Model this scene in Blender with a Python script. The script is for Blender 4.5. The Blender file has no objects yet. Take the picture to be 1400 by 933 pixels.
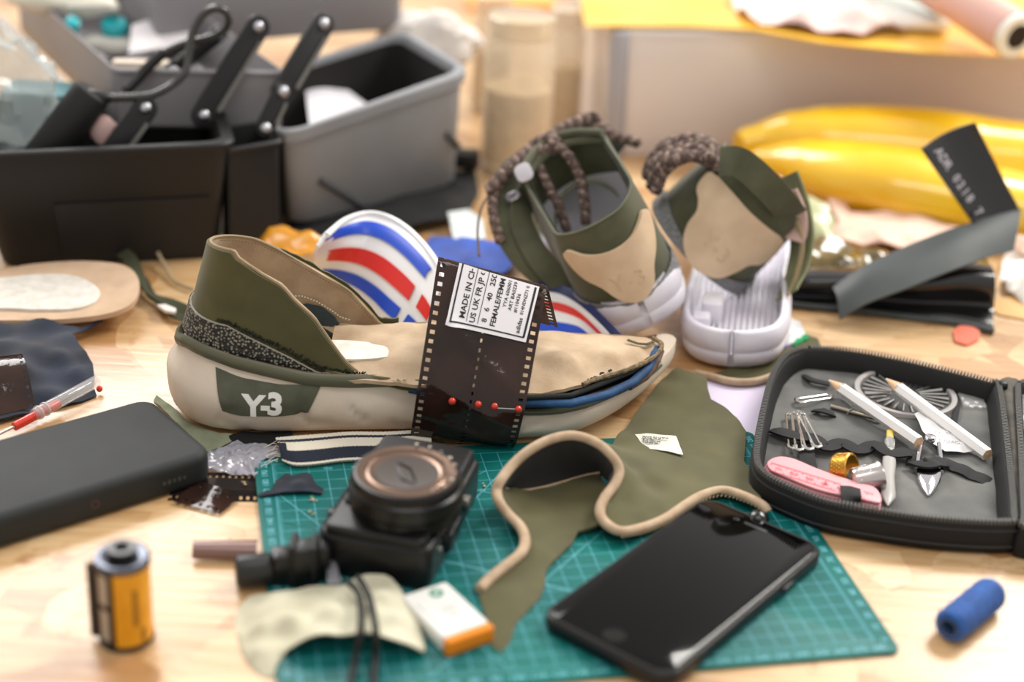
import bpy, bmesh, math, random
from math import sin, cos, pi, radians, atan2, sqrt, hypot
from mathutils import Vector, Matrix, geometry, noise

# ------------------------------------------------------------------ camera, world, lights, exposure
S = 0.001                                    # everything below is authored in millimetres
PITCH, ROLL, CAMH, FPX = radians(25.73), radians(3.52), 454.5, 2122.0
_F = Vector((0, cos(PITCH), -sin(PITCH)))
_R = Vector((1, 0, 0))
_U = _R.cross(_F)
_R2 = _R * cos(ROLL) + _U * sin(ROLL)
_U2 = -_R * sin(ROLL) + _U * cos(ROLL)
EYE = Vector((0, 0, CAMH))
scene = bpy.context.scene
COL = scene.collection

cam_data = bpy.data.cameras.new('camera')
cam = bpy.data.objects.new('camera', cam_data)
COL.objects.link(cam)
cam_data.sensor_width = 36.0
cam_data.lens = FPX / 1400.0 * 36.0
cam_data.clip_start = 0.02
cam_data.clip_end = 30
m = Matrix.Identity(4)
for i in range(3):
    m[i][0], m[i][1], m[i][2] = _R2[i], _U2[i], -_F[i]
    m[i][3] = EYE[i] * S
cam.matrix_world = m
cam_data.dof.use_dof = True
cam_data.dof.focus_distance = 0.925
cam_data.dof.aperture_fstop = 2.9
scene.camera = cam

world = bpy.data.worlds.new('room_light')
scene.world = world
world.use_nodes = True
bg = world.node_tree.nodes['Background']
bg.inputs[0].default_value = (1.0, 0.955, 0.91, 1)
bg.inputs[1].default_value = 0.62


def area(name, loc, target, sx, sy, power, color):
    d = bpy.data.lights.new(name, 'AREA')
    d.shape = 'RECTANGLE'
    d.size, d.size_y, d.energy, d.color = sx, sy, power, color
    o = bpy.data.objects.new(name, d)
    COL.objects.link(o)
    o.location = loc
    o.rotation_euler = (Vector(target) - Vector(loc)).to_track_quat('-Z', 'Y').to_euler()
    return o


area('window_light', (-1.15, 2.7, 1.75), (-0.1, 0.8, 0), 1.2, 1.2, 42, (1.0, 0.97, 0.95))
area('added_back_fill', (1.55, 2.2, 2.0), (0.4, 1.3, 0), 1.3, 0.7, 62, (1.0, 0.96, 0.90))  # unseen fill lamp added for the vinyl highlights and a brighter background
area('added_overhead_softbox', (0.1, 0.15, 2.3), (0.0, 0.9, 0), 1.4, 0.4, 9, (1.0, 0.96, 0.92))  # unseen softbox added overhead

scene.view_settings.view_transform = 'Standard'
scene.view_settings.look = 'None'
scene.view_settings.exposure = 0.27
scene.view_settings.gamma = 1.0
scene.view_settings.use_curve_mapping = False


# ------------------------------------------------------------------ where a sight line meets a level or upright plane
def ray(u, v):
    return _F * FPX + _R2 * (u - 700) + _U2 * (466.5 - v)


def PZ(u, v, z=0.0):
    d = ray(u, v)
    return EYE + d * ((z - CAMH) / d.z)


def PY(u, v, y):
    d = ray(u, v)
    return EYE + d * (y / d.y)


# ------------------------------------------------------------------ materials
MATS = {}


def lin(c):
    return tuple(((x / 255.0) / 12.92 if x / 255.0 <= 0.04045 else ((x / 255.0 + 0.055) / 1.055) ** 2.4) for x in c)


def mat(name, rgb, rough=0.6, metal=0.0, var=0.0, vscale=60, rgb2=None, bump=0.0, bscale=600, coat=0.0,
        alpha=1.0, trans=0.0, ior=1.45, sheen=0.0, spec=0.5, weave=0.0, wscale=900, vdetail=4, sss=0.0, bdist=0.0006, v0=0.35, v1=0.68):
    if name in MATS:
        return MATS[name]
    M = bpy.data.materials.new(name)
    M.use_nodes = True
    nt = M.node_tree
    b = nt.nodes['Principled BSDF']
    c = (*lin(rgb), 1)
    b.inputs['Base Color'].default_value = c
    b.inputs['Roughness'].default_value = rough
    b.inputs['Metallic'].default_value = metal
    b.inputs['Coat Weight'].default_value = coat
    b.inputs['Coat Roughness'].default_value = 0.06
    b.inputs['Alpha'].default_value = alpha
    b.inputs['Transmission Weight'].default_value = trans
    b.inputs['IOR'].default_value = ior
    b.inputs['Sheen Weight'].default_value = sheen
    b.inputs['Specular IOR Level'].default_value = spec
    if sss:
        b.inputs['Subsurface Weight'].default_value = sss
        b.inputs['Subsurface Scale'].default_value = 0.002
    tc = nt.nodes.new('ShaderNodeTexCoord')
    if var or rgb2:
        n = nt.nodes.new('ShaderNodeTexNoise')
        n.inputs['Scale'].default_value = vscale
        n.inputs['Detail'].default_value = vdetail
        nt.links.new(tc.outputs['Object'], n.inputs['Vector'])
        r = nt.nodes.new('ShaderNodeValToRGB')
        c2 = (*lin(rgb2), 1) if rgb2 else (*[max(0, x * (1 - var)) for x in c[:3]], 1)
        r.color_ramp.elements[0].position = v0
        r.color_ramp.elements[0].color = c2
        r.color_ramp.elements[1].position = v1
        r.color_ramp.elements[1].color = c
        nt.links.new(n.outputs['Fac'], r.inputs['Fac'])
        nt.links.new(r.outputs['Color'], b.inputs['Base Color'])
    if bump or weave:
        bn = nt.nodes.new('ShaderNodeBump')
        bn.inputs['Strength'].default_value = bump or weave
        bn.inputs['Distance'].default_value = bdist
        if weave:
            w = nt.nodes.new('ShaderNodeTexVoronoi')
            w.inputs['Scale'].default_value = wscale
            nt.links.new(tc.outputs['Object'], w.inputs['Vector'])
            nt.links.new(w.outputs['Distance'], bn.inputs['Height'])
        else:
            n2 = nt.nodes.new('ShaderNodeTexNoise')
            n2.inputs['Scale'].default_value = bscale
            n2.inputs['Detail'].default_value = 5
            nt.links.new(tc.outputs['Object'], n2.inputs['Vector'])
            nt.links.new(n2.outputs['Fac'], bn.inputs['Height'])
        nt.links.new(bn.outputs['Normal'], b.inputs['Normal'])
    MATS[name] = M
    return M


def N(M, kind, **kw):
    n = M.node_tree.nodes.new(kind)
    for k, v in kw.items():
        setattr(n, k, v)
    return n


def math_node(M, op, a, b=None, c=None):
    n = M.node_tree.nodes.new('ShaderNodeMath')
    n.operation = op
    for i, x in enumerate((a, b, c)):
        if x is None:
            continue
        if isinstance(x, (int, float)):
            n.inputs[i].default_value = x
        else:
            M.node_tree.links.new(x, n.inputs[i])
    return n.outputs[0]


# ------------------------------------------------------------------ mesh builder (millimetres)
def cr(pts, n, closed=False):
    """Catmull-Rom through tuples of any length."""
    out = []
    L = len(pts)
    segs = L if closed else L - 1
    for i in range(segs):
        if closed:
            p0, p1, p2, p3 = pts[(i - 1) % L], pts[i], pts[(i + 1) % L], pts[(i + 2) % L]
        else:
            p0, p1, p2, p3 = pts[max(i - 1, 0)], pts[i], pts[i + 1], pts[min(i + 2, L - 1)]
        for k in range(n):
            t = k / n
            out.append(tuple(0.5 * (2 * b + (c - a) * t + (2 * a - 5 * b + 4 * c - d) * t * t + (-a + 3 * b - 3 * c + d) * t ** 3)
                             for a, b, c, d in zip(p0, p1, p2, p3)))
    if not closed:
        out.append(tuple(pts[-1]))
    return out


def resample(pts, n):
    """n points evenly spaced along the polyline."""
    P = [Vector(p) for p in pts]
    d = [0]
    for a, b in zip(P, P[1:]):
        d.append(d[-1] + (b - a).length)
    out = []
    j = 0
    for i in range(n):
        s = d[-1] * i / (n - 1)
        while j < len(P) - 2 and d[j + 1] < s:
            j += 1
        t = (s - d[j]) / max(1e-9, d[j + 1] - d[j])
        out.append(P[j].lerp(P[j + 1], min(1, max(0, t))))
    return out


class MB:
    def __init__(self):
        self.v, self.f, self.m = [], [], []

    def add(self, vs, fs, mi=0, M=None):
        o = len(self.v)
        for p in vs:
            p = Vector(p)
            self.v.append(M @ p if M is not None else p)
        for f in fs:
            self.f.append(tuple(i + o for i in f))
            self.m.append(mi)
        return self

    def box(self, c, s, M=None, mi=0):
        x, y, z = s[0] / 2, s[1] / 2, s[2] / 2
        vs = [(c[0] + a * x, c[1] + b * y, c[2] + d * z) for d in (-1, 1) for b in (-1, 1) for a in (-1, 1)]
        return self.add(vs, [(0, 2, 3, 1), (4, 5, 7, 6), (0, 1, 5, 4), (2, 6, 7, 3), (0, 4, 6, 2), (1, 3, 7, 5)], mi, M)

    def prism(self, ol, z0, z1, bev=0.0, M=None, mi=0, bot=True, seg=2):
        """upright prism over a CCW outline with rounded top and bottom edges"""
        n = len(ol)
        area2 = sum(ol[i][0] * ol[(i + 1) % n][1] - ol[(i + 1) % n][0] * ol[i][1] for i in range(n))
        if area2 < 0:
            ol = list(reversed(ol))

        def inset(d):
            r = []
            for i in range(n):
                a, b, c = Vector(ol[i - 1][:2]), Vector(ol[i][:2]), Vector(ol[(i + 1) % n][:2])
                e1, e2 = (b - a), (c - b)
                if e1.length < 1e-6:
                    e1 = e2
                if e2.length < 1e-6:
                    e2 = e1
                n1 = Vector((-e1.y, e1.x)).normalized()
                n2 = Vector((-e2.y, e2.x)).normalized()
                k = (n1 + n2)
                k = k.normalized() if k.length > 1e-6 else n1
                q = b + k * d / max(0.5, k.dot(n1))
                r.append(q)
            return r
        rings = []
        if bev > 0:
            st = [(bev * (1 - sin(pi / 2 * k / seg)), bev * (1 - cos(pi / 2 * k / seg))) for k in range(seg + 1)]
            for d, z in st:
                rings.append((inset(d), z0 + z))
            for d, z in reversed(st):
                rings.append((inset(d), z1 - z))
        else:
            rings = [(inset(0), z0), (inset(0), z1)]
        vs = [(p.x, p.y, z) for r, z in rings for p in r]
        fs = []
        for k in range(len(rings) - 1):
            for i in range(n):
                j = (i + 1) % n
                fs.append((k * n + i, k * n + j, (k + 1) * n + j, (k + 1) * n + i))
        t = (len(rings) - 1) * n
        fs.append(tuple(t + i for i in range(n)))
        if bot:
            fs.append(tuple(reversed(range(n))))
        return self.add(vs, fs, mi, M)

    def loft(self, rings, closed=True, cap=True, M=None, mi=0, loop=False):
        n = len(rings[0])
        vs = [p for r in rings for p in r]
        fs = []
        K = len(rings)
        for k in range(K if loop else K - 1):
            k2 = (k + 1) % K
            for i in range(n if closed else n - 1):
                j = (i + 1) % n
                fs.append((k * n + i, k * n + j, k2 * n + j, k2 * n + i))
        if cap and closed and not loop:
            fs.append(tuple(reversed(range(n))))
            fs.append(tuple((K - 1) * n + i for i in range(n)))
        return self.add(vs, fs, mi, M)

    def tube(self, path, r, n=8, M=None, mi=0, loop=False, flat=1.0, up=(0, 0, 1), cap=True):
        P = [Vector(p) for p in path]
        K = len(P)
        rings = []
        upv = Vector(up)
        side = None
        for k in range(K):
            if loop:
                t = P[(k + 1) % K] - P[k - 1]
            else:
                t = P[min(k + 1, K - 1)] - P[max(k - 1, 0)]
            t = t.normalized() if t.length > 1e-9 else Vector((1, 0, 0))
            if side is None:
                s = t.cross(upv)
                if s.length < 1e-3:
                    s = t.cross(Vector((1, 0.3, 0.2)))
            else:
                s = side - t * side.dot(t)
            if flat != 1.0:
                s2 = t.cross(upv)
                if s2.length > 0.2:
                    s = s2
            s.normalize()
            side = s
            w = s.cross(t)
            rr = r[k] if isinstance(r, (list, tuple)) else r
            rings.append([P[k] + s * (rr * cos(2 * pi * i / n)) + w * (rr * flat * sin(2 * pi * i / n)) for i in range(n)])
        return self.loft(rings, True, cap, M, mi, loop)

    def lathe(self, prof, n=32, M=None, mi=0):
        """profile of (radius, height); open at the ends unless the radius is 0"""
        rings = [[(max(r, 1e-4) * cos(2 * pi * i / n), max(r, 1e-4) * sin(2 * pi * i / n), z) for i in range(n)] for r, z in prof]
        return self.loft(rings, True, False, M, mi)

    def cyl(self, a, b, r, n=20, mi=0, bev=0.0, r2=None):
        a, b = Vector(a), Vector(b)
        L = (b - a).length
        Mx = Matrix.Translation(a) @ (b - a).to_track_quat('Z', 'Y').to_matrix().to_4x4()
        r2 = r if r2 is None else r2
        if bev:
            pr = [(0, 0), (r - bev, 0), (r - bev * .3, bev * .3), (r, bev), (r2, L - bev), (r2 - bev * .3, L - bev * .3), (r2 - bev, L), (0, L)]
        else:
            pr = [(0, 0), (r, 0), (r2, L), (0, L)]
        return self.lathe(pr, n, Mx, mi)

    def ball(self, c, r, n=12, mi=0, sq=(1, 1, 1)):
        pr = []
        for k in range(n // 2 + 1):
            a = -pi / 2 + pi * k / (n // 2)
            pr.append((r * cos(a), r * sin(a)))
        return self.lathe(pr, n, Matrix.Translation(Vector(c)) @ Matrix.Diagonal((*sq, 1)), mi)

    def grid(self, rows, thick=0.0, mi=0, mis=None, M=None):
        """rows[j][i] points; thick gives it a second side"""
        nj, ni = len(rows), len(rows[0])
        R = [[Vector(p) for p in r] for r in rows]
        top = [p for r in R for p in r]
        fs = [(j * ni + i, j * ni + i + 1, (j + 1) * ni + i + 1, (j + 1) * ni + i) for j in range(nj - 1) for i in range(ni - 1)]
        ms = [(mis(i, j) if mis else mi) for j in range(nj - 1) for i in range(ni - 1)]
        if thick:
            nrm = []
            for j in range(nj):
                for i in range(ni):
                    a = R[j][min(i + 1, ni - 1)] - R[j][max(i - 1, 0)]
                    b = R[min(j + 1, nj - 1)][i] - R[max(j - 1, 0)][i]
                    c = a.cross(b)
                    nrm.append(c.normalized() if c.length > 1e-9 else Vector((0, 0, 1)))
            bot = [p - q * thick for p, q in zip(top, nrm)]
            o = len(top)
            k = len(fs)
            fs2 = [tuple(reversed([x + o for x in f])) for f in fs[:k]]
            ms2 = list(ms)
            edge = [(0 * ni + i, 0 * ni + i + 1) for i in range(ni - 1)]
            edge += [(j * ni + ni - 1, (j + 1) * ni + ni - 1) for j in range(nj - 1)]
            edge += [((nj - 1) * ni + i + 1, (nj - 1) * ni + i) for i in range(ni - 1)]
            edge += [((j + 1) * ni, j * ni) for j in range(nj - 1)]
            es = [(b_, a_, a_ + o, b_ + o) for a_, b_ in edge]
            vs = top + bot
            oo = len(self.v)
            for p in vs:
                self.v.append(M @ p if M is not None else p)
            for f, q in zip(fs + fs2 + es, ms + ms2 + [ms[0]] * len(es)):
                self.f.append(tuple(x + oo for x in f))
                self.m.append(q)
        else:
            oo = len(self.v)
            for p in top:
                self.v.append(M @ p if M is not None else p)
            for f, q in zip(fs, ms):
                self.f.append(tuple(x + oo for x in f))
                self.m.append(q)
        return self

    def sheet(self, ol, zf, thick=0.6, step=4.0, mi=0, holes=()):
        """cloth or paper: an outline in x,y filled with a fine mesh, lifted by zf(x, y), with a second side"""
        n = len(ol)
        pts = [Vector((p[0], p[1])) for p in ol]
        # refine long edges
        ref = []
        for i in range(n):
            a, b = pts[i], pts[(i + 1) % n]
            k = max(1, int((b - a).length / step))
            for t in range(k):
                ref.append(a.lerp(b, t / k))
        pts = ref
        n = len(pts)
        edges = [(i, (i + 1) % n) for i in range(n)]
        xs = [p.x for p in pts]
        ys = [p.y for p in pts]
        allp = list(pts)

        def inside(x, y):
            c = False
            j = n - 1
            for i in range(n):
                if (pts[i].y > y) != (pts[j].y > y) and x < (pts[j].x - pts[i].x) * (y - pts[i].y) / (pts[j].y - pts[i].y) + pts[i].x:
                    c = not c
                j = i
            return c
        y = min(ys) + step * .6
        row = 0
        while y < max(ys):
            x = min(xs) + (step / 2 if row % 2 else 0)
            while x < max(xs):
                if inside(x, y) and min((p.x - x) ** 2 + (p.y - y) ** 2 for p in pts) > (step * .45) ** 2:
                    allp.append(Vector((x, y)))
                x += step
            y += step * .87
            row += 1
        rv, re, rf, *_ = geometry.delaunay_2d_cdt(allp, edges, [], 1, 1e-4)
        top = [Vector((p.x, p.y, zf(p.x, p.y))) for p in rv]
        o = len(top)
        fs = []
        cnt = {}
        for f in rf:
            f = list(f)
            if len(f) < 3:
                continue
            ar = sum(rv[f[i]].x * rv[f[(i + 1) % len(f)]].y - rv[f[(i + 1) % len(f)]].x * rv[f[i]].y for i in range(len(f)))
            if ar < 0:
                f.reverse()
            fs.append(tuple(f))
            for i in range(len(f)):
                cnt[(f[i], f[(i + 1) % len(f)])] = 1
        ff = list(fs)
        ff += [tuple(reversed([x + o for x in f])) for f in fs]
        for (a, b) in cnt:
            if (b, a) not in cnt:
                ff.append((b, a, a + o, b + o))
        self.add(top + [p - Vector((0, 0, thick)) for p in top], ff, mi)
        return self

    def build(self, name, mats, parent=None, loc=None, local=False, smooth=40, subsurf=0, recalc=True):
        if not isinstance(mats, (list, tuple)):
            mats = [mats]
        me = bpy.data.meshes.new(name)
        if parent is not None and not local:
            inv = RM[parent.name].inverted()
            vs = [inv @ p for p in self.v]
        elif loc is not None and not local:
            L = Vector(loc)
            vs = [p - L for p in self.v]
        else:
            vs = self.v
        me.from_pydata([tuple(p * S) for p in vs], [], self.f)
        for mm in mats:
            me.materials.append(mm)
        me.polygons.foreach_set('material_index', self.m)
        if recalc:
            bm = bmesh.new()
            bm.from_mesh(me)
            bmesh.ops.remove_doubles(bm, verts=bm.verts, dist=1e-7)
            bmesh.ops.recalc_face_normals(bm, faces=bm.faces)
            bm.to_mesh(me)
            bm.free()
        if smooth:
            me.polygons.foreach_set('use_smooth', [True] * len(me.polygons))
            me.set_sharp_from_angle(angle=radians(smooth))
        me.update()
        o = bpy.data.objects.new(name, me)
        COL.objects.link(o)
        if parent is not None:
            o.parent = parent
            RM[o.name] = RM[parent.name]
            if parent.type == 'MESH' and parent.parent is None:
                pass
        elif loc is not None:
            o.location = Vector(loc) * S
            RM[o.name] = Matrix.Translation(Vector(loc))
        else:
            RM[o.name] = Matrix.Identity(4)
        if subsurf:
            md = o.modifiers.new('subsurf', 'SUBSURF')
            md.levels = md.render_levels = subsurf
        return o


RM = {}          # millimetre placement of each object


def thing(name, label, cat, loc=(0, 0, 0), rz=0.0, group=None, rot=None):
    o = bpy.data.objects.new(name, None)
    o.empty_display_size = 0.01
    COL.objects.link(o)
    Mx = Matrix.Translation(Vector(loc)) @ (rot.to_4x4() if rot is not None else Matrix.Rotation(rz, 4, 'Z'))
    RM[o.name] = Mx
    o.location = Vector(loc) * S
    o.rotation_euler = Mx.to_euler()
    o['label'] = label
    o['category'] = cat
    if group:
        o['group'] = group
    return o


def tag(o, label, cat, group=None, kind=None):
    o['label'] = label
    o['category'] = cat
    if group:
        o['group'] = group
    if kind:
        o['kind'] = kind
    return o


def note(o, label):
    o['label'] = label
    return o


def copy_tree(o, label=None, loc=None, rz=None, group=None):
    c = o.copy()
    COL.objects.link(c)
    if loc is not None:
        c.location = Vector(loc) * S
    if rz is not None:
        c.rotation_euler = (0, 0, rz)
    RM[c.name] = Matrix.Translation(c.location / S) @ c.rotation_euler.to_matrix().to_4x4()
    if label:
        c['label'] = label
    if group:
        c['group'] = group
    for ch in [x for x in COL.objects if x.parent == o]:
        d = ch.copy()
        COL.objects.link(d)
        d.parent = c
        for g in [x for x in COL.objects if x.parent == ch]:
            e = g.copy()
            COL.objects.link(e)
            e.parent = d
    return c


def text_mesh(s, size=1.0, bold=0.0, depth=0.0, align='LEFT', spacing=1.0, res=2):
    cu = bpy.data.curves.new('txt', 'FONT')
    cu.body = s
    cu.size = size
    cu.offset = bold
    cu.extrude = depth / 2
    cu.align_x = align
    cu.space_character = spacing
    cu.resolution_u = res
    ob = bpy.data.objects.new('txt', cu)
    me = ob.to_mesh()
    vs = [tuple(v.co) for v in me.vertices]
    fs = [tuple(p.vertices) for p in me.polygons]
    ob.to_mesh_clear()
    bpy.data.objects.remove(ob)
    bpy.data.curves.remove(cu)
    return vs, fs


def frame(o, x, y):
    """matrix whose local x, y run along the given directions"""
    x = Vector(x).normalized()
    z = x.cross(Vector(y)).normalized()
    y = z.cross(x)
    Mx = Matrix.Identity(4)
    for i in range(3):
        Mx[i][0], Mx[i][1], Mx[i][2], Mx[i][3] = x[i], y[i], z[i], o[i]
    return Mx


def idw(ctrl, p=2.5):
    """height field from control points (x, y, z)"""
    def zf(x, y):
        a = b = 0.0
        for cx, cy, cz in ctrl:
            d = (cx - x) ** 2 + (cy - y) ** 2
            if d < 1e-4:
                return cz
            w = 1.0 / d ** (p / 2)
            a += w * cz
            b += w
        return a / b
    return zf


def rrect(w, h, r, n=5, cx=0, cy=0):
    pts = []
    for (sx, sy, a0) in ((1, 1, 0), (-1, 1, 90), (-1, -1, 180), (1, -1, 270)):
        for k in range(n + 1):
            a = radians(a0 + 90 * k / n)
            pts.append((cx + sx * (w / 2 - r) + r * cos(a), cy + sy * (h / 2 - r) + r * sin(a)))
    return pts


def round_poly(pts, r, n=5):
    """round the corners of a polygon"""
    out = []
    L = len(pts)
    for i in range(L):
        a, b, c = Vector(pts[i - 1][:2]), Vector(pts[i][:2]), Vector(pts[(i + 1) % L][:2])
        rr = r[i] if isinstance(r, (list, tuple)) else r
        d1, d2 = (a - b), (c - b)
        k = min(rr, d1.length * .49, d2.length * .49)
        p, q = b + d1.normalized() * k, b + d2.normalized() * k
        for t in range(n + 1):
            s = t / n
            out.append(tuple((p * (1 - s) ** 2 + b * 2 * s * (1 - s) + q * s * s)))
    return out


def patch(ctrl, inner=(), thick=0.6, step=4.0, smoothn=0, wob=0.0, wsc=0.05, mi=0, mb=None, p=2.5, seed=0):
    """a piece of cloth whose outline and folds run through sight points (u, v, height)"""
    W = [PZ(*c) for c in ctrl]
    I = [PZ(*c) for c in inner]
    ol = [tuple(w) for w in W]
    if smoothn:
        ol = cr(ol, smoothn, closed=True)
    f0 = idw([tuple(q) for q in ol] + [tuple(w) for w in I], p)
    zf = (lambda x, y: f0(x, y) + wob * noise.noise(Vector((x * wsc, y * wsc, seed)))) if wob else f0
    mb = mb or MB()
    mb.sheet(ol, zf, thick, step, mi)
    return mb
# ------------------------------------------------------------------ the workbench (OSB board) and the room floor
def osb():
    M = bpy.data.materials.new('oriented_strand_board')
    M.use_nodes = True
    nt = M.node_tree
    b = nt.nodes['Principled BSDF']
    tc = N(M, 'ShaderNodeTexCoord')
    warp = N(M, 'ShaderNodeTexNoise')
    warp.inputs['Scale'].default_value = 9
    warp.inputs['Detail'].default_value = 3
    nt.links.new(tc.outputs['Object'], warp.inputs['Vector'])
    mixv = N(M, 'ShaderNodeVectorMath', operation='MULTIPLY_ADD')
    mixv.inputs[1].default_value = (0.06, 0.06, 0.0)
    nt.links.new(warp.outputs['Color'], mixv.inputs[0])
    nt.links.new(tc.outputs['Object'], mixv.inputs[2])
    layers = []
    for k, (rz, sc) in enumerate(((0.5, 11), (-0.65, 13), (1.35, 10))):
        mp = N(M, 'ShaderNodeMapping')
        mp.inputs['Rotation'].default_value = (0, 0, rz)
        mp.inputs['Scale'].default_value = (1.0, 2.6, 1)
        mp.inputs['Location'].default_value = (k * 3.1, k * 1.7, 0)
        nt.links.new(mixv.outputs[0], mp.inputs['Vector'])
        vo = N(M, 'ShaderNodeTexVoronoi')
        vo.inputs['Scale'].default_value = sc
        nt.links.new(mp.outputs[0], vo.inputs['Vector'])
        mp2 = N(M, 'ShaderNodeMapping')
        mp2.inputs['Rotation'].default_value = (0, 0, rz)
        mp2.inputs['Scale'].default_value = (6, 90, 1)
        nt.links.new(tc.outputs['Object'], mp2.inputs['Vector'])
        gr = N(M, 'ShaderNodeTexNoise')
        gr.inputs['Scale'].default_value = 2.2
        gr.inputs['Detail'].default_value = 4
        nt.links.new(mp2.outputs[0], gr.inputs['Vector'])
        layers.append((vo, gr))
    sel = N(M, 'ShaderNodeTexVoronoi')
    sel.inputs['Scale'].default_value = 11
    nt.links.new(mixv.outputs[0], sel.inputs['Vector'])
    sx = N(M, 'ShaderNodeSeparateColor')
    nt.links.new(sel.outputs['Color'], sx.inputs[0])

    def pick(i):
        m1 = N(M, 'ShaderNodeMix', data_type='RGBA')
        nt.links.new(math_node(M, 'GREATER_THAN', sx.outputs[0], 0.36), m1.inputs['Factor'])
        m2 = N(M, 'ShaderNodeMix', data_type='RGBA')
        nt.links.new(math_node(M, 'GREATER_THAN', sx.outputs[0], 0.68), m2.inputs['Factor'])
        o = 'Color'
        nt.links.new(layers[0][i].outputs[o], m1.inputs['A'])
        nt.links.new(layers[1][i].outputs[o], m1.inputs['B'])
        nt.links.new(m1.outputs['Result'], m2.inputs['A'])
        nt.links.new(layers[2][i].outputs[o], m2.inputs['B'])
        s = N(M, 'ShaderNodeSeparateColor')
        nt.links.new(m2.outputs['Result'], s.inputs[0])
        return s.outputs[0]
    flake = pick(0)
    grain = pick(1)
    ramp = N(M, 'ShaderNodeValToRGB')
    cr_ = ramp.color_ramp
    cr_.elements[0].position, cr_.elements[0].color = 0.0, (*lin((178, 132, 84)), 1)
    cr_.elements[1].position, cr_.elements[1].color = 1.0, (*lin((222, 190, 146)), 1)
    e = cr_.elements.new(0.3)
    e.color = (*lin((201, 164, 118)), 1)
    e = cr_.elements.new(0.7)
    e.color = (*lin((210, 173, 126)), 1)
    nt.links.new(flake, ramp.inputs['Fac'])
    r2 = N(M, 'ShaderNodeValToRGB')
    r2.color_ramp.elements[0].position, r2.color_ramp.elements[0].color = 0.25, (0.74, 0.62, 0.46, 1)
    r2.color_ramp.elements[1].position, r2.color_ramp.elements[1].color = 0.55, (1, 1, 1, 1)
    nt.links.new(grain, r2.inputs['Fac'])
    mul = N(M, 'ShaderNodeMix', data_type='RGBA', blend_type='MULTIPLY')
    mul.inputs['Factor'].default_value = 0.8
    nt.links.new(ramp.outputs[0], mul.inputs['A'])
    nt.links.new(r2.outputs[0], mul.inputs['B'])
    nt.links.new(mul.outputs['Result'], b.inputs['Base Color'])
    # knots, glue stains and specks
    st1 = N(M, 'ShaderNodeTexNoise')
    st1.inputs['Scale'].default_value = 38
    st1.inputs['Detail'].default_value = 6
    st1.inputs['Roughness'].default_value = 0.7
    nt.links.new(tc.outputs['Object'], st1.inputs['Vector'])
    sr1 = N(M, 'ShaderNodeValToRGB')
    sr1.color_ramp.elements[0].position, sr1.color_ramp.elements[0].color = 0.30, (0.62, 0.42, 0.26, 1)
    sr1.color_ramp.elements[1].position, sr1.color_ramp.elements[1].color = 0.42, (1, 1, 1, 1)
    nt.links.new(st1.outputs['Fac'], sr1.inputs['Fac'])
    mul2 = N(M, 'ShaderNodeMix', data_type='RGBA', blend_type='MULTIPLY')
    mul2.inputs['Factor'].default_value = 0.8
    nt.links.new(mul.outputs['Result'], mul2.inputs['A'])
    nt.links.new(sr1.outputs[0], mul2.inputs['B'])
    nt.links.new(mul2.outputs['Result'], b.inputs['Base Color'])
    b.inputs['Roughness'].default_value = 0.42
    b.inputs['Coat Weight'].default_value = 0.55
    b.inputs['Coat Roughness'].default_value = 0.24
    bp = N(M, 'ShaderNodeBump')
    bp.inputs['Strength'].default_value = 0.5
    bp.inputs['Distance'].default_value = 0.0012
    hsum = math_node(M, 'ADD', math_node(M, 'MULTIPLY', flake, 0.7), math_node(M, 'MULTIPLY', grain, 0.6))
    nt.links.new(hsum, bp.inputs['Height'])
    nt.links.new(bp.outputs[0], b.inputs['Normal'])
    nt.links.new(bp.outputs[0], b.inputs['Coat Normal'])
    return M


OSB = osb()
bench = thing('workbench', 'pale strand board workbench top carrying the whole clutter of shoes and tools', 'workbench', (0, 1300, -18))
MB().prism([(-1100, 260), (1100, 260), (1100, 2350), (-1100, 2350)], -18, 0, 1.0).build('board', OSB, bench)
wood = mat('bench_leg_pine', (190, 150, 100), 0.6, var=0.3)
for sx in (-1000, 1000):
    for sy in (340, 2260):
        MB().box((sx, sy, -395), (70, 70, 710)).build('leg', wood, bench)
MB().box((0, 340, -60), (1930, 30, 80)).build('apron', wood, bench)
MB().box((0, 2260, -60), (1930, 30, 80)).build('apron', wood, bench)
fl = MB().box((0, 1500, -760), (7000, 7000, 20)).build('floor', mat('grey_floor_concrete', (150, 142, 132), 0.7, var=0.2, vscale=3))
fl['kind'] = 'structure'

# ------------------------------------------------------------------ cutting mat
MAT0 = Vector((-86.6, 563.6, 0))
MTH = radians(12.95)
MX = Matrix.Translation(MAT0) @ Matrix.Rotation(MTH, 4, 'Z')


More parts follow.
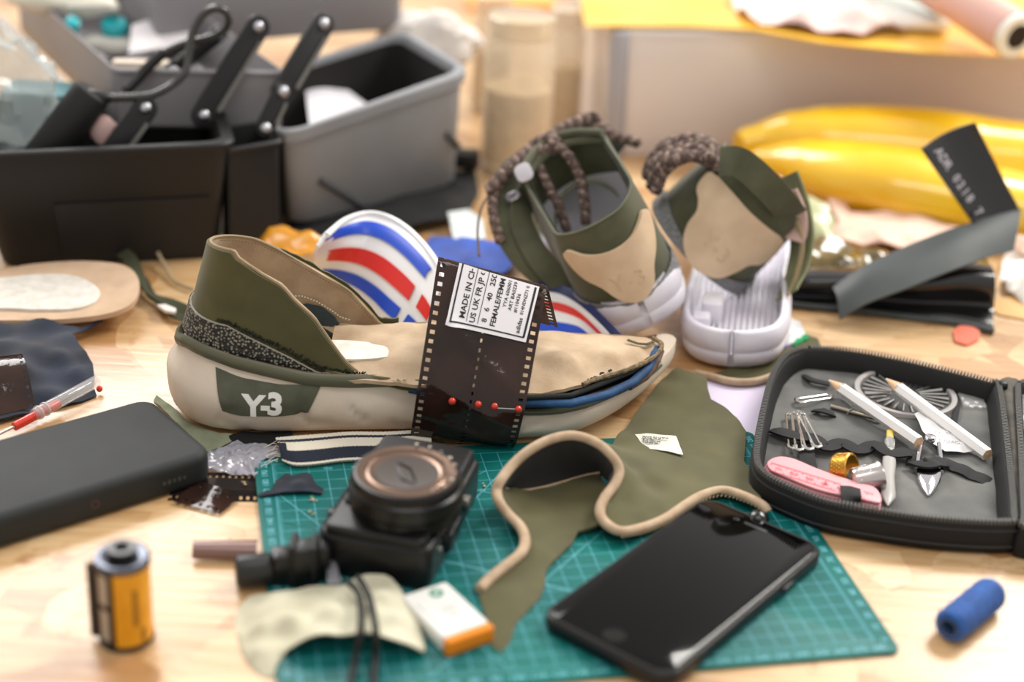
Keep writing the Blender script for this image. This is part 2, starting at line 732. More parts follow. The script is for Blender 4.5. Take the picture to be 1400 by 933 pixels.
def mat_print():
    M = bpy.data.materials.new('green_cutting_mat_vinyl')
    M.use_nodes = True
    nt = M.node_tree
    b = nt.nodes['Principled BSDF']
    tc = N(M, 'ShaderNodeTexCoord')
    sp = N(M, 'ShaderNodeSeparateXYZ')
    nt.links.new(tc.outputs['Object'], sp.inputs[0])

    def lines(src, pitch, half):
        f = math_node(M, 'FRACT', math_node(M, 'ADD', math_node(M, 'DIVIDE', src, pitch), 0.5))
        d = math_node(M, 'MULTIPLY', math_node(M, 'ABSOLUTE', math_node(M, 'SUBTRACT', f, 0.5)), pitch)
        return math_node(M, 'LESS_THAN', d, half)
    x, y = sp.outputs[0], sp.outputs[1]
    g = math_node(M, 'MAXIMUM', lines(x, 0.01, 0.00018), lines(y, 0.01, 0.00018))
    inx = math_node(M, 'MULTIPLY', math_node(M, 'GREATER_THAN', x, -0.0003), math_node(M, 'LESS_THAN', x, 0.2803))
    iny = math_node(M, 'MULTIPLY', math_node(M, 'GREATER_THAN', y, -0.0003), math_node(M, 'LESS_THAN', y, 0.2003))
    g = math_node(M, 'MULTIPLY', g, math_node(M, 'MULTIPLY', inx, iny))
    # millimetre ticks along the four edges
    ty = math_node(M, 'MULTIPLY', lines(y, 0.001, 0.00012), math_node(M, 'MULTIPLY', math_node(M, 'GREATER_THAN', x, -0.0001), math_node(M, 'LESS_THAN', x, 0.0018)))
    ty2 = math_node(M, 'MULTIPLY', lines(y, 0.001, 0.00012), math_node(M, 'MULTIPLY', math_node(M, 'GREATER_THAN', x, 0.2782), math_node(M, 'LESS_THAN', x, 0.2801)))
    g = math_node(M, 'MAXIMUM', g, math_node(M, 'MULTIPLY', math_node(M, 'MAXIMUM', ty, ty2), iny))
    worn = N(M, 'ShaderNodeTexNoise')
    worn.inputs['Scale'].default_value = 130
    nt.links.new(tc.outputs['Object'], worn.inputs['Vector'])
    g = math_node(M, 'MULTIPLY', g, math_node(M, 'ADD', 0.45, math_node(M, 'MULTIPLY', worn.outputs['Fac'], 0.75)))
    n = N(M, 'ShaderNodeTexNoise')
    n.inputs['Scale'].default_value = 14
    n.inputs['Detail'].default_value = 5
    nt.links.new(tc.outputs['Object'], n.inputs['Vector'])
    base = N(M, 'ShaderNodeValToRGB')
    base.color_ramp.elements[0].position, base.color_ramp.elements[0].color = 0.3, (*lin((0, 88, 88)), 1)
    base.color_ramp.elements[1].position, base.color_ramp.elements[1].color = 0.7, (*lin((2, 112, 104)), 1)
    nt.links.new(n.outputs['Fac'], base.inputs['Fac'])
    mx = N(M, 'ShaderNodeMix', data_type='RGBA')
    nt.links.new(g, mx.inputs['Factor'])
    nt.links.new(base.outputs[0], mx.inputs['A'])
    mx.inputs['B'].default_value = (*lin((104, 180, 200)), 1)
    nt.links.new(mx.outputs['Result'], b.inputs['Base Color'])
    b.inputs['Roughness'].default_value = 0.5
    b.inputs['Specular IOR Level'].default_value = 0.3
    bn = N(M, 'ShaderNodeBump')
    bn.inputs['Strength'].default_value = 0.15
    bn.inputs['Distance'].default_value = 0.0003
    n2 = N(M, 'ShaderNodeTexNoise')
    n2.inputs['Scale'].default_value = 900
    nt.links.new(tc.outputs['Object'], n2.inputs['Vector'])
    nt.links.new(n2.outputs['Fac'], bn.inputs['Height'])
    nt.links.new(bn.outputs[0], b.inputs['Normal'])
    return M


cmat = thing('cutting_mat', 'teal green self-healing cutting mat with pale grid and ruler marks, under the phone', 'cutting mat', MAT0, MTH)
ZM = 2.2
MB().prism(rrect(300, 220, 5, 6, 140, 100), 0.05, ZM, 0.4).build('mat_sheet', mat_print(), cmat, local=True)
pm = MB()
for y in range(0, 201, 10):
    for (x, al) in ((-2.0, 'RIGHT'), (282.0, 'LEFT')):
        vs, fs = text_mesh(str(y), 5.2, align='LEFT')
        w = max(p[0] for p in vs)
        if x < 0:
            T = Matrix.Translation((-3.0, y - w / 2, ZM + .06)) @ Matrix.Rotation(pi / 2, 4, 'Z')
        else:
            T = Matrix.Translation((287.0, y - w / 2, ZM + .06)) @ Matrix.Rotation(pi / 2, 4, 'Z')
        if not (x < 0 and y == 0):
            pm.add(vs, fs, 0, T)
for x in range(0, 281, 10):
    vs, fs = text_mesh(str(x), 5.2, align='CENTER')
    pm.add(vs, fs, 0, Matrix.Translation((x, -7.6, ZM + .06)))
vs, fs = text_mesh('0', 5.2, align='CENTER')
pm.add(vs, fs, 0, Matrix.Translation((-0.5, 201.5, ZM + .06)))


def mline(x0, y0, x1, y1, w=0.35):
    d = Vector((x1 - x0, y1 - y0, 0)).normalized()
    nn = Vector((-d.y, d.x, 0)) * w / 2
    a, b = Vector((x0, y0, ZM + .06)), Vector((x1, y1, ZM + .06))
    pm.add([a - nn, b - nn, b + nn, a + nn], [(0, 1, 2, 3)])


mline(0, 170, 98, 0)
mline(0, 140, 140, 59)
mline(0, 200 - 60, 200, 25)
mline(120, 200 - 20, 40, 130)
mline(100, 140, 130, 180)
mline(60, 0, 260, 200)
mline(110, 160, 140, 145)
for (x, y, t) in ((28, 191, '100'), (44, 191, '90'), (110, 191, '110'), (112, 158, '70'), (255, 165, '15'), (262, 95, '5')):
    vs, fs = text_mesh(t, 3.6)
    pm.add(vs, fs, 0, Matrix.Translation((x, y, ZM + .06)))
pm.build('printed_marks', mat('mat_print_ink', (116, 190, 206), 0.5), cmat, local=True, smooth=0, recalc=False)
# ------------------------------------------------------------------ the cut-open shoe in the middle
def interp(tab, x):
    if x <= tab[0][0]:
        return tab[0][1]
    for (a, b), (c, d) in zip(tab, tab[1:]):
        if x <= c:
            return b + (d - b) * (x - a) / (c - a)
    return tab[-1][1]


def smooth_tab(tab, n=8):
    return cr(tab, n)


YC = smooth_tab([(-206, 832), (-180, 830), (-160, 830), (-130, 832), (-104, 835), (-57, 842), (-22, 846), (4, 850), (30, 856), (56, 866), (75, 877), (88, 888), (98, 897), (106, 901)])
HW = [(-206, 0.5), (-205, 9), (-202, 18), (-197, 27), (-188, 35), (-178, 40), (-160, 43), (-130, 42), (-104, 40), (-57, 40), (-22, 45), (4, 51), (30, 51), (45, 48), (56, 43), (68, 37), (78, 31), (88, 25.5), (95, 20), (100, 14.5), (103.5, 8), (105, 1)]
ZT = smooth_tab([(-206, 40), (-196, 46), (-180, 45), (-160, 41), (-130, 36), (-104, 32), (-57, 30), (-22, 24), (4, 18), (30, 17), (56, 18), (80, 20.5), (98, 24.5), (105, 26.5)])
ZB = smooth_tab([(-206, 17), (-200, 9), (-190, 3), (-175, 0.6), (-150, 0.4), (0, 0.4), (40, 1.5), (60, 4), (80, 8), (98, 13), (105, 18)])
LIFT = 2.5


def sprof(t):
    return 0.84 + 0.16 * sin(pi * min(1, max(0, 0.12 + t * 0.80)))


dents = []
for pts, w, d in ([[(302, 569), (324, 583), (345, 591)], 1.6, 2.2], [[(412, 566), (424, 582), (450, 587)], 1.7, 2.6],
                  [[(476, 560), (487, 574), (500, 583)], 1.6, 2.4], [[(535, 590), (548, 596), (560, 599)], 1.6, 1.6],
                  [[(250, 560), (262, 578), (285, 592)], 1.4, 1.2], [[(455, 545), (500, 552), (540, 548)], 3.0, .8],
                  [[(700, 603), (715, 596), (735, 590)], 1.6, 1.8]):
    q = [PY(u, v, 792) for u, v in pts]
    dents.append(([(p.x, p.z - LIFT) for p in q], w, d))


def seg_d(px, pz, pts):
    best = 1e9
    for (a, b), (c, d) in zip(pts, pts[1:]):
        L2 = (c - a) ** 2 + (d - b) ** 2
        t = max(0, min(1, ((px - a) * (c - a) + (pz - b) * (d - b)) / L2))
        best = min(best, hypot(px - a - t * (c - a), pz - b - t * (d - b)))
    return best


def side_y(x, z, far=False):
    zt, zb = interp(ZT, x), interp(ZB, x)
    t = (z - LIFT - zb) / (zt - zb)
    h = interp(HW, x) * sprof(t)
    if not far:
        dd = 0
        for pts, w, d in dents:
            if pts[0][0] - 8 < x < pts[-1][0] + 8:
                q = seg_d(x, z - LIFT, pts)
                dd = max(dd, d * math.exp(-(q / w) ** 2))
        h -= dd * min(1, h / 20)
    return interp(YC, x) + (h if far else -h)


M_cream = mat('cream_midsole_foam', (222, 208, 190), 0.55, rgb2=(214, 199, 180), vscale=40, bump=0.12, bscale=900)
M_olive = mat('olive_neoprene', (90, 86, 50), 0.78, rgb2=(76, 73, 41), vscale=35, bump=0.15, bscale=1500, sheen=0.15)
M_oliveR = mat('olive_rubber', (92, 92, 72), 0.42, bump=0.05, bscale=400)
M_beige = mat('beige_suede_lining', (196, 172, 142), 0.85, rgb2=(168, 142, 112), vscale=45, bump=0.3, bscale=700, sheen=0.2)
M_white = mat('white_foam_panel', (226, 222, 214), 0.7, rgb2=(206, 200, 190), vscale=120)
M_dark = mat('dark_gap_fill', (34, 36, 34), 0.85)  # near-black in place of the shade inside gaps and tears
M_dkgreen = mat('dark_green_frayed_felt', (58, 62, 46), 0.95, rgb2=(34, 38, 28), vscale=250, bump=1.0, bscale=900)
M_blue = mat('blue_foam', (40, 84, 128), 0.7, rgb2=(28, 62, 100), vscale=120, bump=0.25, bscale=500)
M_brown = mat('brown_suede_scrap', (122, 96, 78), 0.9, rgb2=(88, 66, 54), vscale=150, bump=0.5, bscale=700)

shoe = thing('cutaway_sneaker', 'olive and beige sneaker cut open lengthwise on a cream sole, film strip wrapped over it', 'shoe', (-50, 845, LIFT))
xs = []
x = -206.0
while x < 105:
    xs.append(x)
    x += 0.6 if x < -200 else (1.5 if x < -185 or x > 85 else 2.4)
xs.append(105)
tpos = [0.0, .06, .14, .24, .34, .45, .56, .67, .78, .88, .95, 1.0]
rings = []
for x in xs:
    zt, zb, yc = interp(ZT, x), interp(ZB, x), interp(YC, x)
    near = [(x, side_y(x, zb + LIFT + (zt - zb) * t), zb + LIFT + (zt - zb) * t) for t in tpos]
    far = [(x, side_y(x, zb + LIFT + (zt - zb) * t, True), zb + LIFT + (zt - zb) * t) for t in reversed(tpos)]
    # soften the lower edge
    near[0] = (x, near[0][1] + 2.2 * min(1, interp(HW, x) / 10), near[0][2])
    far[-1] = (x, far[-1][1] - 2.2 * min(1, interp(HW, x) / 10), far[-1][2])
    rings.append(near + far)
def heelk(t):
    return 1.0 if t < .45 else 1.0 - 0.17 * (1 - cos(pi * (t - .45) / .55)) / 2


def heelpull(p, t):
    x, y, z = p
    w = min(1, max(0, (-x - 120) / 45))
    k = 1 - (1 - heelk(t)) * w
    if x < -163:
        x = -163 + (x + 163) * k
    y = 834 + (y - 834) * k
    return (x, y, z)


for r in rings:
    for i in range(len(r)):
        t = tpos[i] if i < len(tpos) else tpos[2 * len(tpos) - 1 - i]
        r[i] = heelpull(r[i], t)
MB().loft(rings).build('midsole', M_cream, shoe, smooth=60)

def side_p(x, z):
    t = (z - LIFT - interp(ZB, x)) / (interp(ZT, x) - interp(ZB, x))
    return heelpull((x, side_y(x, z), z), t)


# olive logo panel on the outer side, and its letters
T0 = [PY(u, v, 789) for u, v in ((287, 511), (330, 523), (380, 531), (437, 535))]
B0 = [PY(u, v, 789) for u, v in ((305, 560), (330, 567), (380, 570), (420, 568))]
tp, bt = resample(T0, 26), resample(B0, 26)
rows = []
for k in range(9):
    t = k / 8
    r = []
    for i in range(26):
        p = tp[i].lerp(bt[i], t)
        q = side_p(p.x, p.z)
        r.append((q[0], q[1] - 0.9, q[2]))
    rows.append(r)
MB().grid(rows, -1.6).build('logo_panel', mat('olive_logo_rubber', (86, 88, 70), 0.4, rgb2=(70, 72, 56), vscale=90), shoe)
lt = MB()
for ch, uv, sz in (('Y', (334, 565), 17), ('-', (357.5, 563), 14), ('3', (365, 565), 17.5)):
    vs, fs = text_mesh(ch, sz, 0.65, 0.9, res=3)
    o = PY(uv[0], uv[1], 789)
    nv = []
    for (a, b, c) in vs:
        X, Z = o.x + a * 1.08, o.z + b - a * 0.05
        nv.append((X, side_p(X, Z)[1] - 1.2 - c, Z))
    lt.add(nv, fs)
note(lt.build('logo_letters', mat('white_logo_paint', (235, 233, 228), 0.5), shoe, smooth=30), 'white letters Y-3 on olive panel')


# perimeter bands over the midsole edge
def perim(scale, x0=-206, x1=105, n=120, only_near=False):
    """plan outline of the sole, starting near side front, round the heel, to the far side front"""
    out = []
    for i in range(n):
        t = i / (n - 1)
        x = x1 + (x0 - x1) * sin(t * pi / 2) ** 0.9 if t > 0 else x1
        out.append((x, -1))
    far = [(x, 1) for x, _ in reversed(out)]
    pts = []
    for x, sgn in out + ([] if only_near else far[1:]):
        pts.append((x, interp(YC, x) + sgn * interp(HW, x) * scale))
    return pts


def band(scale, zo, h, w, x1=93, n=120):
    pp = perim(scale, -206, x1, n)
    r = []
    for i, (x, y) in enumerate(pp):
        a, b = pp[max(0, i - 1)], pp[min(len(pp) - 1, i + 1)]
        t = Vector((b[0] - a[0], b[1] - a[1], 0))
        t = t.normalized() if t.length > 1e-6 else Vector((0, 1, 0))
        nrm = Vector((t.y, -t.x, 0))          # outward or inward, symmetric section
        hh = h(x) if callable(h) else h
        z = interp(ZT, x) + LIFT + (zo(x) if callable(zo) else zo)
        c = Vector(heelpull((x, y, z), 1.0))
        ring = []
        for k in range(8):
            a_ = 2 * pi * k / 8
            ring.append(c + nrm * (w / 2 * cos(a_)) + Vector((0, 0, hh / 2 * sin(a_))))
        r.append(ring)
    return r


MB().loft(band(0.90, lambda x: 2.2 if x < -60 else (0.8 if x < 60 else 0.8 - (x - 60) * .09), lambda x: 8.5 if x < -90 else (8.5 - (x + 90) * .11 if x < -50 else 4.0), 5.0)).build('rim_band', M_oliveR, shoe, smooth=60)
MB().loft(band(0.82, lambda x: 3.0 if x < 50 else 3.0 - (x - 50) * .09, lambda x: 4.5, 3.0)).build('suede_welt', M_brown, shoe, smooth=60)

# dark filler standing for the shade in the gap between sole and upper
rr_ = []
for x in [xx for xx in xs if -196 < xx < 84]:
    yc, h = interp(YC, x), interp(HW, x) * .80
    z0, z1 = interp(ZT, x) + LIFT - 4, interp(ZT, x) + LIFT + 3.5
    rr_.append([heelpull(q, 1.0) for q in ((x, yc - h, z0), (x, yc - h, z1), (x, yc + h, z1), (x, yc + h, z0))])
MB().loft(rr_).build('dark_gap_filler', M_dark, shoe)

# upper walls round the heel
ZREF = 45.0


def wall(s, z, inset=0.0):
    """s 0..1 from the near side front, round the heel to the far side front"""
    r = 33.0 - inset
    cx, cy = -163.0, 837.0
    Ls = 93.0
    arc = pi * r
    tot = 2 * Ls + arc
    d = s * tot
    if d < Ls:
        x, y = -70 - d, cy - r
        x = -70 - d
    elif d < Ls + arc:
        a = (d - Ls) / r
        x, y = cx - r * sin(a), cy - r * cos(a)
    else:
        x, y = cx + (d - Ls - arc), cy + r
    dz = z - ZREF
    y = cy + (y - cy) * (1 - 0.0026 * dz) + 0.055 * max(0, x + 160)
    wt = min(1, max(0, (-x - 163) / 33))
    x += 0.27 * dz * wt
    return Vector((x, y, z))


near_top = sorted([(PY(u, v, 808).x, PY(u, v, 808).z) for u, v in ((301, 326), (317, 354), (352, 378), (380, 394), (398, 414), (426, 438), (447, 467), (468.6, 495), (483, 508), (500, 515), (520, 518))])
far_top = sorted([(PY(u, v, 872).x, PY(u, v, 872).z) for u, v in ((300, 313), (320, 314), (348.6, 321), (377, 335), (398, 348), (426, 364), (455, 382), (476, 396), (493.6, 414), (508, 431), (520, 446))])
cnt_top = sorted([(PY(u, v, 803).x, PY(u, v, 803).z) for u, v in ((270, 424), (295.5, 438), (341.5, 463), (398, 491.5), (440.5, 515), (475, 527), (520, 530))])


def ztop(s, z_guess=90):
    p = wall(s, z_guess)
    a = (s * (186 + pi * 33) - 93) / (pi * 33)
    if a <= 0:
        return interp(near_top, -70 - s * (186 + pi * 33))
    if a >= 1:
        return interp(far_top, p.x)
    zn, zf_ = interp(near_top, -163), interp(far_top, -163)
    e = (1 - cos(pi * a)) / 2
    return zn * (1 - e) + zf_ * e + 2 * sin(pi * a)


def zcnt(s):
    a = (s * (186 + pi * 33) - 93) / (pi * 33)
    if a <= 0:
        return interp(cnt_top, -70 - s * (186 + pi * 33))
    if a >= 1:
        return interp(cnt_top, wall(s, 60).x)
    zn = interp(cnt_top, -163)
    return zn + 2.5 * sin(pi * a)


NS = 110
ss = [i / (NS - 1) for i in range(NS)]


def wrows(z0f, z1f, inset, nk, s0=0.0, s1=1.0, wav=0.0):
    rows = []
    for k in range(nk):
        t = k / (nk - 1)
        r = []
        for i in range(NS):
            s = s0 + (s1 - s0) * i / (NS - 1)
            z0, z1 = z0f(s), z1f(s)
            if z1 < z0 + .5:
                z1 = z0 + .5
            z = z0 + (z1 - z0) * t
            p = wall(s, z, inset)
            if wav:
                q = wav * noise.noise(p * 0.045) * t
                p = p + Vector((0, q if p.y < 837 else -q, 0))
            r.append(p)
        rows.append(r)
    return rows


def zsole(s, add=0.0):
    return interp(ZT, wall(s, 45).x) + LIFT + add


MB().grid(wrows(lambda s: zsole(s, 2), lambda s: ztop(s), 1.0, 16, wav=1.2), 1.6).build('heel_upper', M_olive, shoe, smooth=60)
MB().grid(wrows(lambda s: zsole(s, -1), lambda s: ztop(s) + .6, 3.2, 16, wav=1.8), 1.4).build('collar_lining', M_beige, shoe, smooth=60)
pts = [wall(s, ztop(s) + .3, 2.0) for s in ss]
MB().tube(resample(pts, 150), 1.1, 6).build('collar_binding', mat('tan_binding', (150, 132, 102), 0.8), shoe)
# loose outer flap beyond the far edge
fr = []
for k in range(5):
    r = []
    for i in range(50):
        s = 0.71 + 0.285 * i / 49
        z = ztop(s) - 14 + k * 4.2 * min(1, .8 + i * .02) + (1.6 * noise.noise(Vector((i * .25, 3, 0))) if k == 4 else 0)
        p = wall(s, z, -1.5 - k * .5)
        r.append(p)
    fr.append(r)
MB().grid(fr, 1.5).build('outer_flap', M_olive, shoe)


def pebble():
    M = bpy.data.materials.new('pebbled_stingray_leather')
    M.use_nodes = True
    nt = M.node_tree
    b = nt.nodes['Principled BSDF']
    tc = N(M, 'ShaderNodeTexCoord')
    vo = N(M, 'ShaderNodeTexVoronoi')
    vo.inputs['Scale'].default_value = 560
    vo.inputs['Randomness'].default_value = 0.75
    nt.links.new(tc.outputs['Object'], vo.inputs['Vector'])
    r = N(M, 'ShaderNodeValToRGB')
    r.color_ramp.elements[0].position, r.color_ramp.elements[0].color = 0.22, (*lin((158, 154, 140)), 1)
    r.color_ramp.elements[1].position, r.color_ramp.elements[1].color = 0.50, (*lin((34, 34, 30)), 1)
    nt.links.new(vo.outputs['Distance'], r.inputs['Fac'])
    nt.links.new(r.outputs[0], b.inputs['Base Color'])
    b.inputs['Roughness'].default_value = 0.45
    bn = N(M, 'ShaderNodeBump', invert=True)
    bn.inputs['Strength'].default_value = 0.8
    bn.inputs['Distance'].default_value = 0.0006
    nt.links.new(vo.outputs['Distance'], bn.inputs['Height'])
    nt.links.new(bn.outputs[0], b.inputs['Normal'])
    return M


MB().grid(wrows(lambda s: zsole(s, 3), zcnt, -1.2, 10), 1.6).build('heel_counter', pebble(), shoe, smooth=60)
MB().tube(resample([wall(s, max(zcnt(s), zsole(s, 3)), -1.6) for s in ss], 140), 0.75, 6).build('counter_edge', mat('grey_cut_edge', (160, 156, 140), 0.8), shoe)
fz = MB()
for i in range(130):
    s = 0.05 + 0.30 * i / 129
    z = max(zcnt(s), zsole(s, 3)) + 1.3
    for k in range(3):
        p = wall(s, z + random.Random(i * 7 + k).uniform(-.3, 3.0) * sin(pi * min(1, i / 129 * 1.15)), -0.2)
        rnd = random.Random(i * 31 + k)
        q = p + Vector((rnd.uniform(-2, 2), -rnd.uniform(.4, 1.8), rnd.uniform(-.5, 2.0)))
        fz.tube([p, (p + q) / 2 + Vector((0, -.4, .3)), q], .38, 4)
o = fz.build('frayed_felt', M_dkgreen, shoe)
o['kind'] = 'stuff'
# stitch line under the near collar edge
st = MB()
pl = resample([wall(s, ztop(s) - 2.6, 0.7) for s in [i / 200 * .52 for i in range(201)]], 150)
for i in range(0, 149, 2):
    a, b = pl[i], pl[i + 1]
    st.tube([a, b], .28, 4)
o = st.build('stitching', mat('dark_thread', (40, 40, 26), 0.8), shoe)
o['kind'] = 'stuff'
st = MB()
pl = resample([wall(s, ztop(s) - 2.2, 4.7) for s in [0.56 + i / 200 * .43 for i in range(201)]], 130)
for i in range(0, 129, 2):
    st.tube([pl[i], pl[i + 1]], .25, 4)
o = st.build('lining_stitching', mat('brown_thread', (110, 92, 68), 0.8), shoe)
o['kind'] = 'stuff'

# footbed
ol = []
for i in range(60):
    s = i / 59
    p = wall(s, 40, 3.5)
    ol.append((p.x, p.y))
ol.append((-40, 880))
ol.append((-40, 808))
zf = lambda x, y: 37 + 0.004 * (y - 838) ** 2 * max(0, min(1, (-x - 60) / 60)) + (x + 120) * 0.02
MB().sheet(ol, zf, 2, 5).build('footbed', M_beige, shoe)
lg = [(425, 472), (445, 466), (470, 465), (505, 468), (530, 472), (536, 481), (528, 488), (500, 491), (465, 491), (435, 486)]
patch([(u, v, 43.2) for u, v in lg], thick=1.4, step=3, smoothn=2).build('footbed_logo_panel', M_white, shoe)

# suede board over the forefoot
vamp = [(440, 508, 39), (452, 470, 40), (458, 447, 43), (490, 446, 44), (525, 444, 44), (560, 441, 46), (600, 440, 48), (700, 447, 46), (745, 453, 43), (800, 456, 41), (850, 458, 40),
        (884, 461, 39), (898, 467, 38), (902, 474, 37), (893, 487, 36), (872, 500, 36), (850, 508, 36), (820, 515, 36), (795, 526, 35.5), (770, 534, 35), (740, 538, 35), (720, 540, 35),
        (680, 538, 36), (620, 532, 37), (565, 527, 38), (520, 522, 38), (470, 520, 38)]
inn = [(500, 485, 42.5), (560, 480, 47), (620, 480, 50), (700, 487, 50), (770, 485, 47), (830, 480, 44), (870, 475, 41)]
mb = patch(vamp, inn, 2.2, 4.0, wob=1.6, wsc=.06)
mb.build('forefoot_board', M_beige, shoe, smooth=70)
# far side skirt of the board
fc = resample([PZ(*c) for c in vamp[4:13]], 40)
rows = [[p + Vector((0, 1.5, -1.5)) * 0 for p in fc], [p + Vector((1, 7, -5)) for p in fc], [p + Vector((2, 11, -14)) for p in fc]]
MB().grid(rows, 1.2).build('board_skirt', M_beige, shoe, smooth=70)
# turned torn edge and dark tears
e1 = resample([PZ(*c) for c in ((892, 462, 41), (903, 468, 40), (905, 476, 39), (896, 487, 38.5), (880, 497, 38), (856, 507, 38), (826, 515, 38), (797, 526, 37.5))], 60)
MB().tube([p + Vector((0, 0, .5 * noise.noise(p * .2))) for p in e1], [1.5 + .6 * noise.noise(p * .25) for p in e1], 7).build('torn_edge', mat('worn_suede_edge', (150, 128, 98), .9, rgb2=(88, 76, 56), vscale=300), shoe)
tr = MB()
for (cu, cv, w, h, sd) in ((812, 517, 9, 3.2, 1), (822, 511, 6, 3, 2), (834, 507, 5, 2.6, 3), (804, 520, 4, 2, 4)):
    c = PZ(cu, cv, 38.3)
    rnd = random.Random(sd)
    ol = [(c.x + (w * .45 * cos(a) + h * .1) * rnd.uniform(.5, 1.25) * .55, c.y + h * .45 * sin(a) * rnd.uniform(.5, 1.4) + w * .16 * cos(a)) for a in [2 * pi * k / 12 for k in range(12)]]
    tr.prism(ol, c.z - .2, c.z + .5)
tr.build('torn_holes', M_dark, shoe)
sc_ = MB()
c0 = [PZ(*c) for c in ((858, 465, 41.5), (872, 470, 41), (885, 471, 40.5), (893, 468, 40))]
sc_.tube(resample(c0, 24), 1.5, 6, flat=.35)
sc_.build('scorched_mark', mat('burnt_suede', (92, 82, 58), .9, rgb2=(60, 54, 40), vscale=400), shoe)

# blue foam layer and strips between the layers
bl = resample([PZ(*c) for c in ((560, 532, 31.5), (640, 545, 31), (718, 551, 29.5), (780, 552, 29.5), (830, 540, 30), (865, 523, 31), (886, 503, 33), (898, 478, 36))], 90)
MB().tube(bl, 3.0, 10, flat=.85).build('blue_foam_layer', M_blue, shoe, smooth=60)
bk = resample([PZ(*c) for c in ((540, 524, 34), (640, 537, 34), (718, 544, 33.5), (780, 541, 33.5), (820, 526, 34), (862, 509, 35), (893, 488, 37))], 80)
MB().tube(bk, 1.7, 8, flat=.9).build('dark_gap_line', M_dark, shoe, smooth=60)  # dark strip standing for the shaded gap under the board edge
tipb = resample([PZ(*c) for c in ((860, 530, 26), (882, 514, 28), (894, 496, 31), (899, 480, 34))], 30)
MB().tube(tipb, [2.2 + 2.2 * i / 29 for i in range(30)], 8).build('toe_suede', M_brown, shoe, smooth=60)
for dv, c_, r_ in ((0, M_olive, 1.5), (4.5, M_dkgreen, 1.6), (9, M_olive, 1.4)):
    q = resample([PZ(430, 506 + dv * .8, 39 - dv * .25), PZ(480, 514 + dv, 38.5 - dv * .4), PZ(520, 518 + dv, 38 - dv * .5), PZ(575, 522 + dv * 1.1, 37.5 - dv * .5)], 50)
    MB().tube([p + Vector((0, .5 * sin(i * .35 + dv), .5 * sin(i * .27 + dv * 2))) for i, p in enumerate(q)], r_, 7, flat=.8).build('folded_strip', c_, shoe, smooth=60)
q = []
for i in range(26):
    p = PZ(537 + i * .75, 519 + 1.2 * sin(i * .5), 40)
    q.append(p + Vector((0, -1.0, .6 * sin(i * 1.1))))
MB().tube(q, .45, 5).build('loose_thread', mat('cream_thread', (205, 190, 160), .8), shoe)
# dark cutout with pale stitched arc inside the far wall
c0 = [(408, 421), (420, 418), (440, 421), (455, 430), (461, 441), (450, 447), (432, 444), (415, 436)]
mb = MB()
rows = []
up_ = resample([PY(u, v, 867.0) for u, v in ((404, 418), (420, 415), (440, 419), (458, 433), (463, 443))], 14)
lo_ = resample([PY(u, v, 866.0) for u, v in ((406, 428), (420, 438), (436, 445), (450, 447), (462, 445))], 14)
mb.grid([up_, [a.lerp(b, .5) for a, b in zip(up_, lo_)], lo_], 1.0)
mb.build('lining_cutout', mat('dark_teal_foam', (62, 74, 76), .9, bump=.5, bscale=900), shoe)
st = MB()
pl = resample([PY(u, v, 865.5) for u, v in ((395, 405), (412, 405), (432, 412), (452, 424), (466, 434), (478, 438))], 44)
for i in range(0, 43, 2):
    st.tube([pl[i], pl[i + 1]], .55, 5)
o = st.build('pale_stitching', mat('pale_thread', (222, 208, 186), .8), shoe)
o['kind'] = 'stuff'

# ------------------------------------------------------------------ film strips wrapped over the shoe, with paper label and pins
def film_mat():
    M = mat('brown_negative_film', (58, 38, 32), 0.10, rgb2=(38, 25, 21), vscale=22, bump=.5, bscale=28, bdist=.004, spec=0.45, v0=.4, v1=.62)
    return M


M_film = film_mat()
FBL, FBR = Vector((-56.5, 797, 1.0)), Vector((5.0, 797, 1.0))
FTL, FTR = Vector((-46, 835, 102.5)), Vector((18.5, 835, 88.6))


FY = smooth_tab([(0, 797), (.06, 791), (.14, 787.5), (.30, 786.5), (.45, 792), (.62, 804), (.8, 818), (1.0, 835)])


def front(a, b):
    """a 0..1 across, b 0..1 up the front; below 0 it tucks under the sole, above 1 it folds over the back"""
    W0 = FBL.lerp(FBR, a)
    W1 = FTL.lerp(FTR, a)
    if b < 0:
        return W0 + Vector((0, -b * 105, 0)) + Vector((0, 0, -1.0 * min(1, -b * 20)))
    if b <= 1:
        p = W0.lerp(W1, b)
        yy = interp(FY, b)
        p.y = yy
        p += Vector((0, 1.6 * sin((b * 2.4 + a * 1.1) * pi) * b * (1 - b) * 2.2, 0))
        for c0, k_, am in ((.60, .42, 1.5), (.33, .30, 1.3), (.14, .22, 1.2)):
            d_ = b + k_ * (a - .5) - c0
            p.y -= am * math.exp(-(d_ / .028) ** 2) * sin(pi * min(1, max(0, a))) ** .5
        return p
    t = (b - 1)
    p = W1 + Vector((1.5 * t * 10, 0, 0)) + Vector((0, 6 * sin(min(1, t * 8) * pi / 2) * .8 + 30 * t, -62 * max(0, t - .02) * 1.0))
    p.z += .8 * sin(min(1, t * 14) * pi)
    return p


film = thing('film_wrap', 'dark brown photographic film strips wrapped over the cut-open sneaker and pinned', 'film', (-22, 798, 1))
PIT = 4.75


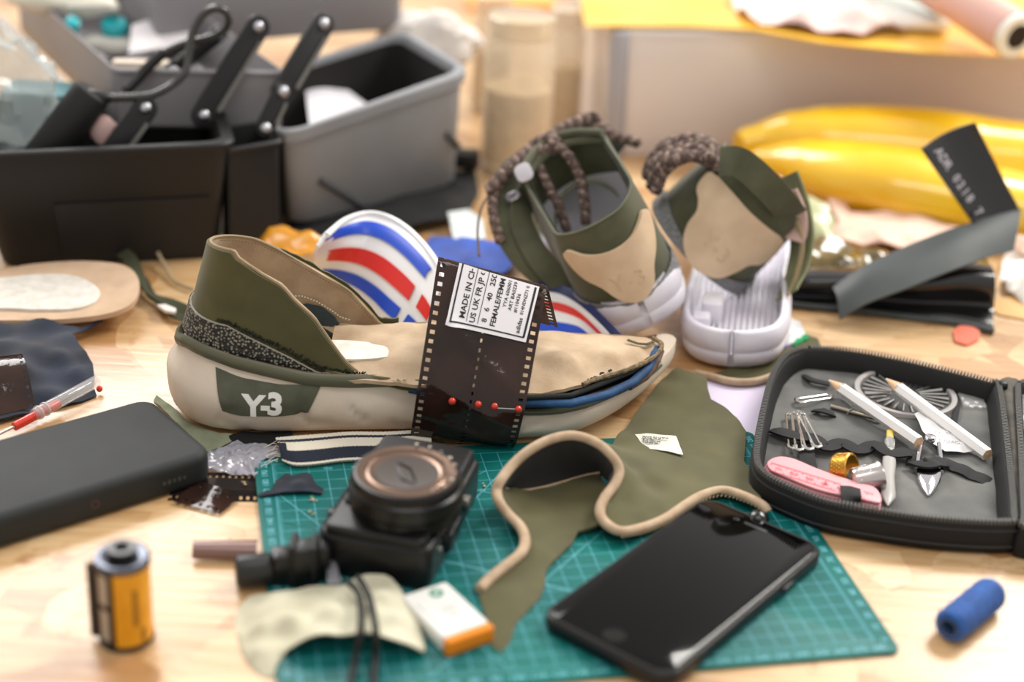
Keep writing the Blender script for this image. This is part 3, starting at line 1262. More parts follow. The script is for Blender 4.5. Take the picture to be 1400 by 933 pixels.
def film_strip(a0, a1, off, name):
    """one 35 mm strip: a ribbon with a real row of holes along both edges"""
    mb = MB()
    wmm = 65.0 * (a1 - a0)
    cols = [0, 2.0 / wmm, 4.8 / wmm, 1 - 4.8 / wmm, 1 - 2.0 / wmm, 1]
    mid = [cols[2] + (cols[3] - cols[2]) * k / 8 for k in range(1, 8)]
    cols = cols[:3] + mid + cols[3:]
    hole_cols = (1, len(cols) - 3)
    b = -0.22
    hs = PIT / 108.0
    rows_b = []
    while b < 1.62:
        rows_b += [b, b + hs * .42]
        b += hs
    idx = {}

    def vid(j, i):
        if (j, i) not in idx:
            a = a0 + (a1 - a0) * cols[i]
            p = front(a, rows_b[j])
            q = front(a, rows_b[j] + .003)
            r = front(a + .01, rows_b[j])
            nrm = (q - p).cross(r - p)
            nrm = nrm.normalized() if nrm.length > 1e-9 else Vector((0, -1, 0))
            idx[(j, i)] = len(mb.v)
            mb.v.append(p + nrm * off)
            mb.v.append(p + nrm * (off - .16))
        return idx[(j, i)]
    for j in range(len(rows_b) - 1):
        for i in range(len(cols) - 1):
            if j % 2 == 0 and i in hole_cols:
                continue
            A, B, C, D = vid(j, i), vid(j, i + 1), vid(j + 1, i + 1), vid(j + 1, i)
            mb.f.append((A, B, C, D))
            mb.m.append(0)
            mb.f.append((D + 1, C + 1, B + 1, A + 1))
            mb.m.append(0)
    o = mb.build(name, M_film, film, smooth=70, recalc=False)
    return o


film_strip(0.0, 0.54, 0.25, 'film_strip')
film_strip(0.46, 1.0, 0.55, 'film_strip')
# clear tape glints: narrow adhesive strip joining both lengths
# label
paper = mat('white_label_paper', (240, 238, 242), 0.35, coat=.3)
ink = mat('black_label_ink', (30, 22, 34), 0.5)
A0, A1, B0_, B1_ = 0.185, 0.925, 0.705, 0.995


def onlabel(s, t, lift):
    """s across the label 0..1, t up the label"""
    # the label leans a little against the film
    a = A0 + (A1 - A0) * s + 0.035 * (t - .5) - .01
    b = B0_ + (B1_ - B0_) * t + 0.012 * (.5 - s)
    p = front(a, b)
    q = front(a, b + .003)
    r = front(a + .01, b)
    nrm = (q - p).cross(r - p).normalized()
    if nrm.y > 0:
        nrm = -nrm
    return p + nrm * lift


rows = [[onlabel(i / 24, j / 12, .95) for i in range(25)] for j in range(13)]
lab = MB().grid(rows, .25).build('size_label', paper, film, smooth=70)
note(lab, 'white printed shoe size label')
pr = MB()
LW, LH = 65 * (A1 - A0), 108 * (B1_ - B0_)        # millimetres of the label


def quad(s0, t0, s1, t1, n=10, lift=1.15):
    rows = [[onlabel(s0 + (s1 - s0) * i / n, t0 + (t1 - t0) * j / 4, lift) for i in range(n + 1)] for j in range(5)]
    pr.grid(rows)


bw = 0.012
quad(.035, .075, .055, 1.0)
quad(.035, .06, .965, .085)
quad(.945, .075, .972, .97)


def ltext(txt, s, t, size, bold=.03, squeeze=.9, smin=None):
    """text that runs up the label; s is its baseline position across"""
    vs, fs = text_mesh(txt, size, bold, res=2)
    nv = []
    for (a, b, c) in vs:
        tt = t + a * squeeze / LH
        nv.append(onlabel(s - b / LW, tt, 1.16))
    keep = [f for f in fs if all(t + vs[i][0] * squeeze / LH < 0.985 for i in f)]
    pr.add(nv, keep)


ltext('MADE IN CHINA', .205, .15, 4.7, .09, 1.0)
quad(.232, .12, .240, 1.0)
ltext('US UK FR JP CH', .335, .115, 4.6, .09, 1.0)
quad(.372, .12, .380, 1.0)
ltext('8   6   40   250', .475, .17, 4.3, .08, 1.0)
ltext('FEMALE/FEMME', .585, .13, 4.3, .09, .98)
ltext('YYA 606001 00', .665, .50, 2.9, .05, 1.0)
ltext('ART BA0239', .735, .47, 2.9, .05, 1.0)
ltext('#110436', .805, .46, 2.9, .05, 1.0)
ltext('014NDNZ71 0', .885, .45, 2.7, .05, .95)
ltext('adidas', .895, .12, 3.5, .07, 1.0)
pr.build('label_print', ink, lab, smooth=0, recalc=False)

for i, (u, v) in enumerate(((620.5, 540), (656, 537), (678, 543), (709.5, 548))):
    b_ = (607 - v) / 245.0 + .02
    # find the film point under this sight line
    best = None
    for ai in range(101):
        for bi in range(60):
            a, b = ai / 100, .12 + bi * .004
            p = front(a, b)
            d = ray(u, v).normalized()
            w = (p - EYE)
            e = (w - d * w.dot(d)).length
            if best is None or e < best[0]:
                best = (e, p)
    p = best[1]
    where = ['leftmost of the four', 'second from left of the four', 'third from left of the four', 'rightmost of the four'][i]
    c = p + Vector((0, -2.2, .4))
    t = thing('ball_pin', 'red ball-headed pin stuck through the brown film, ' + where, 'pin', c, 0, 'red pins in the film strip')
    MB().ball(c, 2.15, 16).build('pin_head', mat('red_glass_head', (208, 52, 30), .2, coat=.5), t)
    e = c + (Vector((-15, .5, -.4)) if i == 3 else Vector((3, 4, -5)))
    MB().cyl(c, e, .32, 8).build('pin_shaft', mat('steel_pin', (210, 208, 205), .22, 1.0), t)
# ------------------------------------------------------------------ things in the foreground
def local_rect(p0, p1, p2):
    """frame from a corner, the end of its long side and the end of its short side (all on a level plane)"""
    o = Vector(p0)
    x = (Vector(p1) - o)
    y = (Vector(p2) - o)
    return o, atan2(x.y, x.x), x.length, y.length


black_gloss = mat('black_screen_glass', (3, 3, 4), 0.06, spec=.28)
black_plast = mat('black_plastic', (14, 14, 15), 0.38)
black_rub = mat('black_rubber', (19, 20, 20), 0.6, bump=.1, bscale=900)
black_case = mat('matt_black_case', (29, 32, 32), 0.66, rgb2=(37, 40, 39), vscale=30, bump=.12, bscale=1200)
steel = mat('bright_steel', (205, 203, 200), 0.2, 1.0)
dull_steel = mat('dull_steel', (150, 146, 140), 0.35, 1.0)
navy = mat('navy_fabric', (26, 36, 56), 0.9, rgb2=(14, 20, 34), vscale=30, bump=.3, bscale=1100, sheen=.2)

# smartphone
o = PZ(712, 868, 9 + ZM)
c1 = Vector((12, 622, 0))
pa = math.atan2(118, 90)
ph = thing('smartphone', 'black smartphone in a thin case lying face up on the cutting mat', 'phone', (96.5, 656.5, ZM + .1), pa - pi / 2)
# local x = short side, y = long side, the near left corner of the long side at (-36.5,-74)
MB().prism(rrect(76, 152, 11, 7), 0, 8.6, 2.6, seg=3).build('phone_case', mat('black_phone_case', (11, 11, 12), .32), ph, local=True)
MB().prism(rrect(70, 146, 9, 7), 8.3, 9.1, .35, seg=2).build('screen', black_gloss, ph, local=True)
MB().tube([(*p, 8.7) for p in rrect(71.6, 147.6, 9.8, 7)], .55, 6, loop=True).build('bezel', mat('dark_metal_bezel', (90, 88, 84), .25, 1.0), ph, local=True)
hb = MB()
hb.lathe([(5.6, 9.12), (5.6, 9.3), (5.2, 9.3), (5.2, 9.12)], 32, Matrix.Translation((0, -65, 0)))
hb.lathe([(5.2, 9.15), (0, 9.15)], 32, Matrix.Translation((0, -65, 0)))
hb.build('home_button', mat('dark_button_ring', (36, 34, 32), .25, .6), ph, local=True)
MB().prism(rrect(14, 1.8, .9, 4, 0, 65.5), 9.1, 9.25, .05).build('earpiece', mat('dark_mesh_grille', (46, 46, 46), .5), ph, local=True)
MB().prism(rrect(3.4, 3.4, 1.6, 4, -12, 65.5), 9.1, 9.22, .05).build('front_lens', mat('lens_dot', (20, 22, 30), .05), ph, local=True)
MB().prism(rrect(1.6, 10, .7, 3, 38.2, 34), 3.5, 6.2, .3).build('side_button', black_plast, ph, local=True)
MB().prism(rrect(1.4, 8, .6, 3, -38.1, 38), 3.5, 6.2, .3).build('volume_button', black_plast, ph, local=True)

# power bank
q = [PZ(u, v, 20) for u, v in ((-60, 615), (209, 541), (285, 618), (-60, 728))]
A, B, C = q[1], q[2], q[0]
d1 = (q[0] - q[1]).normalized()            # along the long side, to the left
d2 = (q[2] - q[1]).normalized()
ctr0 = (q[1] + q[2]) / 2
w = (q[2] - q[1]).length
ang = atan2(-d1.y, -d1.x)
cc = ctr0 + d1 * 74
pb = thing('power_bank', 'thick matt black power bank with rounded corners lying left of the cream shoe heel', 'power bank', (cc.x, cc.y, 0), ang)
MB().prism(rrect(150, 78, 11, 8), 0.2, 20, 5.2, seg=5).build('body', black_case, pb, local=True)
gr = MB()
for i in range(7):
    for j in range(24):
        gr.box((-70 + 0, 0, 0), (0.001, 0.001, 0.001)) if False else None
for i in range(26):
    for j in range(6):
        gr.box((75.05, -28 + i * 1.9, 6 + j * 1.5), (.3, .8, .7))
o = gr.build('grip_dots', mat('grip_dots_black', (22, 23, 23), .5), pb, local=True)
o['kind'] = 'stuff'
MB().lathe([(2.4, 0), (2.4, .25), (1.9, .25), (1.9, 0)], 20, Matrix.Translation((4, -38.9, 10)) @ Matrix.Rotation(pi / 2, 4, 'X')).build('button_ring', mat('brown_marking', (92, 66, 58), .5), pb, local=True)
mk = MB()
for i in range(5):
    mk.box((44 + i * 3.0, -39.05, 9.5), (1.6, .2, 2.6 if i % 2 else 2.0))
mk.build('printed_marks', mat('dark_grey_print', (74, 76, 74), .5), pb, local=True)

# compact camera lying on its back
pA, pB, pC = PZ(436, 702, 30), PZ(588, 748, 30), PZ(652, 630, 30)
dB = (pB - pA)
dC = (pC - pB)
ang = atan2(dC.y, dC.x)
L_, W_ = 101.0, 60.0
dl = Vector((cos(ang), sin(ang), 0))
dw = Vector((-sin(ang), cos(ang), 0))          # towards the left side
cen = pB + dl * L_ / 2 + dw * W_ / 2
cm = thing('compact_camera', 'black compact camera lying on its back on the mat with the lens facing up', 'camera', (cen.x, cen.y, ZM), ang)
bodyM = mat('camera_black_metal', (27, 26, 26), 0.36, .3, bump=.08, bscale=2500)
MB().prism(rrect(L_, W_, 8, 6), 0.2, 24, 3.0, seg=3).build('body', bodyM, cm, local=True)
MB().prism(rrect(L_ - 1.5, W_ - 8, 4, 5), 23, 28.4, 1.8, seg=3).build('front_plate', bodyM, cm, local=True)
MB().prism(rrect(L_ - 8, 1.6, .7, 3, 0, -W_ / 2 + 4.4), 24.2, 28.6, .5).build('front_ridge', bodyM, cm, local=True)
LC = None
lens_top = PZ(556, 641, 52)
LZ = lambda pr: [(r, 27.5 + (z - 27.5) * .70) for r, z in pr]
li = RM[cm.name].inverted() @ Vector((lens_top.x, lens_top.y, 0))
LM = Matrix.Translation((li.x, li.y, 0)) @ Matrix.Diagonal((.95, .95, .97, 1))
lens = MB().lathe(LZ([(29, 27.5), (30, 28), (30, 37), (29, 37.6), (29.2, 38.2), (30.4, 38.6), (30.4, 50), (29.4, 51), (29.0, 51.4), (29.0, 57.6), (28.2, 59), (26.5, 59.4)]), 72, LM)
lens.build('lens_barrel', mat('lens_barrel_black', (11, 11, 11), .3, .2), cm, local=True)
kn = MB()
for k in range(72):
    a = 2 * pi * k / 72
    kn.box((30.6, 0, 39.3), (.7, 1.3, 7), LM @ Matrix.Rotation(a, 4, 'Z'))
kr = kn.build('control_ring', mat('ring_black', (30, 29, 28), .35), cm, local=True)
MB().lathe([(r, z - 9.5) for r, z in [(26.8, 59.3), (26.3, 59.8), (22.5, 59.4), (22, 58.6), (21.6, 58.9), (19.5, 59.2), (16.8, 58.2)]], 72, LM).build('lens_ring', mat('bronze_lens_ring', (120, 98, 84), .26, .85), cm, local=True)
gl = MB().lathe([(r, z - 9.5) for r, z in [(17.2, 58.6), (14, 58.2), (8, 57.6), (0.0, 57.4)]], 60, LM)
gl.build('lens_glass', mat('dark_lens_glass', (64, 54, 48), .08, coat=1.0), cm, local=True)
bl_ = MB()
for k in range(2):
    a = .6 + k * pi
    T = LM @ Matrix.Translation((0, 0, 48.4)) @ Matrix.Rotation(a, 4, 'Z')
    bl_.tube([T @ Vector((-13, -1.5, 0)), T @ Vector((-4, 3.6, .2)), T @ Vector((8, 2.6, .2)), T @ Vector((14, -2, 0))], .45, 5)
bl_.build('shutter_blade', black_plast, cm, local=True)
bead = MB()
for k in range(9):
    a = -2.3 + k * .30
    bead.ball((li.x + 25 * cos(a), li.y + 25 * sin(a), 50.2), .55 + .2 * (k % 3), 8, sq=(1, 1, .5))
bead.build('ring_studs', mat('pale_ring_studs', (200, 190, 178), .25, .6), cm, local=True)
MB().lathe([(1.8, 0), (1.8, 1.1), (1.4, 1.4), (0, 1.4)], 20, Matrix.Translation((-L_ / 2 + 18, -W_ / 2, 15)) @ Matrix.Rotation(pi / 2, 4, 'X')).build('strap_lug', steel, cm, local=True)
MB().lathe([(4.8, 0), (4.8, 2.4), (4.2, 2.9), (0, 2.9)], 24, Matrix.Translation((16, -W_ / 2, 14)) @ Matrix.Rotation(pi / 2, 4, 'X')).build('shutter_dial', dull_steel, cm, local=True)
MB().prism(rrect(22, 7, 3, 4, -14, -W_ / 2 - .2), 8, 19, .6).build('top_dial', black_plast, cm, local=True)
MB().lathe([(2.6, 0), (2.6, 2.2), (2.0, 2.8), (0, 2.8)], 20, Matrix.Translation((-24, W_ / 2 - 9, 27.5))).build('focus_lamp', mat('lamp_black', (36, 34, 32), .15, coat=.6), cm, local=True)
MB().lathe([(3.6, 0), (3.6, 3.4), (2.8, 4), (0, 4)], 20, Matrix.Translation((-31, W_ / 2 - 3.5, 22))).build('release_knob', black_plast, cm, local=True)
MB().prism(rrect(.8, 40, .3, 2, -L_ / 2 + 30, -6), 28.2, 28.7, .1).build('panel_seam', black_plast, cm, local=True)

# film cartridge standing on the board
ctr = PZ(174, 872, 0)
cn = thing('film_cartridge', 'yellow and black photo film cartridge standing on bare wood at the lower left', 'film cartridge', (ctr.x, ctr.y, 0), radians(-12))
half = MB()
R_ = 12.3
arc = [radians(a) for a in range(-130, 61, 10)]
yel = MB().loft([[(R_ * cos(a), R_ * sin(a), z) for a in [radians(t) for t in range(-86, 75, 8)]] for z in (2.4, 43.6)], closed=False)
yel.build('yellow_panel', mat('yellow_cartridge_print', (232, 164, 30), .35, rgb2=(218, 148, 24), vscale=80), cn, local=True)
MB().lathe([(11.9, 1.8), (12.1, 2.4), (12.1, 43.6), (11.9, 44)], 48).build('can_body', mat('cartridge_tin', (46, 38, 32), .35, .5), cn, local=True)
gy = MB()
for z0, z1 in ((25, 41), (5, 22)):
    gy.loft([[(12.35 * cos(a), 12.35 * sin(a), z) for a in [radians(t) for t in range(-130, -94, 6)]] for z in (z0, z1)], closed=False)
gy.build('grey_code_patch', mat('bare_tin_patch', (176, 168, 158), .35, .4), cn, local=True)
pm_ = MB()
for z0, z1, a0 in ((14, 34, -46), (4, 12, -30)):
    pm_.loft([[(12.45 * cos(a), 12.45 * sin(a), z) for a in [radians(t) for t in range(a0, a0 + 13, 4)]] for z in (z0, z1)], closed=False)
pm_.build('printed_bars', mat('dark_mustard_print', (150, 104, 16), .5), cn, local=True)
MB().lathe([(12.6, 0.2), (12.9, .8), (12.9, 2.4), (12.4, 3)], 48).build('bottom_cap', black_plast, cn, local=True)
MB().lathe([(12.3, 42.6), (12.9, 43.2), (12.9, 45.6), (12.4, 46.4), (10.5, 46.8), (8.8, 46.2), (6.2, 46)], 48).build('top_cap', mat('cap_black_tin', (84, 88, 98), .26, .85), cn, local=True)
MB().lathe([(7.2, 44), (7.2, 50.4), (6.6, 51), (3.6, 51), (3.4, 47), (0, 47)], 32).build('spool_end', mat('spool_black', (18, 18, 18), .3), cn, local=True)
MB().box((-12.6, -6.0, 23), (4.4, 2.2, 40)).build('film_lip', mat('light_trap_felt', (58, 46, 38), .7), cn, local=True)

# blue thread reel lying on the board
a, b = PZ(1300, 856, 8.5), PZ(1354, 812, 8.5)
d = (b - a).normalized()
bs = thing('thread_reel', 'blue sewing thread reel lying on the bare board at the lower right', 'thread', ((a.x + b.x) / 2, (a.y + b.y) / 2, 0), atan2(d.y, d.x))
Lb = (b - a).length + 5
RX = Matrix.Translation((-Lb / 2, 0, 8.6)) @ Matrix.Rotation(pi / 2, 4, 'Y')
th = [(4.6, 0.6), (6.8, .4), (8.0, 1.2), (8.5, 3)]
k = 0
z = 3.0
while z < Lb - 3:
    th.append((8.55 + .22 * (k % 2) + .15 * sin(z * .7), z))
    z += .45
    k += 1
th += [(8.4, Lb - 2.6), (7.6, Lb - .8), (6.0, Lb - .2), (4.6, Lb - .2)]
MB().lathe(th, 36, RX).build('thread_winding', mat('blue_thread', (40, 98, 176), .7, rgb2=(28, 78, 150), vscale=150, sheen=.3), bs, local=True, smooth=50)
MB().lathe([(4.7, 0), (5.0, -.6), (4.2, -.8), (3.9, 0), (3.9, Lb), (4.3, Lb + .6), (4.8, Lb)], 28, RX).build('core_tube', mat('dark_blue_core', (70, 92, 128), .5), bs, local=True)

# camera battery
q = [PZ(u, v, 9 + ZM) for u, v in ((549, 811), (609, 797), (676, 852), (612, 884))]
dx = ((q[2] - q[1]) + (q[3] - q[0])) / 2
dy = ((q[1] - q[0]) + (q[2] - q[3])) / 2
cen = sum(q, Vector()) / 4
bt_ = thing('camera_battery', 'white camera battery with an orange end lying on the mat', 'battery', (cen.x, cen.y, ZM), atan2(dx.y, dx.x))
lx, ly = dx.length, dy.length
MB().prism(rrect(lx - 4, ly, 2.6, 5, -2, 0), .1, 9, 1.6, seg=3).build('battery_body', mat('white_battery_shell', (228, 228, 224), .35), bt_, local=True)
MB().prism(rrect(5.2, ly + .1, 1.6, 4, lx / 2 - 2, 0), .1, 9.1, 1.4, seg=3).build('orange_end', mat('orange_plastic', (232, 136, 20), .35), bt_, local=True)
mk = MB()
mk.tube([(lx / 2 - 9, -ly / 2 + 5, 9.05), (lx / 2 - 7.5, 1, 9.05), (lx / 2 - 10.5, ly / 2 - 4, 9.05)], .35, 4, flat=.3)
mk.tube([(-lx / 2 + 10, -ly / 2 + 3, 9.05), (lx / 2 - 9, -ly / 2 + 5, 9.05)], .35, 4, flat=.3)
for i in range(5):
    mk.box((-3 + i * 2.2, 1 + (i % 2), 9.03), (.5, 10 - i, .1))
mk.build('printed_marks', mat('pale_grey_print', (158, 166, 164), .6), bt_, local=True)
MB().lathe([(3.6, 9.02), (3.6, 9.12), (1.4, 9.12), (1.4, 9.02)], 24, Matrix.Translation((-lx / 2 + 7, 3, 0))).build('green_ring_mark', mat('green_print', (88, 150, 126), .5), bt_, local=True)

# cream cloth with two black cords
z0 = ZM + .2
clo = [(322, 842, 1), (342, 816, 3), (375, 812, 6), (420, 803, 8), (470, 797, 10), (483, 790, 11), (505, 785, 12), (535, 790, 11), (556, 820, 9), (572, 850, 8), (581, 891, 4), (560, 884, 9), (530, 872, 13),
       (498, 866, 14), (460, 866, 14), (420, 872, 13), (394, 884, 9), (389, 893, 5), (378, 912, 2), (372, 926, 1), (355, 922, 1), (335, 900, 1), (325, 870, 1)]
inn = [(400, 840, 14), (450, 832, 16), (500, 830, 17), (540, 840, 14), (360, 850, 9), (350, 885, 6), (520, 810, 15)]
mb = patch(clo, inn, 1.0, 3.0, smoothn=3, wob=2.6, wsc=.07)
c = PZ(450, 850, 0)
tag(mb.build('cream_cloth', mat('cream_cotton', (208, 204, 180), .9, rgb2=(190, 186, 160), vscale=40, bump=.3, bscale=800, sheen=.2), loc=(c.x, c.y, z0), smooth=70), 'cream cotton pouch cloth lying across the mat edge under two black cords', 'cloth')
# cords
for pts, lab in (([(476, 796, 17), (490, 812, 19), (494, 840, 20.5), (492, 868, 18), (486, 900, 8), (480, 930, 4), (476, 960, 3)], 'black elastic cord lying over the cream cloth, the left one of two'),
                 ([(490, 790, 17), (504, 815, 19), (512, 850, 20), (514, 872, 17), (513, 900, 7), (511, 930, 4), (512, 960, 3)], 'black elastic cord lying over the cream cloth, the right one of two')):
    q = [tuple(PZ(*p)) for p in pts]
    c = PZ(*pts[3])
    tag(MB().tube(cr(q, 8), 1.7, 10).build('elastic_cord', black_rub, loc=(c.x, c.y, 0)), lab, 'cord', 'black cords over the cream cloth')

# black cord-lock / clamp heap left of the camera
ko = PZ(340, 795, 0)
kl = thing('black_clamp', 'small black plastic clamp with a round knob lying on the mat edge beside the camera', 'clamp', (ko.x, ko.y, ZM))
a, b = PZ(322, 782, 9), PZ(372, 777, 9)
MB().cyl(a, b, 8.2, 28, bev=2.0).build('knob', mat('knob_black', (34, 34, 33), .42, bump=.2, bscale=300), kl)
for (u0, v0, u1, v1, zz, hh, ww, nm) in ((372, 775, 402, 772, 11, 17, 12, 'clamp_jaw'), (398, 772, 434, 768, 13, 22, 13, 'clamp_jaw'), (430, 765, 452, 765, 12, 20, 12, 'clamp_jaw')):
    a, b = PZ(u0, v0, zz), PZ(u1, v1, zz)
    dd = (b - a)
    Mx = Matrix.Translation((a + b) / 2) @ Matrix.Rotation(atan2(dd.y, dd.x), 4, 'Z')
    MB().prism(rrect(dd.length, ww, 2, 3), -hh / 2, hh / 2, 1.5, Mx).build(nm, black_plast, kl)
for u, h in ((402, 27), (430, 26)):
    a = PZ(u, 770, 12)
    MB().prism(rrect(4.0, 15, 1.5, 3), -h / 2, h / 2, 1.0, Matrix.Translation(a)).build('flange', black_rub, kl)
# clear lens stick next to it
a, b = PZ(449, 752, 9), PZ(457, 795, 7)
cs_ = thing('clear_plastic_stick', 'short clear plastic stick beside the black camera body', 'plastic stick', (b.x, b.y, ZM))
glassM = mat('clear_acrylic', (225, 226, 236), .08, trans=.75, ior=1.45)
MB().cyl(a, b, 2.6, 16, bev=.8, r2=3.4).build('stick', glassM, cs_)
MB().cyl(b - Vector((3.5, 2, 0)), b + Vector((3.5, 0, 0)), 2.8, 16, bev=.8).build('stick_foot', glassM, cs_)

# curled piece of brown film beside it
a, b = PZ(264, 752, 4.5), PZ(352, 752, 4.5)
dd = (b - a).normalized()
nn = Vector((-dd.y, dd.x, 0))
rows = []
for i in range(20):
    p = a.lerp(b, i / 19)
    r = []
    for k in range(16):
        t = k / 15
        an = -2.3 + t * 3.6
        wdt = 1.0 + .3 * i / 19
        r.append(p + nn * (4.6 * sin(an) * wdt + 4 * max(0, t - .75)) + Vector((0, 0, -.2 + 4.3 * cos(an))))
    rows.append(r)
tag(MB().grid(rows, .2).build('curled_film', mat('mauve_brown_film', (132, 98, 92), .16, alpha=.92, coat=.5), loc=(a.x, a.y, 0), smooth=60), 'curled scrap of glossy brown film on bare wood beside the black clamp', 'film')
# ------------------------------------------------------------------ sewing kit case
KB = [(1112, 479), (1161, 481), (1225, 492), (1289, 507), (1352, 523), (1366, 532), (1378, 620), (1386, 705), (1378, 717), (1289, 713), (1206, 702), (1129, 688), (1078, 669), (1046, 652), (1033, 632), (1037, 590), (1051, 527), (1068, 495), (1088, 482)]
kit = thing('sewing_kit_case', 'black zip-up sewing kit case lying open on the board at the right edge', 'sewing kit', (226, 815, 0))
kin = mat('grey_lining_fabric', (108, 108, 104), .8, rgb2=(46, 48, 48), vscale=15, bump=.25, bscale=900, sheen=.35)
kout = mat('black_case_fabric', (16, 17, 18), .65, bump=.4, bscale=1600)
RZK = 19.0


def case_half(uvs, name, zr=RZK):
    ol = cr([tuple(PZ(u, v, zr)) for u, v in uvs], 5, closed=True)
    n = len(ol)
    ar = sum(ol[i][0] * ol[(i + 1) % n][1] - ol[(i + 1) % n][0] * ol[i][1] for i in range(n))
    if ar < 0:
        ol = ol[::-1]
    rings = []
    mids = []
    for i in range(n):
        a, b, c = Vector(ol[i - 1]), Vector(ol[i]), Vector(ol[(i + 1) % n])
        t = (c - a)
        t.z = 0
        t.normalize()
        o = Vector((t.y, -t.x, 0))
        b = Vector((b.x, b.y, 0))
        rings.append([b + o * d + Vector((0, 0, z)) for d, z in ((-1, .3), (.6, 1.2), (1.6, 5), (1.8, 11), (1.2, 16), (.6, 18.4), (-.6, 19.6), (-2.0, 19.4), (-3.2, 18), (-4.6, 14), (-6.0, 9), (-6, 2), (-3, .4))])
        mids.append((b + o * -.6 + Vector((0, 0, 19.5)), t, o))
    MB().loft(rings, loop=True).build(name, kout, kit, smooth=60)
    tube1 = [q + o * 1.4 - Vector((0, 0, 1.6)) for q, t, o in mids]
    return ol, mids


ol, mids = case_half(KB, 'case_wall')
inside = [(Vector((x, y)) + (Vector((212, 815)) - Vector((x, y))).normalized() * 3.5) for x, y, z in ol]


def kfloor(x, y):
    return 6.6 + 1.7 * noise.noise(Vector((x * .035, y * .05, 4.2))) + 1.0 * noise.noise(Vector((x * .11, y * .05, 1)))


MB().sheet([(p.x, p.y) for p in inside], kfloor, 2, 4).build('lining', kin, kit, smooth=80)
teeth = MB()
path = resample([q for q, t, o in mids] + [mids[0][0]], 300)
for i in range(300):
    a = path[i]
    t = (path[(i + 1) % 300] - path[i - 1]).normalized()
    Mx = Matrix.Translation(a) @ Matrix.Rotation(atan2(t.y, t.x), 4, 'Z')
    teeth.box((0, -.2, .9), (1.0, 3.4, 2.6), Mx)
o = teeth.build('zip_teeth', mat('black_zip_teeth', (92, 92, 90), .3), kit, smooth=0)
o['kind'] = 'stuff'
for dz, dr in ((15.2, 1.7), (5.5, 2.2)):
    MB().tube([Vector((q.x, q.y, dz)) + o_ * dr for q, t, o_ in mids], .7, 6, loop=True).build('piping', mat('case_piping', (44, 45, 46), .5), kit)
# second half beyond the hinge, running out of the picture
KB2 = [(1396, 526), (1440, 520), (1520, 530), (1600, 560), (1628, 640), (1600, 720), (1500, 728), (1404, 724), (1398, 705), (1394, 620), (1390, 540)]
ol2, mids2 = case_half(KB2, 'case_wall')
in2 = [(Vector((x, y)) + (Vector((345, 790)) - Vector((x, y))).normalized() * 3.5) for x, y, z in ol2]
MB().sheet([(p.x, p.y) for p in in2], kfloor, 2, 6).build('lining', kin, kit, smooth=80)
teeth = MB()
path = resample([q for q, t, o in mids2] + [mids2[0][0]], 280)
for i in range(280):
    a = path[i]
    t = (path[(i + 1) % 280] - path[i - 1]).normalized()
    teeth.box((0, -.2, .9), (1.0, 3.4, 2.6), Matrix.Translation(a) @ Matrix.Rotation(atan2(t.y, t.x), 4, 'Z'))
o = teeth.build('zip_teeth', MATS['black_zip_teeth'], kit, smooth=0)
o['kind'] = 'stuff'
rows = []
for i in range(30):
    t = i / 29
    a, b = PZ(1362 + 22 * t, 526 + 188 * t, 14), PZ(1392 + 14 * t, 524 + 196 * t, 14)
    rows.append([a.lerp(b, k / 10) + Vector((0, 0, 3.5 * sin(pi * k / 10) + 1.2 * noise.noise(Vector((k * .4, t * 4, 2))))) for k in range(11)])
MB().grid(rows, 1.5).build('hinge_spine', mat('worn_brown_grey_fabric', (92, 86, 76), .7, rgb2=(54, 52, 48), vscale=60, bump=.3, bscale=1200), kit)

# elastic straps sewn across the lining (parts of the kit)
elas = mat('black_elastic', (26, 26, 27), .75, bump=.6, bscale=2200)


def ribbon(pts, w, name, parent, m, thick=.9, wav=0.0, n=60, sw=.5, mi=0):
    """a band standing on / lying over a path of sight points (u, v, z); w = width; its flat side faces up"""
    P = resample(cr([tuple(PZ(*p)) for p in pts], 8), n)
    rows = []
    for i in range(n):
        t = (P[min(i + 1, n - 1)] - P[max(i - 1, 0)]).normalized()
        s = Vector((0, 0, 1)).cross(t).normalized()
        up = Vector((0, 0, wav * sin(i * sw)))
        rows.append([P[i] + up + s * (w * (k / 4 - .5)) + Vector((0, 0, -.25 * abs(k - 2))) for k in range(5)])
    return MB().grid(rows, thick).build(name, m, parent, smooth=60)


ribbon([(1058, 589, 9), (1075, 594, 11), (1110, 600, 10), (1128, 612, 10), (1150, 607, 9), (1172, 616, 9), (1196, 610, 9), (1216, 619, 12), (1245, 622, 9), (1252, 634, 8)], 9.5, 'elastic_strap', kit, elas, 1.4, .5)
ribbon([(1249, 634, 9), (1268, 634, 14), (1290, 634, 10), (1320, 646, 8), (1354, 662, 6)], 11.0, 'elastic_strap', kit, elas, 1.4, .4)
ribbon([(1104, 606, 7), (1103, 622, 9), (1106, 640, 7)], 9, 'elastic_strap', kit, elas, 1.2)
ribbon([(1162, 660, 7), (1163, 674, 18), (1166, 691, 14)], 11, 'elastic_strap', kit, elas, 1.0)
ribbon([(1098, 513, 6), (1110, 520, 9), (1134, 526, 8)], 4.5, 'elastic_strap', kit, elas, 1.2)
ribbon([(1114, 562, 7), (1126, 562, 10), (1140, 568, 7)], 6, 'elastic_strap', kit, elas, 1.2)
ribbon([(1312, 538, 6), (1308, 560, 8), (1304, 580, 7)], 3, 'elastic_strap', kit, elas, 1.0)
zt_ = MB()
zt_.cyl(PZ(1366, 528, 20), PZ(1376, 528, 20), 3.0, 12, bev=.8)
zt_.build('zip_pull', black_plast, kit)


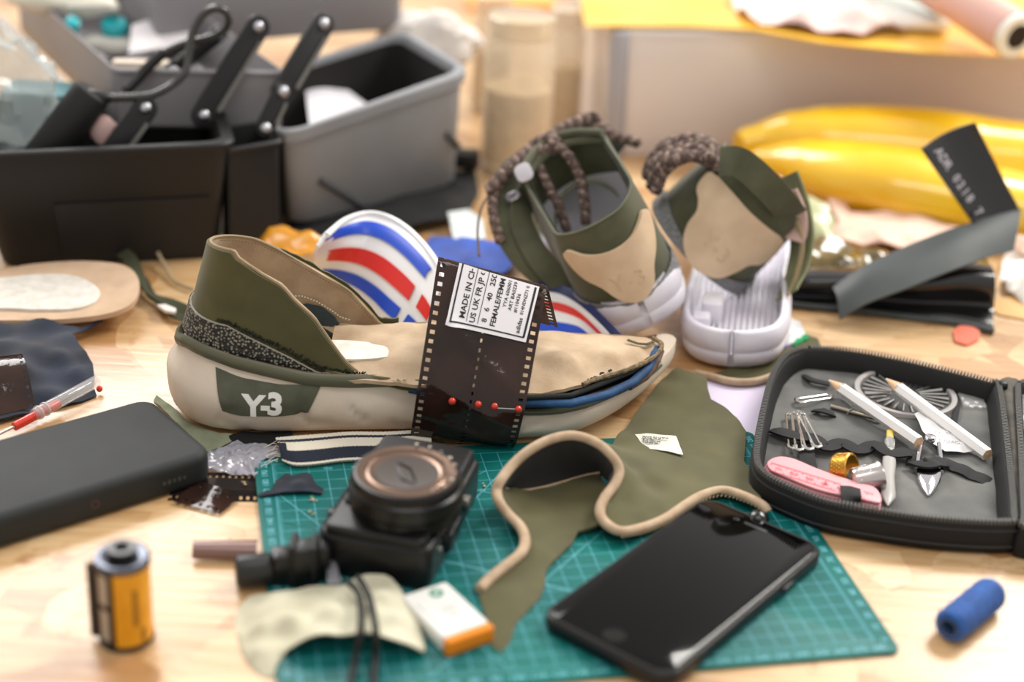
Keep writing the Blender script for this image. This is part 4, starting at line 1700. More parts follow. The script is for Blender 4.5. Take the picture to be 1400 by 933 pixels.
# chalk pencils
def pencil(tip, end, label):
    a, b = PZ(*tip), PZ(*end)
    L = (b - a).length
    t = thing('white_pencil', label, 'pencil', ((a.x + b.x) / 2, (a.y + b.y) / 2, min(a.z, b.z) - 4), 0, 'white pencils in the sewing kit')
    Mx = Matrix.Translation(a) @ (b - a).to_track_quat('Z', 'Y').to_matrix().to_4x4()
    hexa = [(4.0 * cos(pi / 3 * k), 4.0 * sin(pi / 3 * k)) for k in range(6)]
    MB().loft([[(x, y, 12.5) for x, y in hexa], [(x, y, L) for x, y in hexa]], M=Mx).build('barrel', mat('white_pencil_paint', (236, 234, 232), .32, coat=.3), t, smooth=20)
    MB().lathe([(0, .4), (1.1, 2.4), (3.9, 13.2)], 18, Mx).build('sharpened_tip', mat('pencil_wood', (226, 190, 152), .6), t)
    MB().lathe([(0, 0), (.5, .3), (1.15, 2.6), (0, 2.6)], 12, Mx).build('lead', mat('white_lead', (228, 222, 210), .6), t)
    MB().lathe([(3.5, L - .1), (3.45, L + .25), (1.3, L + .25), (1.2, L + .4), (0, L + .4)], 18, Mx).build('cut_end', MATS['pencil_wood'], t)


pencil((1133, 520, 14.5), (1256, 605, 13), 'white wooden pencil lying in the sewing kit, the left one of two')
pencil((1211, 518, 18), (1350, 622, 12), 'white wooden pencil lying across the round needle case, the right one of two')

# round needle case
nc = PZ(1238, 538, 8.5)
nd = thing('needle_case', 'round clear needle case with steel needles lying in the open sewing kit', 'needle case', (nc.x, nc.y, 5), .3)
MB().lathe([(0, 0.6), (31, .6), (32, 1.2), (32, 2.4), (0, 2.4)], 64).build('base_disc', mat('dark_needle_disc', (58, 58, 58), .5), nd, local=True)
MB().lathe([(28.6, 2.4), (28.8, 4.6), (30.0, 5.2), (32.2, 4.8), (32.6, 1.2), (32.6, .6)], 64).build('rim', mat('pale_clear_rim', (186, 182, 180), .22, alpha=.85, coat=.5), nd, local=True)
hubm = MB().lathe([(5, 2.4), (5, 3.4), (4, 3.8), (0, 3.8)], 32)
hubm.build('hub', mat('grey_hub', (120, 118, 118), .35), nd, local=True)
for k in range(26):
    a = 2 * pi * k / 26 + .05
    r0, r1 = (9, 27) if k < 13 or k > 22 else (14, 26)
    MB().cyl((r0 * cos(a), r0 * sin(a), 3.3), (r1 * cos(a), r1 * sin(a), 3.3), .35 + .5 * ((k * 7) % 5 == 0), 6, r2=.8 + .5 * ((k * 3) % 4 == 0)).build('needle', steel, nd, local=True)
for k in range(10):
    a = 2 * pi * k / 10
    c = (25 * cos(a), 25 * sin(a), 3.2)

# safety pins
def safety_pin(a, b, w, label):
    """a coil end, b clasp end"""
    a, b = Vector(a), Vector(b)
    d = (b - a).normalized()
    s = Vector((0, 0, 1)).cross(d).normalized()
    t = thing('safety_pin', label, 'safety pin', (a + b) / 2 - Vector((0, 0, 1)), 0, 'safety pins on the kit strap')
    L = (b - a).length
    wire = [b + s * w / 2, a + s * w / 2 + d * 2] + [a + d * 1.5 + s * (w / 2 * cos(x)) - d * (1.6 * sin(x)) for x in [pi * k / 8 for k in range(9)]] + [a - s * w / 2 + d * 2, b - s * w / 2 - d * 1]
    MB().tube(wire, .68, 8).build('wire', steel, t)
    MB().tube([b + s * w * .62 - d * 2.5, b + s * w * .5 + d * 1.2, b + d * 2.4, b - s * w * .5 + d * 1.2, b - s * w * .62 - d * 2.5], [1.1, 1.3, 1.3, 1.3, 1.1], 8, flat=.7).build('clasp', steel, t)
    MB().tube([a + s * (1.3 * cos(x)) - d * (1.3 * sin(x)) + Vector((0, 0, .5)) for x in [2 * pi * k / 12 for k in range(12)]], .45, 6, loop=True).build('coil', steel, t)


for i, (u0, v0, u1, v1, lb) in enumerate(((1079, 567, 1083, 611, 'leftmost of the upright ones on the strap'), (1086, 565, 1092, 613, 'second from left on the strap'), (1092, 564, 1106, 612, 'third from left on the strap'), (1096, 566, 1117, 609, 'rightmost and most tilted on the strap'))):
    safety_pin(PZ(u0, v0, 9.5 + i * .5), PZ(u1, v1, 11 + i * .3), 4.0, 'small steel safety pin in the kit, ' + lb)
safety_pin(PZ(1136, 542, 9), PZ(1093, 548, 9.5), 4.6, 'open steel safety pin lying apart above the others in the kit')
a, b = PZ(1136, 556, 8.5), PZ(1206, 574, 8.5)
rd = thing('steel_rod_needle', 'thin steel rod lying under the left white pencil in the kit', 'needle', (a + b) / 2 - Vector((0, 0, 2)))
MB().cyl(a, b, 1.5, 12, bev=.4).build('shaft', mat('warm_steel', (176, 166, 152), .28, 1.0), rd)
MB().tube([PZ(1168, 552, 10.5), PZ(1163, 561, 11), PZ(1158, 566, 8)], .45, 6).build('wire_loop', steel, rd)

# folded pink tape measure
tpo = [(1041, 640), (1048, 633), (1062, 630), (1082, 634), (1110, 646), (1140, 657), (1175, 668), (1193, 673), (1203, 684), (1203, 696), (1180, 692), (1150, 686), (1110, 676), (1070, 660), (1048, 650)]
tp_ = thing('tape_measure', 'folded pink tape measure strapped along the near edge of the sewing kit', 'tape measure', (182, 765, 5))
pink = mat('pink_tape_vinyl', (232, 164, 170), .45)
for k in range(4):
    z = 6 + k * 2.3
    ol = [tuple(PZ(u, v, 11))[:2] for u, v in tpo]
    cx_, cy_ = sum(p[0] for p in ol) / len(ol), sum(p[1] for p in ol) / len(ol)
    f = 1 - .015 * k
    ol = [(cx_ + (x - cx_) * f + .4 * k, cy_ + (y - cy_) * f) for x, y in ol]
    MB().prism(cr(ol, 3, closed=True), z, z + 1.8, .6).build('tape_layer', pink, tp_)
tk = MB()
aL, bL = PZ(1052, 637, 15.3), PZ(1190, 680, 15.3)
dL = (bL - aL)
angL = atan2(dL.y, dL.x)
for i in range(64):
    p = aL.lerp(bL, i / 63)
    if 1148 < 1052 + 138 * i / 63 < 1178:
        continue
    for sgn in (-1, 1):
        ln = 2.4 if i % 5 == 0 else 1.2
        T = Matrix.Translation(p + Vector((0, 0, -.55))) @ Matrix.Rotation(angL, 4, 'Z')
        tk.box((0, sgn * (5.0 - ln / 2), .35), (.35, ln, .2), T)
for i, dgt in enumerate(('1', '2', '3', '4', '5')):
    vs, fs = text_mesh(dgt, 6.0, .09)
    p = aL.lerp(bL, .06 + i * .155)
    tk.add(vs, fs, 0, Matrix.Translation(p + Vector((0, 0, .12))) @ Matrix.Rotation(angL - pi / 2, 4, 'Z') @ Matrix.Translation((-1.5, 0, 0)))
tk.build('tape_print', mat('red_tape_print', (196, 84, 96), .5), tp_, smooth=0, recalc=False)

# gold ring thimble
gold = mat('brass', (214, 164, 72), .28, 1.0, bump=.2, bscale=900)
c = PZ(1155, 643, 13)
gt = thing('ring_thimble', 'gold coloured open ring thimble leaning on the silver thimble in the kit', 'thimble', (c.x, c.y, 5))
ax = Vector((.78, -.5, .38)).normalized()
Mx = Matrix.Translation(c) @ ax.to_track_quat('Z', 'Y').to_matrix().to_4x4()
MB().lathe([(8.0, -5), (9.2, -5.2), (9.6, -4.4), (9.6, 3.6), (9.9, 4.4), (9.4, 5), (8.4, 4.8), (8.2, 0), (8.0, -5)], 40, Mx).build('band', gold, gt)
kd = MB()
for r in range(5):
    for k in range(30):
        a = 2 * pi * (k + .5 * (r % 2)) / 30
        kd.ball(Mx @ Vector((9.55 * cos(a), 9.55 * sin(a), -3.6 + r * 1.6)), .5, 6)
o = kd.build('knurled_dots', gold, gt)
o['kind'] = 'stuff'
# silver thimble
silv = mat('silver_tin', (196, 190, 188), .25, 1.0)
a, b = PZ(1164, 659, 12), PZ(1199, 653, 13.5)
sv = thing('silver_thimble', 'silver dimpled thimble lying on its side beside the gold ring in the kit', 'thimble', ((a + b) / 2).to_tuple()[:2] + (5,))
Mx = Matrix.Translation(a) @ (b - a).to_track_quat('Z', 'Y').to_matrix().to_4x4()
L = (b - a).length + 1
MB().lathe([(0, -.6), (4.5, -.4), (6.6, .6), (7.2, 2), (8.6, L - 1.4), (9.4, L - .6), (9.5, L + .2), (8.8, L + .3), (8.1, L - 1), (6.6, 2), (0, 1)], 40, Mx).build('cup', silv, sv)
kd = MB()
for r in range(7):
    for k in range(26):
        a_ = 2 * pi * (k + .5 * (r % 2)) / 26
        rr = 7.25 + 1.3 * (r * 1.35) / L
        kd.ball(Mx @ Vector((rr * cos(a_), rr * sin(a_), 1.8 + r * 1.35)), .42, 6)
o = kd.build('dimples', silv, sv)
o['kind'] = 'stuff'

# grey unpicker with a pointed cap
a, b = PZ(1217, 590, 11), PZ(1214, 692, 9)
up = thing('seam_unpicker', 'small grey translucent seam unpicker held by the strap beside the thimbles', 'unpicker', (a + b) / 2 - Vector((0, 0, 4)))
d = (b - a)
grp = mat('frosted_grey_plastic', (182, 180, 176), .3, alpha=.9)
prof = [(0, 2.2, 1.2), (.10, 2.2, 1.2), (.13, 3.2, 1.9), (.24, 3.0, 1.8), (.27, 3.6, 2.0), (.45, 4.0, 2.0), (.62, 3.3, 1.9), (.78, 3.9, 2.0), (.88, 4.3, 2.0), (.97, 1.4, 1.2), (1.0, .3, .3)]
rings = []
sx = Vector((0, 0, 1)).cross(d).normalized()
for t, w, h in prof:
    c = a.lerp(b, t)
    rings.append([c + sx * (w * cos(x)) + Vector((0, 0, h * sin(x))) for x in [2 * pi * k / 14 for k in range(14)]])
MB().loft(rings[:2]).build('tip_end', mat('amber_tip', (216, 186, 92), .3), up)
MB().loft(rings[1:5]).build('collar', mat('clear_collar', (200, 200, 198), .1, trans=.6), up)
MB().loft(rings[4:]).build('handle', grp, up, smooth=60)

# chrome folding tool
a, b = PZ(1272, 606, 11), PZ(1269, 678, 8)
ch = thing('chrome_folding_tool', 'chrome pointed folding tool tucked under the right elastic strap of the kit', 'tool', (a + b) / 2 - Vector((0, 0, 4)))
chrome = mat('chrome', (222, 220, 226), .08, 1.0)
d = b - a
sx = Vector((0, 0, 1)).cross(d).normalized()
rings = []
for t, w, h in ((.50, 7.2, 2.0), (.6, 7.4, 3.0), (.75, 6.4, 3.0), (.9, 3.6, 2.2), (1.0, .6, .5)):
    c = a.lerp(b, t)
    rings.append([c + sx * (w * cos(x)) + Vector((0, 0, h * sin(x))) for x in [2 * pi * k / 20 for k in range(20)]])
MB().loft(rings).build('blade_cover', chrome, ch, smooth=60)
for s_ in (-1, 1):
    MB().tube([a + sx * s_ * 5.0 - d * .02, a + sx * s_ * 6.6 + d * .3, a + sx * s_ * 7.0 + d * .52], 1.3, 8).build('handle_bar', chrome, ch)
MB().cyl(a + Vector((0, 2, 0)), a + Vector((0, 2, 4)), 3.4, 20, bev=1).build('rivet', chrome, ch)

# paper leaflet
pl_ = [(1250, 566, 12), (1256, 563, 12.5), (1275, 575, 13), (1300, 592, 13), (1318, 606, 12), (1330, 617, 10), (1318, 619, 9), (1292, 617, 9), (1276, 607, 9), (1262, 590, 10)]
lf = patch(pl_, thick=.3, step=3)
c = PZ(1285, 597, 6)
lfo = lf.build('paper_leaflet', mat('white_paper', (232, 232, 232), .6), loc=(c.x, c.y, 5), smooth=60)
tag(lfo, 'small white printed paper leaflet tucked under the right pencil in the kit', 'paper')
tx = MB()
for i, (s_, u, v) in enumerate((('GEL', 1271, 592), ('KAMON NE', 1283, 603), ('WASH', 1292, 592))):
    p = PZ(u, v, 13.6 if i != 1 else 11.6)
    vs, fs = text_mesh(s_, 4.4)
    tx.add(vs, fs, 0, Matrix.Translation(p) @ Matrix.Rotation(-.18, 4, 'Z'))
tx.build('leaflet_print', mat('grey_print', (150, 150, 152), .6), lfo, smooth=0, recalc=False)

# packet of snap fasteners
sp_ = PZ(1328, 549, 7)
sn = thing('snap_packet', 'tiny clear packet of silver snap fasteners in the far corner of the kit', 'packet', (sp_.x, sp_.y, 5))
for (dx_, dy_) in ((-4.5, 4), (1.5, 5.0), (-3, -2), (3.5, -.5), (-1, -7), (4.5, -7)):
    MB().lathe([(0.6, 1.2), (1.1, 2.2), (2.1, 1.4), (2.6, .8), (0, .5)], 14, Matrix.Translation((dx_, dy_, .4))).build('snap', steel, sn, local=True)
MB().prism(rrect(15, 22, 2, 3), .2, 4.2, .8).build('clear_bag', mat('clear_film_bag', (235, 235, 235), .12, alpha=.28), sn, local=True)
# clear box at the hinge in the second half
cb = PZ(1412, 575, 6)
bx = thing('bobbin_box', 'clear plastic bobbin box in the right half of the kit at the picture edge', 'box', (cb.x, cb.y, 5.5))
MB().prism(rrect(30, 62, 3, 4), .2, 9, 1.2).build('clear_shell', mat('clear_box_plastic', (226, 226, 226), .1, alpha=.35, coat=.5), bx, local=True)
for i in range(5):
    MB().lathe([(1, 1), (4.6, 1), (4.6, 1.8), (2.6, 2), (2.6, 6.4), (4.6, 6.6), (4.6, 7.4), (1, 7.4)], 20, Matrix.Translation((-7, -24 + i * 12, .5))).build('bobbin', mat('bobbin_%d' % i, [(150, 30, 50), (230, 230, 226), (60, 60, 60), (120, 20, 40), (200, 190, 170)][i], .5), bx, local=True)

# ------------------------------------------------------------------ olive collar piece with beige piping on the mat
zm = ZM + .4
olv = thing('olive_collar_piece', 'cut-off olive neoprene collar piece with curling beige piping on the cutting mat', 'fabric piece', (60, 760, zm))
M_pipe = mat('beige_piping', (196, 172, 144), .75, rgb2=(176, 150, 122), vscale=120, bump=.3, bscale=1500)
flat_ = [(845, 640, 20), (833, 622, 26), (828, 610, 22), (842, 598, 10), (858, 582, 6), (885, 545, 4), (905, 518, 6), (925, 503, 9), (950, 510, 10), (966, 516, 9), (968, 532, 8), (972, 546, 7), (990, 556, 6), (1008, 572, 5), (1020, 589, 4),
         (1019, 610, 3.5), (1017, 630, 4), (1032, 655, 5), (1040, 680, 7), (1044, 690, 8), (1023, 681, 7), (989, 674, 7), (960, 681, 6.5), (936, 697, 5.5), (911, 712, 5.5), (882, 722, 6.5), (850, 726, 8), (826, 712, 11), (821, 689, 15), (835, 664, 18)]
fin = [(870, 640, 12), (900, 600, 6), (940, 570, 5), (960, 620, 5), (990, 640, 5), (900, 670, 7), (940, 650, 6), (860, 690, 10), (960, 655, 6)]
patch(flat_, fin, 1.6, 4.0, wob=.8, wsc=.05).build('flat_panel', M_olive, olv, smooth=70)
flap = [(680, 668, 17), (684, 686, 14), (697, 704, 10), (716, 728, 8), (718, 745, 7.5), (700, 766, 6.5), (680, 782, 5), (664, 796, 4), (655, 812, 3.5), (660, 830, 2.8), (668, 860, 2.6), (672, 884, 2.6), (685, 892, 2.6), (697, 879, 2.6), (706, 852, 2.6), (722, 835, 3), (738, 818, 3),
        (745, 800, 3), (746, 780, 3.4), (766, 758, 4), (782, 742, 5), (790, 727, 6), (806, 722, 7), (820, 716, 9), (830, 690, 12), (832, 668, 13), (820, 648, 10), (790, 652, 9), (760, 664, 8), (725, 672, 9), (700, 668, 12)]
flin = [(720, 700, 9), (760, 700, 8), (790, 690, 9), (740, 740, 6), (700, 800, 4), (690, 840, 3)]
patch(flap, flin, 1.6, 4.0, wob=.6, wsc=.05).build('front_flap', M_olive, olv, smooth=70)
# dark inside of the collar loop: from the piping down to the fold line
topc = resample([PZ(*c) for c in ((684, 664, 18), (703, 637, 26), (727, 617, 32), (756, 603, 36), (785, 599, 37), (812, 607, 35), (832, 622, 30), (843, 640, 24), (838, 662, 18))], 40)
botc = resample([PZ(*c) for c in ((690, 669, 11), (712, 672, 8), (740, 668, 7), (770, 660, 7), (800, 651, 8), (820, 648, 9), (828, 652, 10), (832, 660, 11), (834, 668, 12))], 40)
rows = [topc, [a.lerp(b, .35) + Vector((0, 5, -3)) for a, b in zip(topc, botc)], [a.lerp(b, .7) + Vector((0, 4, -3)) for a, b in zip(topc, botc)], botc]
MB().grid(rows, 1.6).build('inner_wall', mat('black_collar_lining', (38, 36, 32), .85, rgb2=(26, 25, 23), vscale=40, sheen=.2), olv, smooth=80)
# piping
pp1 = [(656, 806, 4.5), (668, 793, 5), (692, 774, 7), (712, 757, 8.5), (718, 740, 9), (712, 722, 10), (695, 704, 12), (683, 688, 16), (679, 672, 19), (684, 658, 23), (703, 634, 28), (727, 614, 34), (756, 600, 38), (785, 596, 39), (814, 605, 37), (834, 621, 32), (846, 640, 25), (842, 660, 20), (826, 682, 16), (820, 700, 13), (828, 716, 10.5), (850, 727, 9),
       (882, 721, 6.5), (911, 709, 5.4), (936, 692, 5.6), (960, 678, 6.4), (989, 671, 7), (1023, 681, 8.5), (1043, 692, 8), (1049, 700, 6)]
q = cr([tuple(PZ(*p)) for p in pp1], 6)
MB().tube(resample(q, 260), 3.0, 10, flat=.9).build('piping', M_pipe, olv, smooth=70)
q = cr([tuple(PZ(*p)) for p in ((690, 668, 12), (712, 671, 9.5), (740, 667, 8.5), (770, 659, 8.5), (800, 650, 9.5), (822, 646, 11), (834, 640, 12))], 8)
MB().tube(q, .8, 6).build('fold_edge', MATS['beige_piping'], olv, smooth=70)
st = MB()
pl = resample(cr([tuple(PZ(u, v + 5, z + .8)) for u, v, z in pp1[21:29]], 8), 90)
for i in range(0, 89, 2):
    st.tube([pl[i] + Vector((0, -1.0, -1)), pl[i + 1] + Vector((0, 1.0, -1))], .3, 4)
o = st.build('piping_stitches', mat('tan_thread', (150, 128, 96), .8), olv)
o['kind'] = 'stuff'
# care tag
tg = [(868, 594, 8.2), (890, 593, 8.2), (905, 595, 8), (924, 596, 8), (929, 608, 8), (934, 622, 8), (912, 617, 8.2), (884, 613, 8.4), (877, 606, 8.4)]
ct = patch(tg, thick=.4, step=2.5, wob=.5, wsc=.2).build('care_label', mat('white_woven_label', (222, 220, 208), .8, bump=.5, bscale=1500), olv)
tx = MB()
p0, p1, p2 = PZ(876, 596, 9.2), PZ(918, 599, 9.2), PZ(884, 611, 9.2)
Fm = frame(p0, p1 - p0, p0 - p2)
for i, s_ in enumerate(('MADE IN CHINA', 'US UK FR JP', '8  6  40', 'POLYESTER', 'WASH 30')):
    vs, fs = text_mesh(s_, 2.1, .09)
    tx.add(vs, fs, 0, Fm @ Matrix.Translation((1.0, -1.6 - i * 1.75, .1)))
tx.build('care_label_print', mat('label_grey_ink', (70, 66, 60), .6), ct, smooth=0, recalc=False)

# black cord stopper under the piping end
c = PZ(1030, 711, 7)
cs = thing('cord_stopper', 'small round black cord stopper with a white tip beside the phone corner', 'cord stopper', (c.x, c.y, ZM))
MB().ball(PZ(1036, 712, 8), 6.2, 20, sq=(1, 1, .9)).build('stopper', mat('glossy_black', (14, 14, 15), .2, coat=.4), cs)
MB().cyl(PZ(1033, 716, 7.5), PZ(1016, 714, 7.5), 1.7, 12, bev=.5).build('white_tip', mat('white_tip_plastic', (225, 222, 218), .4), cs)

# ------------------------------------------------------------------ knit ribbon, scraps around the heel
cols_ = [mat('cream_knit', (224, 216, 200), .9, bump=.6, bscale=1400), mat('navy_knit', (34, 40, 54), .9, bump=.6, bscale=1400)]
top_ = resample(cr([tuple(PZ(*p)) for p in ((378, 602, 6), (400, 600, 8), (440, 597, 8), (480, 594, 8), (530, 594, 8), (590, 590, 5))], 6), 90)
bot_ = resample(cr([tuple(PZ(*p)) for p in ((388, 632, 3.0), (404, 638, 3.2), (430, 637, 3.2), (470, 632, 3.2), (520, 630, 3.2), (590, 627, 3.2))], 6), 90)
rows = []
NV = 36
for j in range(NV):
    t = j / (NV - 1)
    rows.append([a.lerp(b, t) + Vector((0, .25 * sin(i * 2.4), 1.6 * sin(pi * t) + .25 * (i % 2))) for i, (a, b) in enumerate(zip(top_, bot_))])


def knit(i, j):
    t = (j + .5) / (NV - 1)
    if i < 5 and .30 < t < .9:
        return 1
    return 0 if t < .16 else 1 if t < .30 else 0 if t < .60 else 1 if t < .93 else 0


c = rows[15][40]
kr_ = MB().grid(rows, 1.6, mis=knit).build('knit_ribbon', cols_, loc=(c.x, c.y, ZM), smooth=60)
tag(kr_, 'navy and cream striped knit ribbon tucked under the cream sole', 'ribbon')
th_ = MB()
for i in range(9):
    rnd = random.Random(i)
    p = PZ(382 + rnd.uniform(-4, 3), 604 + i * 3.4, 5)
    th_.tube([p, p + Vector((-3, -1 + rnd.uniform(-2, 2), 0)), p + Vector((-6 - rnd.uniform(0, 5), -3 + rnd.uniform(-3, 3), -2.5))], .22, 4)
th_.build('loose_ends', cols_[0], kr_, smooth=60)['kind'] = 'stuff'

def scrap(name, ctrl, m, label, cat, inner=(), thick=.5, step=4, wob=0, wsc=.05, sn=0, group=None, seed=0, smooth=70):
    mb = patch(ctrl, inner, thick, step, sn, wob, wsc, seed=seed)
    c = sum((PZ(*p) for p in ctrl), Vector()) / len(ctrl)
    o = mb.build(name, m, loc=(c.x, c.y, 0), smooth=smooth)
    return tag(o, label, cat, group)


scrap('navy_scrap', [(352, 676, 3.2), (372, 669, 4), (377, 657, 4), (392, 648, 4.5), (400, 651, 4.5), (418, 646, 5), (425, 648, 5), (432, 662, 5), (443, 669, 4), (440, 675, 3.5), (425, 672, 4.5), (392, 673, 4.2), (354, 679, 3.2)], navy,
      'small navy fabric scrap lying on the mat left of the camera', 'fabric scrap', [(410, 660, 6)], 1.0, 2.5, .8, .12)
scrap('black_fabric_scrap', [(278, 622, 1), (300, 600, 2), (330, 590, 3), (400, 590, 3), (400, 604, 3), (372, 606, 2.4), (330, 614, 2), (300, 630, 1)], mat('black_fabric', (18, 18, 20), .85),
      'black fabric scrap showing under the middle of the cream sole', 'fabric scrap', thick=.8, wob=.6)
foil = mat('crinkled_grey_foil', (176, 176, 188), .16, alpha=.6, coat=1.0)
scrap('crinkled_plastic', [(270, 628, 2), (290, 614, 3), (325, 603, 4), (360, 606, 4), (384, 612, 3), (390, 624, 2.4), (356, 630, 2.6), (352, 652, 1.6), (320, 649, 1.6), (276, 645, 1.2)], foil,
      'crinkled clear grey plastic film piece between shoe heel and mat corner', 'plastic film', [(320, 625, 5), (350, 618, 4.5), (300, 635, 3.5), (335, 638, 3)], .15, 1.7, 2.6, .26, smooth=25)


def film_piece(name, fn, w, L, label, m=None, loc=None, holes=True, both=False):
    """flat or curled film with real sprocket holes; fn(a, b) with a across and b along in 0..1"""
    mb = MB()
    cols = [0, 2 / w, 4.8 / w] + [4.8 / w + (1 - 9.6 / w) * k / 6 for k in range(1, 6)] + [1 - 4.8 / w, 1 - 2 / w, 1]
    hc = (1, len(cols) - 3)
    n = max(2, int(L / 4.75))
    rb = []
    for k in range(n):
        rb += [k / n, (k + .42) / n]
    rb.append(1.0)
    idx = {}

    def vid(j, i):
        if (j, i) not in idx:
            idx[(j, i)] = len(mb.v)
            mb.v.append(Vector(fn(cols[i], rb[j])))
        return idx[(j, i)]
    for j in range(len(rb) - 1):
        for i in range(len(cols) - 1):
            if holes and j % 2 == 0 and i in hc:
                continue
            mb.f.append((vid(j, i), vid(j, i + 1), vid(j + 1, i + 1), vid(j + 1, i)))
            mb.m.append(0)
    n0 = len(mb.v)
    vs = [p - Vector((0, 0, .15)) for p in mb.v]
    fs = [tuple(reversed([q + n0 for q in f])) for f in mb.f]
    mb.v += vs
    mb.f += fs
    mb.m += [0] * len(fs)
    c = loc or tuple(sum(mb.v, Vector()) / len(mb.v))
    o = mb.build(name, m or M_film, loc=(c[0], c[1], 0), smooth=60, recalc=False)
    return tag(o, label, 'film')


def bil(a, b, p00, p10, p01, p11):
    return (p00.lerp(p10, a)).lerp(p01.lerp(p11, a), b)


blackfilm = mat('black_film', (20, 18, 20), .15, rgb2=(34, 28, 28), vscale=60, coat=.5)
A_, B_, C_, D_ = PZ(229, 684, .5), PZ(244, 648, .5), PZ(356, 686, .5), PZ(356, 646, .5)
film_piece('black_film_strip', lambda a, b: bil(a, b, A_, B_, C_, D_) + Vector((0, 0, .5 * sin(b * 5))), 26, 62, 'flat strip of black film on the board left of the cutting mat corner', blackfilm, holes=True)
A2, B2, C2, D2 = PZ(236, 686, 1.6), PZ(268, 660, 1.6), PZ(300, 703, 1.6), PZ(326, 682, 1.6)
film_piece('brown_film_piece', lambda a, b: bil(a, b, A2, B2, C2, D2) + Vector((0, 0, .4 + 2.2 * sin(b * pi) * a)), 24, 32, 'short brown film piece lying over the black film strip', M_film)
crumb = MB()
rnd = random.Random(11)
for (u, v, s_, n_) in ((428, 682, 3.0, 9), (332, 660, 2.2, 3), (655, 665, 6, 8), (280, 668, 8, 5), (425, 700, 4, 5), (90, 575, 8, 6), (330, 735, 12, 6)):
    for k in range(n_):
        uu, vv = u + rnd.uniform(-s_, s_) * 1.5, v + rnd.uniform(-s_, s_)
        p = PZ(uu, vv, 3.1 if 360 < uu < 1200 and vv > 640 else 1.4)
        r = rnd.uniform(.25, .8)
        crumb.ball(p, r, 6, sq=(rnd.uniform(.8, 1.8), 1, .5))
tag(crumb.build('wood_crumbs', mat('pale_wood_crumb', (196, 172, 124), .8), loc=(-50, 750, 0)), 'pale wood crumbs and dust scattered over the mat and board', 'crumbs', kind='stuff')

M_sage = mat('sage_suede', (142, 148, 120), .9, rgb2=(112, 120, 94), vscale=60, bump=.5, bscale=900, sheen=.3)
scrap('sage_suede_scrap', [(214, 540, 1.5), (236, 556, 2), (262, 580, 2), (300, 592, 2), (320, 594, 2), (316, 604, 2.2), (302, 611, 2.2), (284, 618, 2), (268, 604, 1.8), (236, 572, 1.6), (210, 548, 1.2)], M_sage,
      'pale sage green suede scrap sticking out under the cream heel', 'suede scrap', thick=1.0, step=3, wob=.8, wsc=.12)

# ------------------------------------------------------------------ left edge: insole, navy cloth, seam ripper, strap shreds
ins = thing('cut_insole', 'beige shoe insole with a white heel pad lying at the left edge', 'insole', (-330, 985, 6))
io = [(-60, 376, 14), (0, 368, 15), (45, 361, 16), (100, 357, 18), (150, 359, 20), (178, 367, 21), (190, 384, 21), (188, 404, 20), (174, 419, 18), (142, 430, 15), (90, 436, 13), (40, 438, 12), (0, 438, 12), (-60, 440, 12)]
ii = [(0, 400, 12), (60, 398, 12.5), (110, 398, 13), (150, 395, 16), (-40, 405, 12), (30, 385, 13), (100, 380, 15), (100, 415, 12.5)]
mb = patch(io, ii, 3.5, 5, smoothn=3)
mb.build('insole_board', mat('insole_beige_felt', (206, 178, 150), .85, rgb2=(186, 156, 128), vscale=40, bump=.2, bscale=900), ins)
mb = patch([(-60, 384, 15.6), (0, 380, 15.6), (50, 375, 16.4), (95, 376, 17.4), (124, 386, 18), (137, 400, 18), (128, 414, 16.6), (100, 422, 15.4), (50, 423, 14.6), (0, 421, 14.4), (-60, 424, 14.4)], [(60, 400, 14.8), (0, 400, 14.4), (100, 398, 15.6)], 2.4, 4, smoothn=3)
mb.build('heel_pad', M_white, ins)
scrap('navy_cloth', [(-70, 446, 10), (0, 441, 12), (60, 440, 13), (100, 443, 12), (137, 438, 9), (141, 441, 8), (112, 449, 9), (98, 455, 11), (114, 478, 8), (127, 498, 5), (129, 516, 3), (127, 526, 2), (132, 541, 1.5), (112, 549, 1.5), (64, 561, 1.5), (0, 578, 2), (-70, 590, 2)], navy,
      'crumpled navy fabric lying under the insole at the left edge', 'fabric', [(40, 470, 16), (80, 480, 14), (60, 505, 9), (20, 500, 15), (100, 505, 8), (60, 530, 7), (0, 530, 11)], 1.2, 4.5, 5, .045)
A3, B3, C3, D3 = PZ(-30, 575, 5), PZ(48, 556, 5), PZ(-38, 498, 23), PZ(30, 484, 23)
film_piece('curled_brown_film', lambda b, a: bil(b, a, A3, B3, C3, D3) + Vector((0, 0, 7 * sin(pi * a) + 3 * (1 - b) * a)), 50, 46, 'curved brown film piece lying on the navy fabric at the left edge', M_film)
red = mat('red_plastic', (214, 56, 40), .3, coat=.3)
a, b = PZ(19, 584, 5), PZ(81, 551, 7)
sr = thing('seam_ripper', 'red seam ripper in a clear cap lying beside the black power bank', 'seam ripper', ((a.x + b.x) / 2, (a.y + b.y) / 2, 0), 0)
MB().cyl(a, b, 2.7, 16, bev=.7).build('handle', red, sr)
MB().cyl(PZ(-30, 608, 3), a, .9, 10).build('shank', steel, sr)
c0, c1 = PZ(46, 568, 7), PZ(133, 521, 8)
MB().cyl(c0, c1, 3.8, 20, bev=1.2).build('clear_cap', mat('clear_cap_plastic', (226, 226, 226), .08, alpha=.32, coat=.8), sr)
for t in (.06, .16):
    p = c0.lerp(c1, t)
    MB().cyl(p, c0.lerp(c1, t + .03), 4.4, 20, bev=.4).build('cap_ring', mat('clear_ring', (220, 210, 208), .1, alpha=.55, coat=.6), sr)
MB().cyl(PZ(81, 551, 7), PZ(118, 530, 8), .8, 8, r2=.3).build('blade', dull_steel, sr)
MB().ball(PZ(136, 532, 3.5), 2.0, 14).build('red_bead', red, sr)

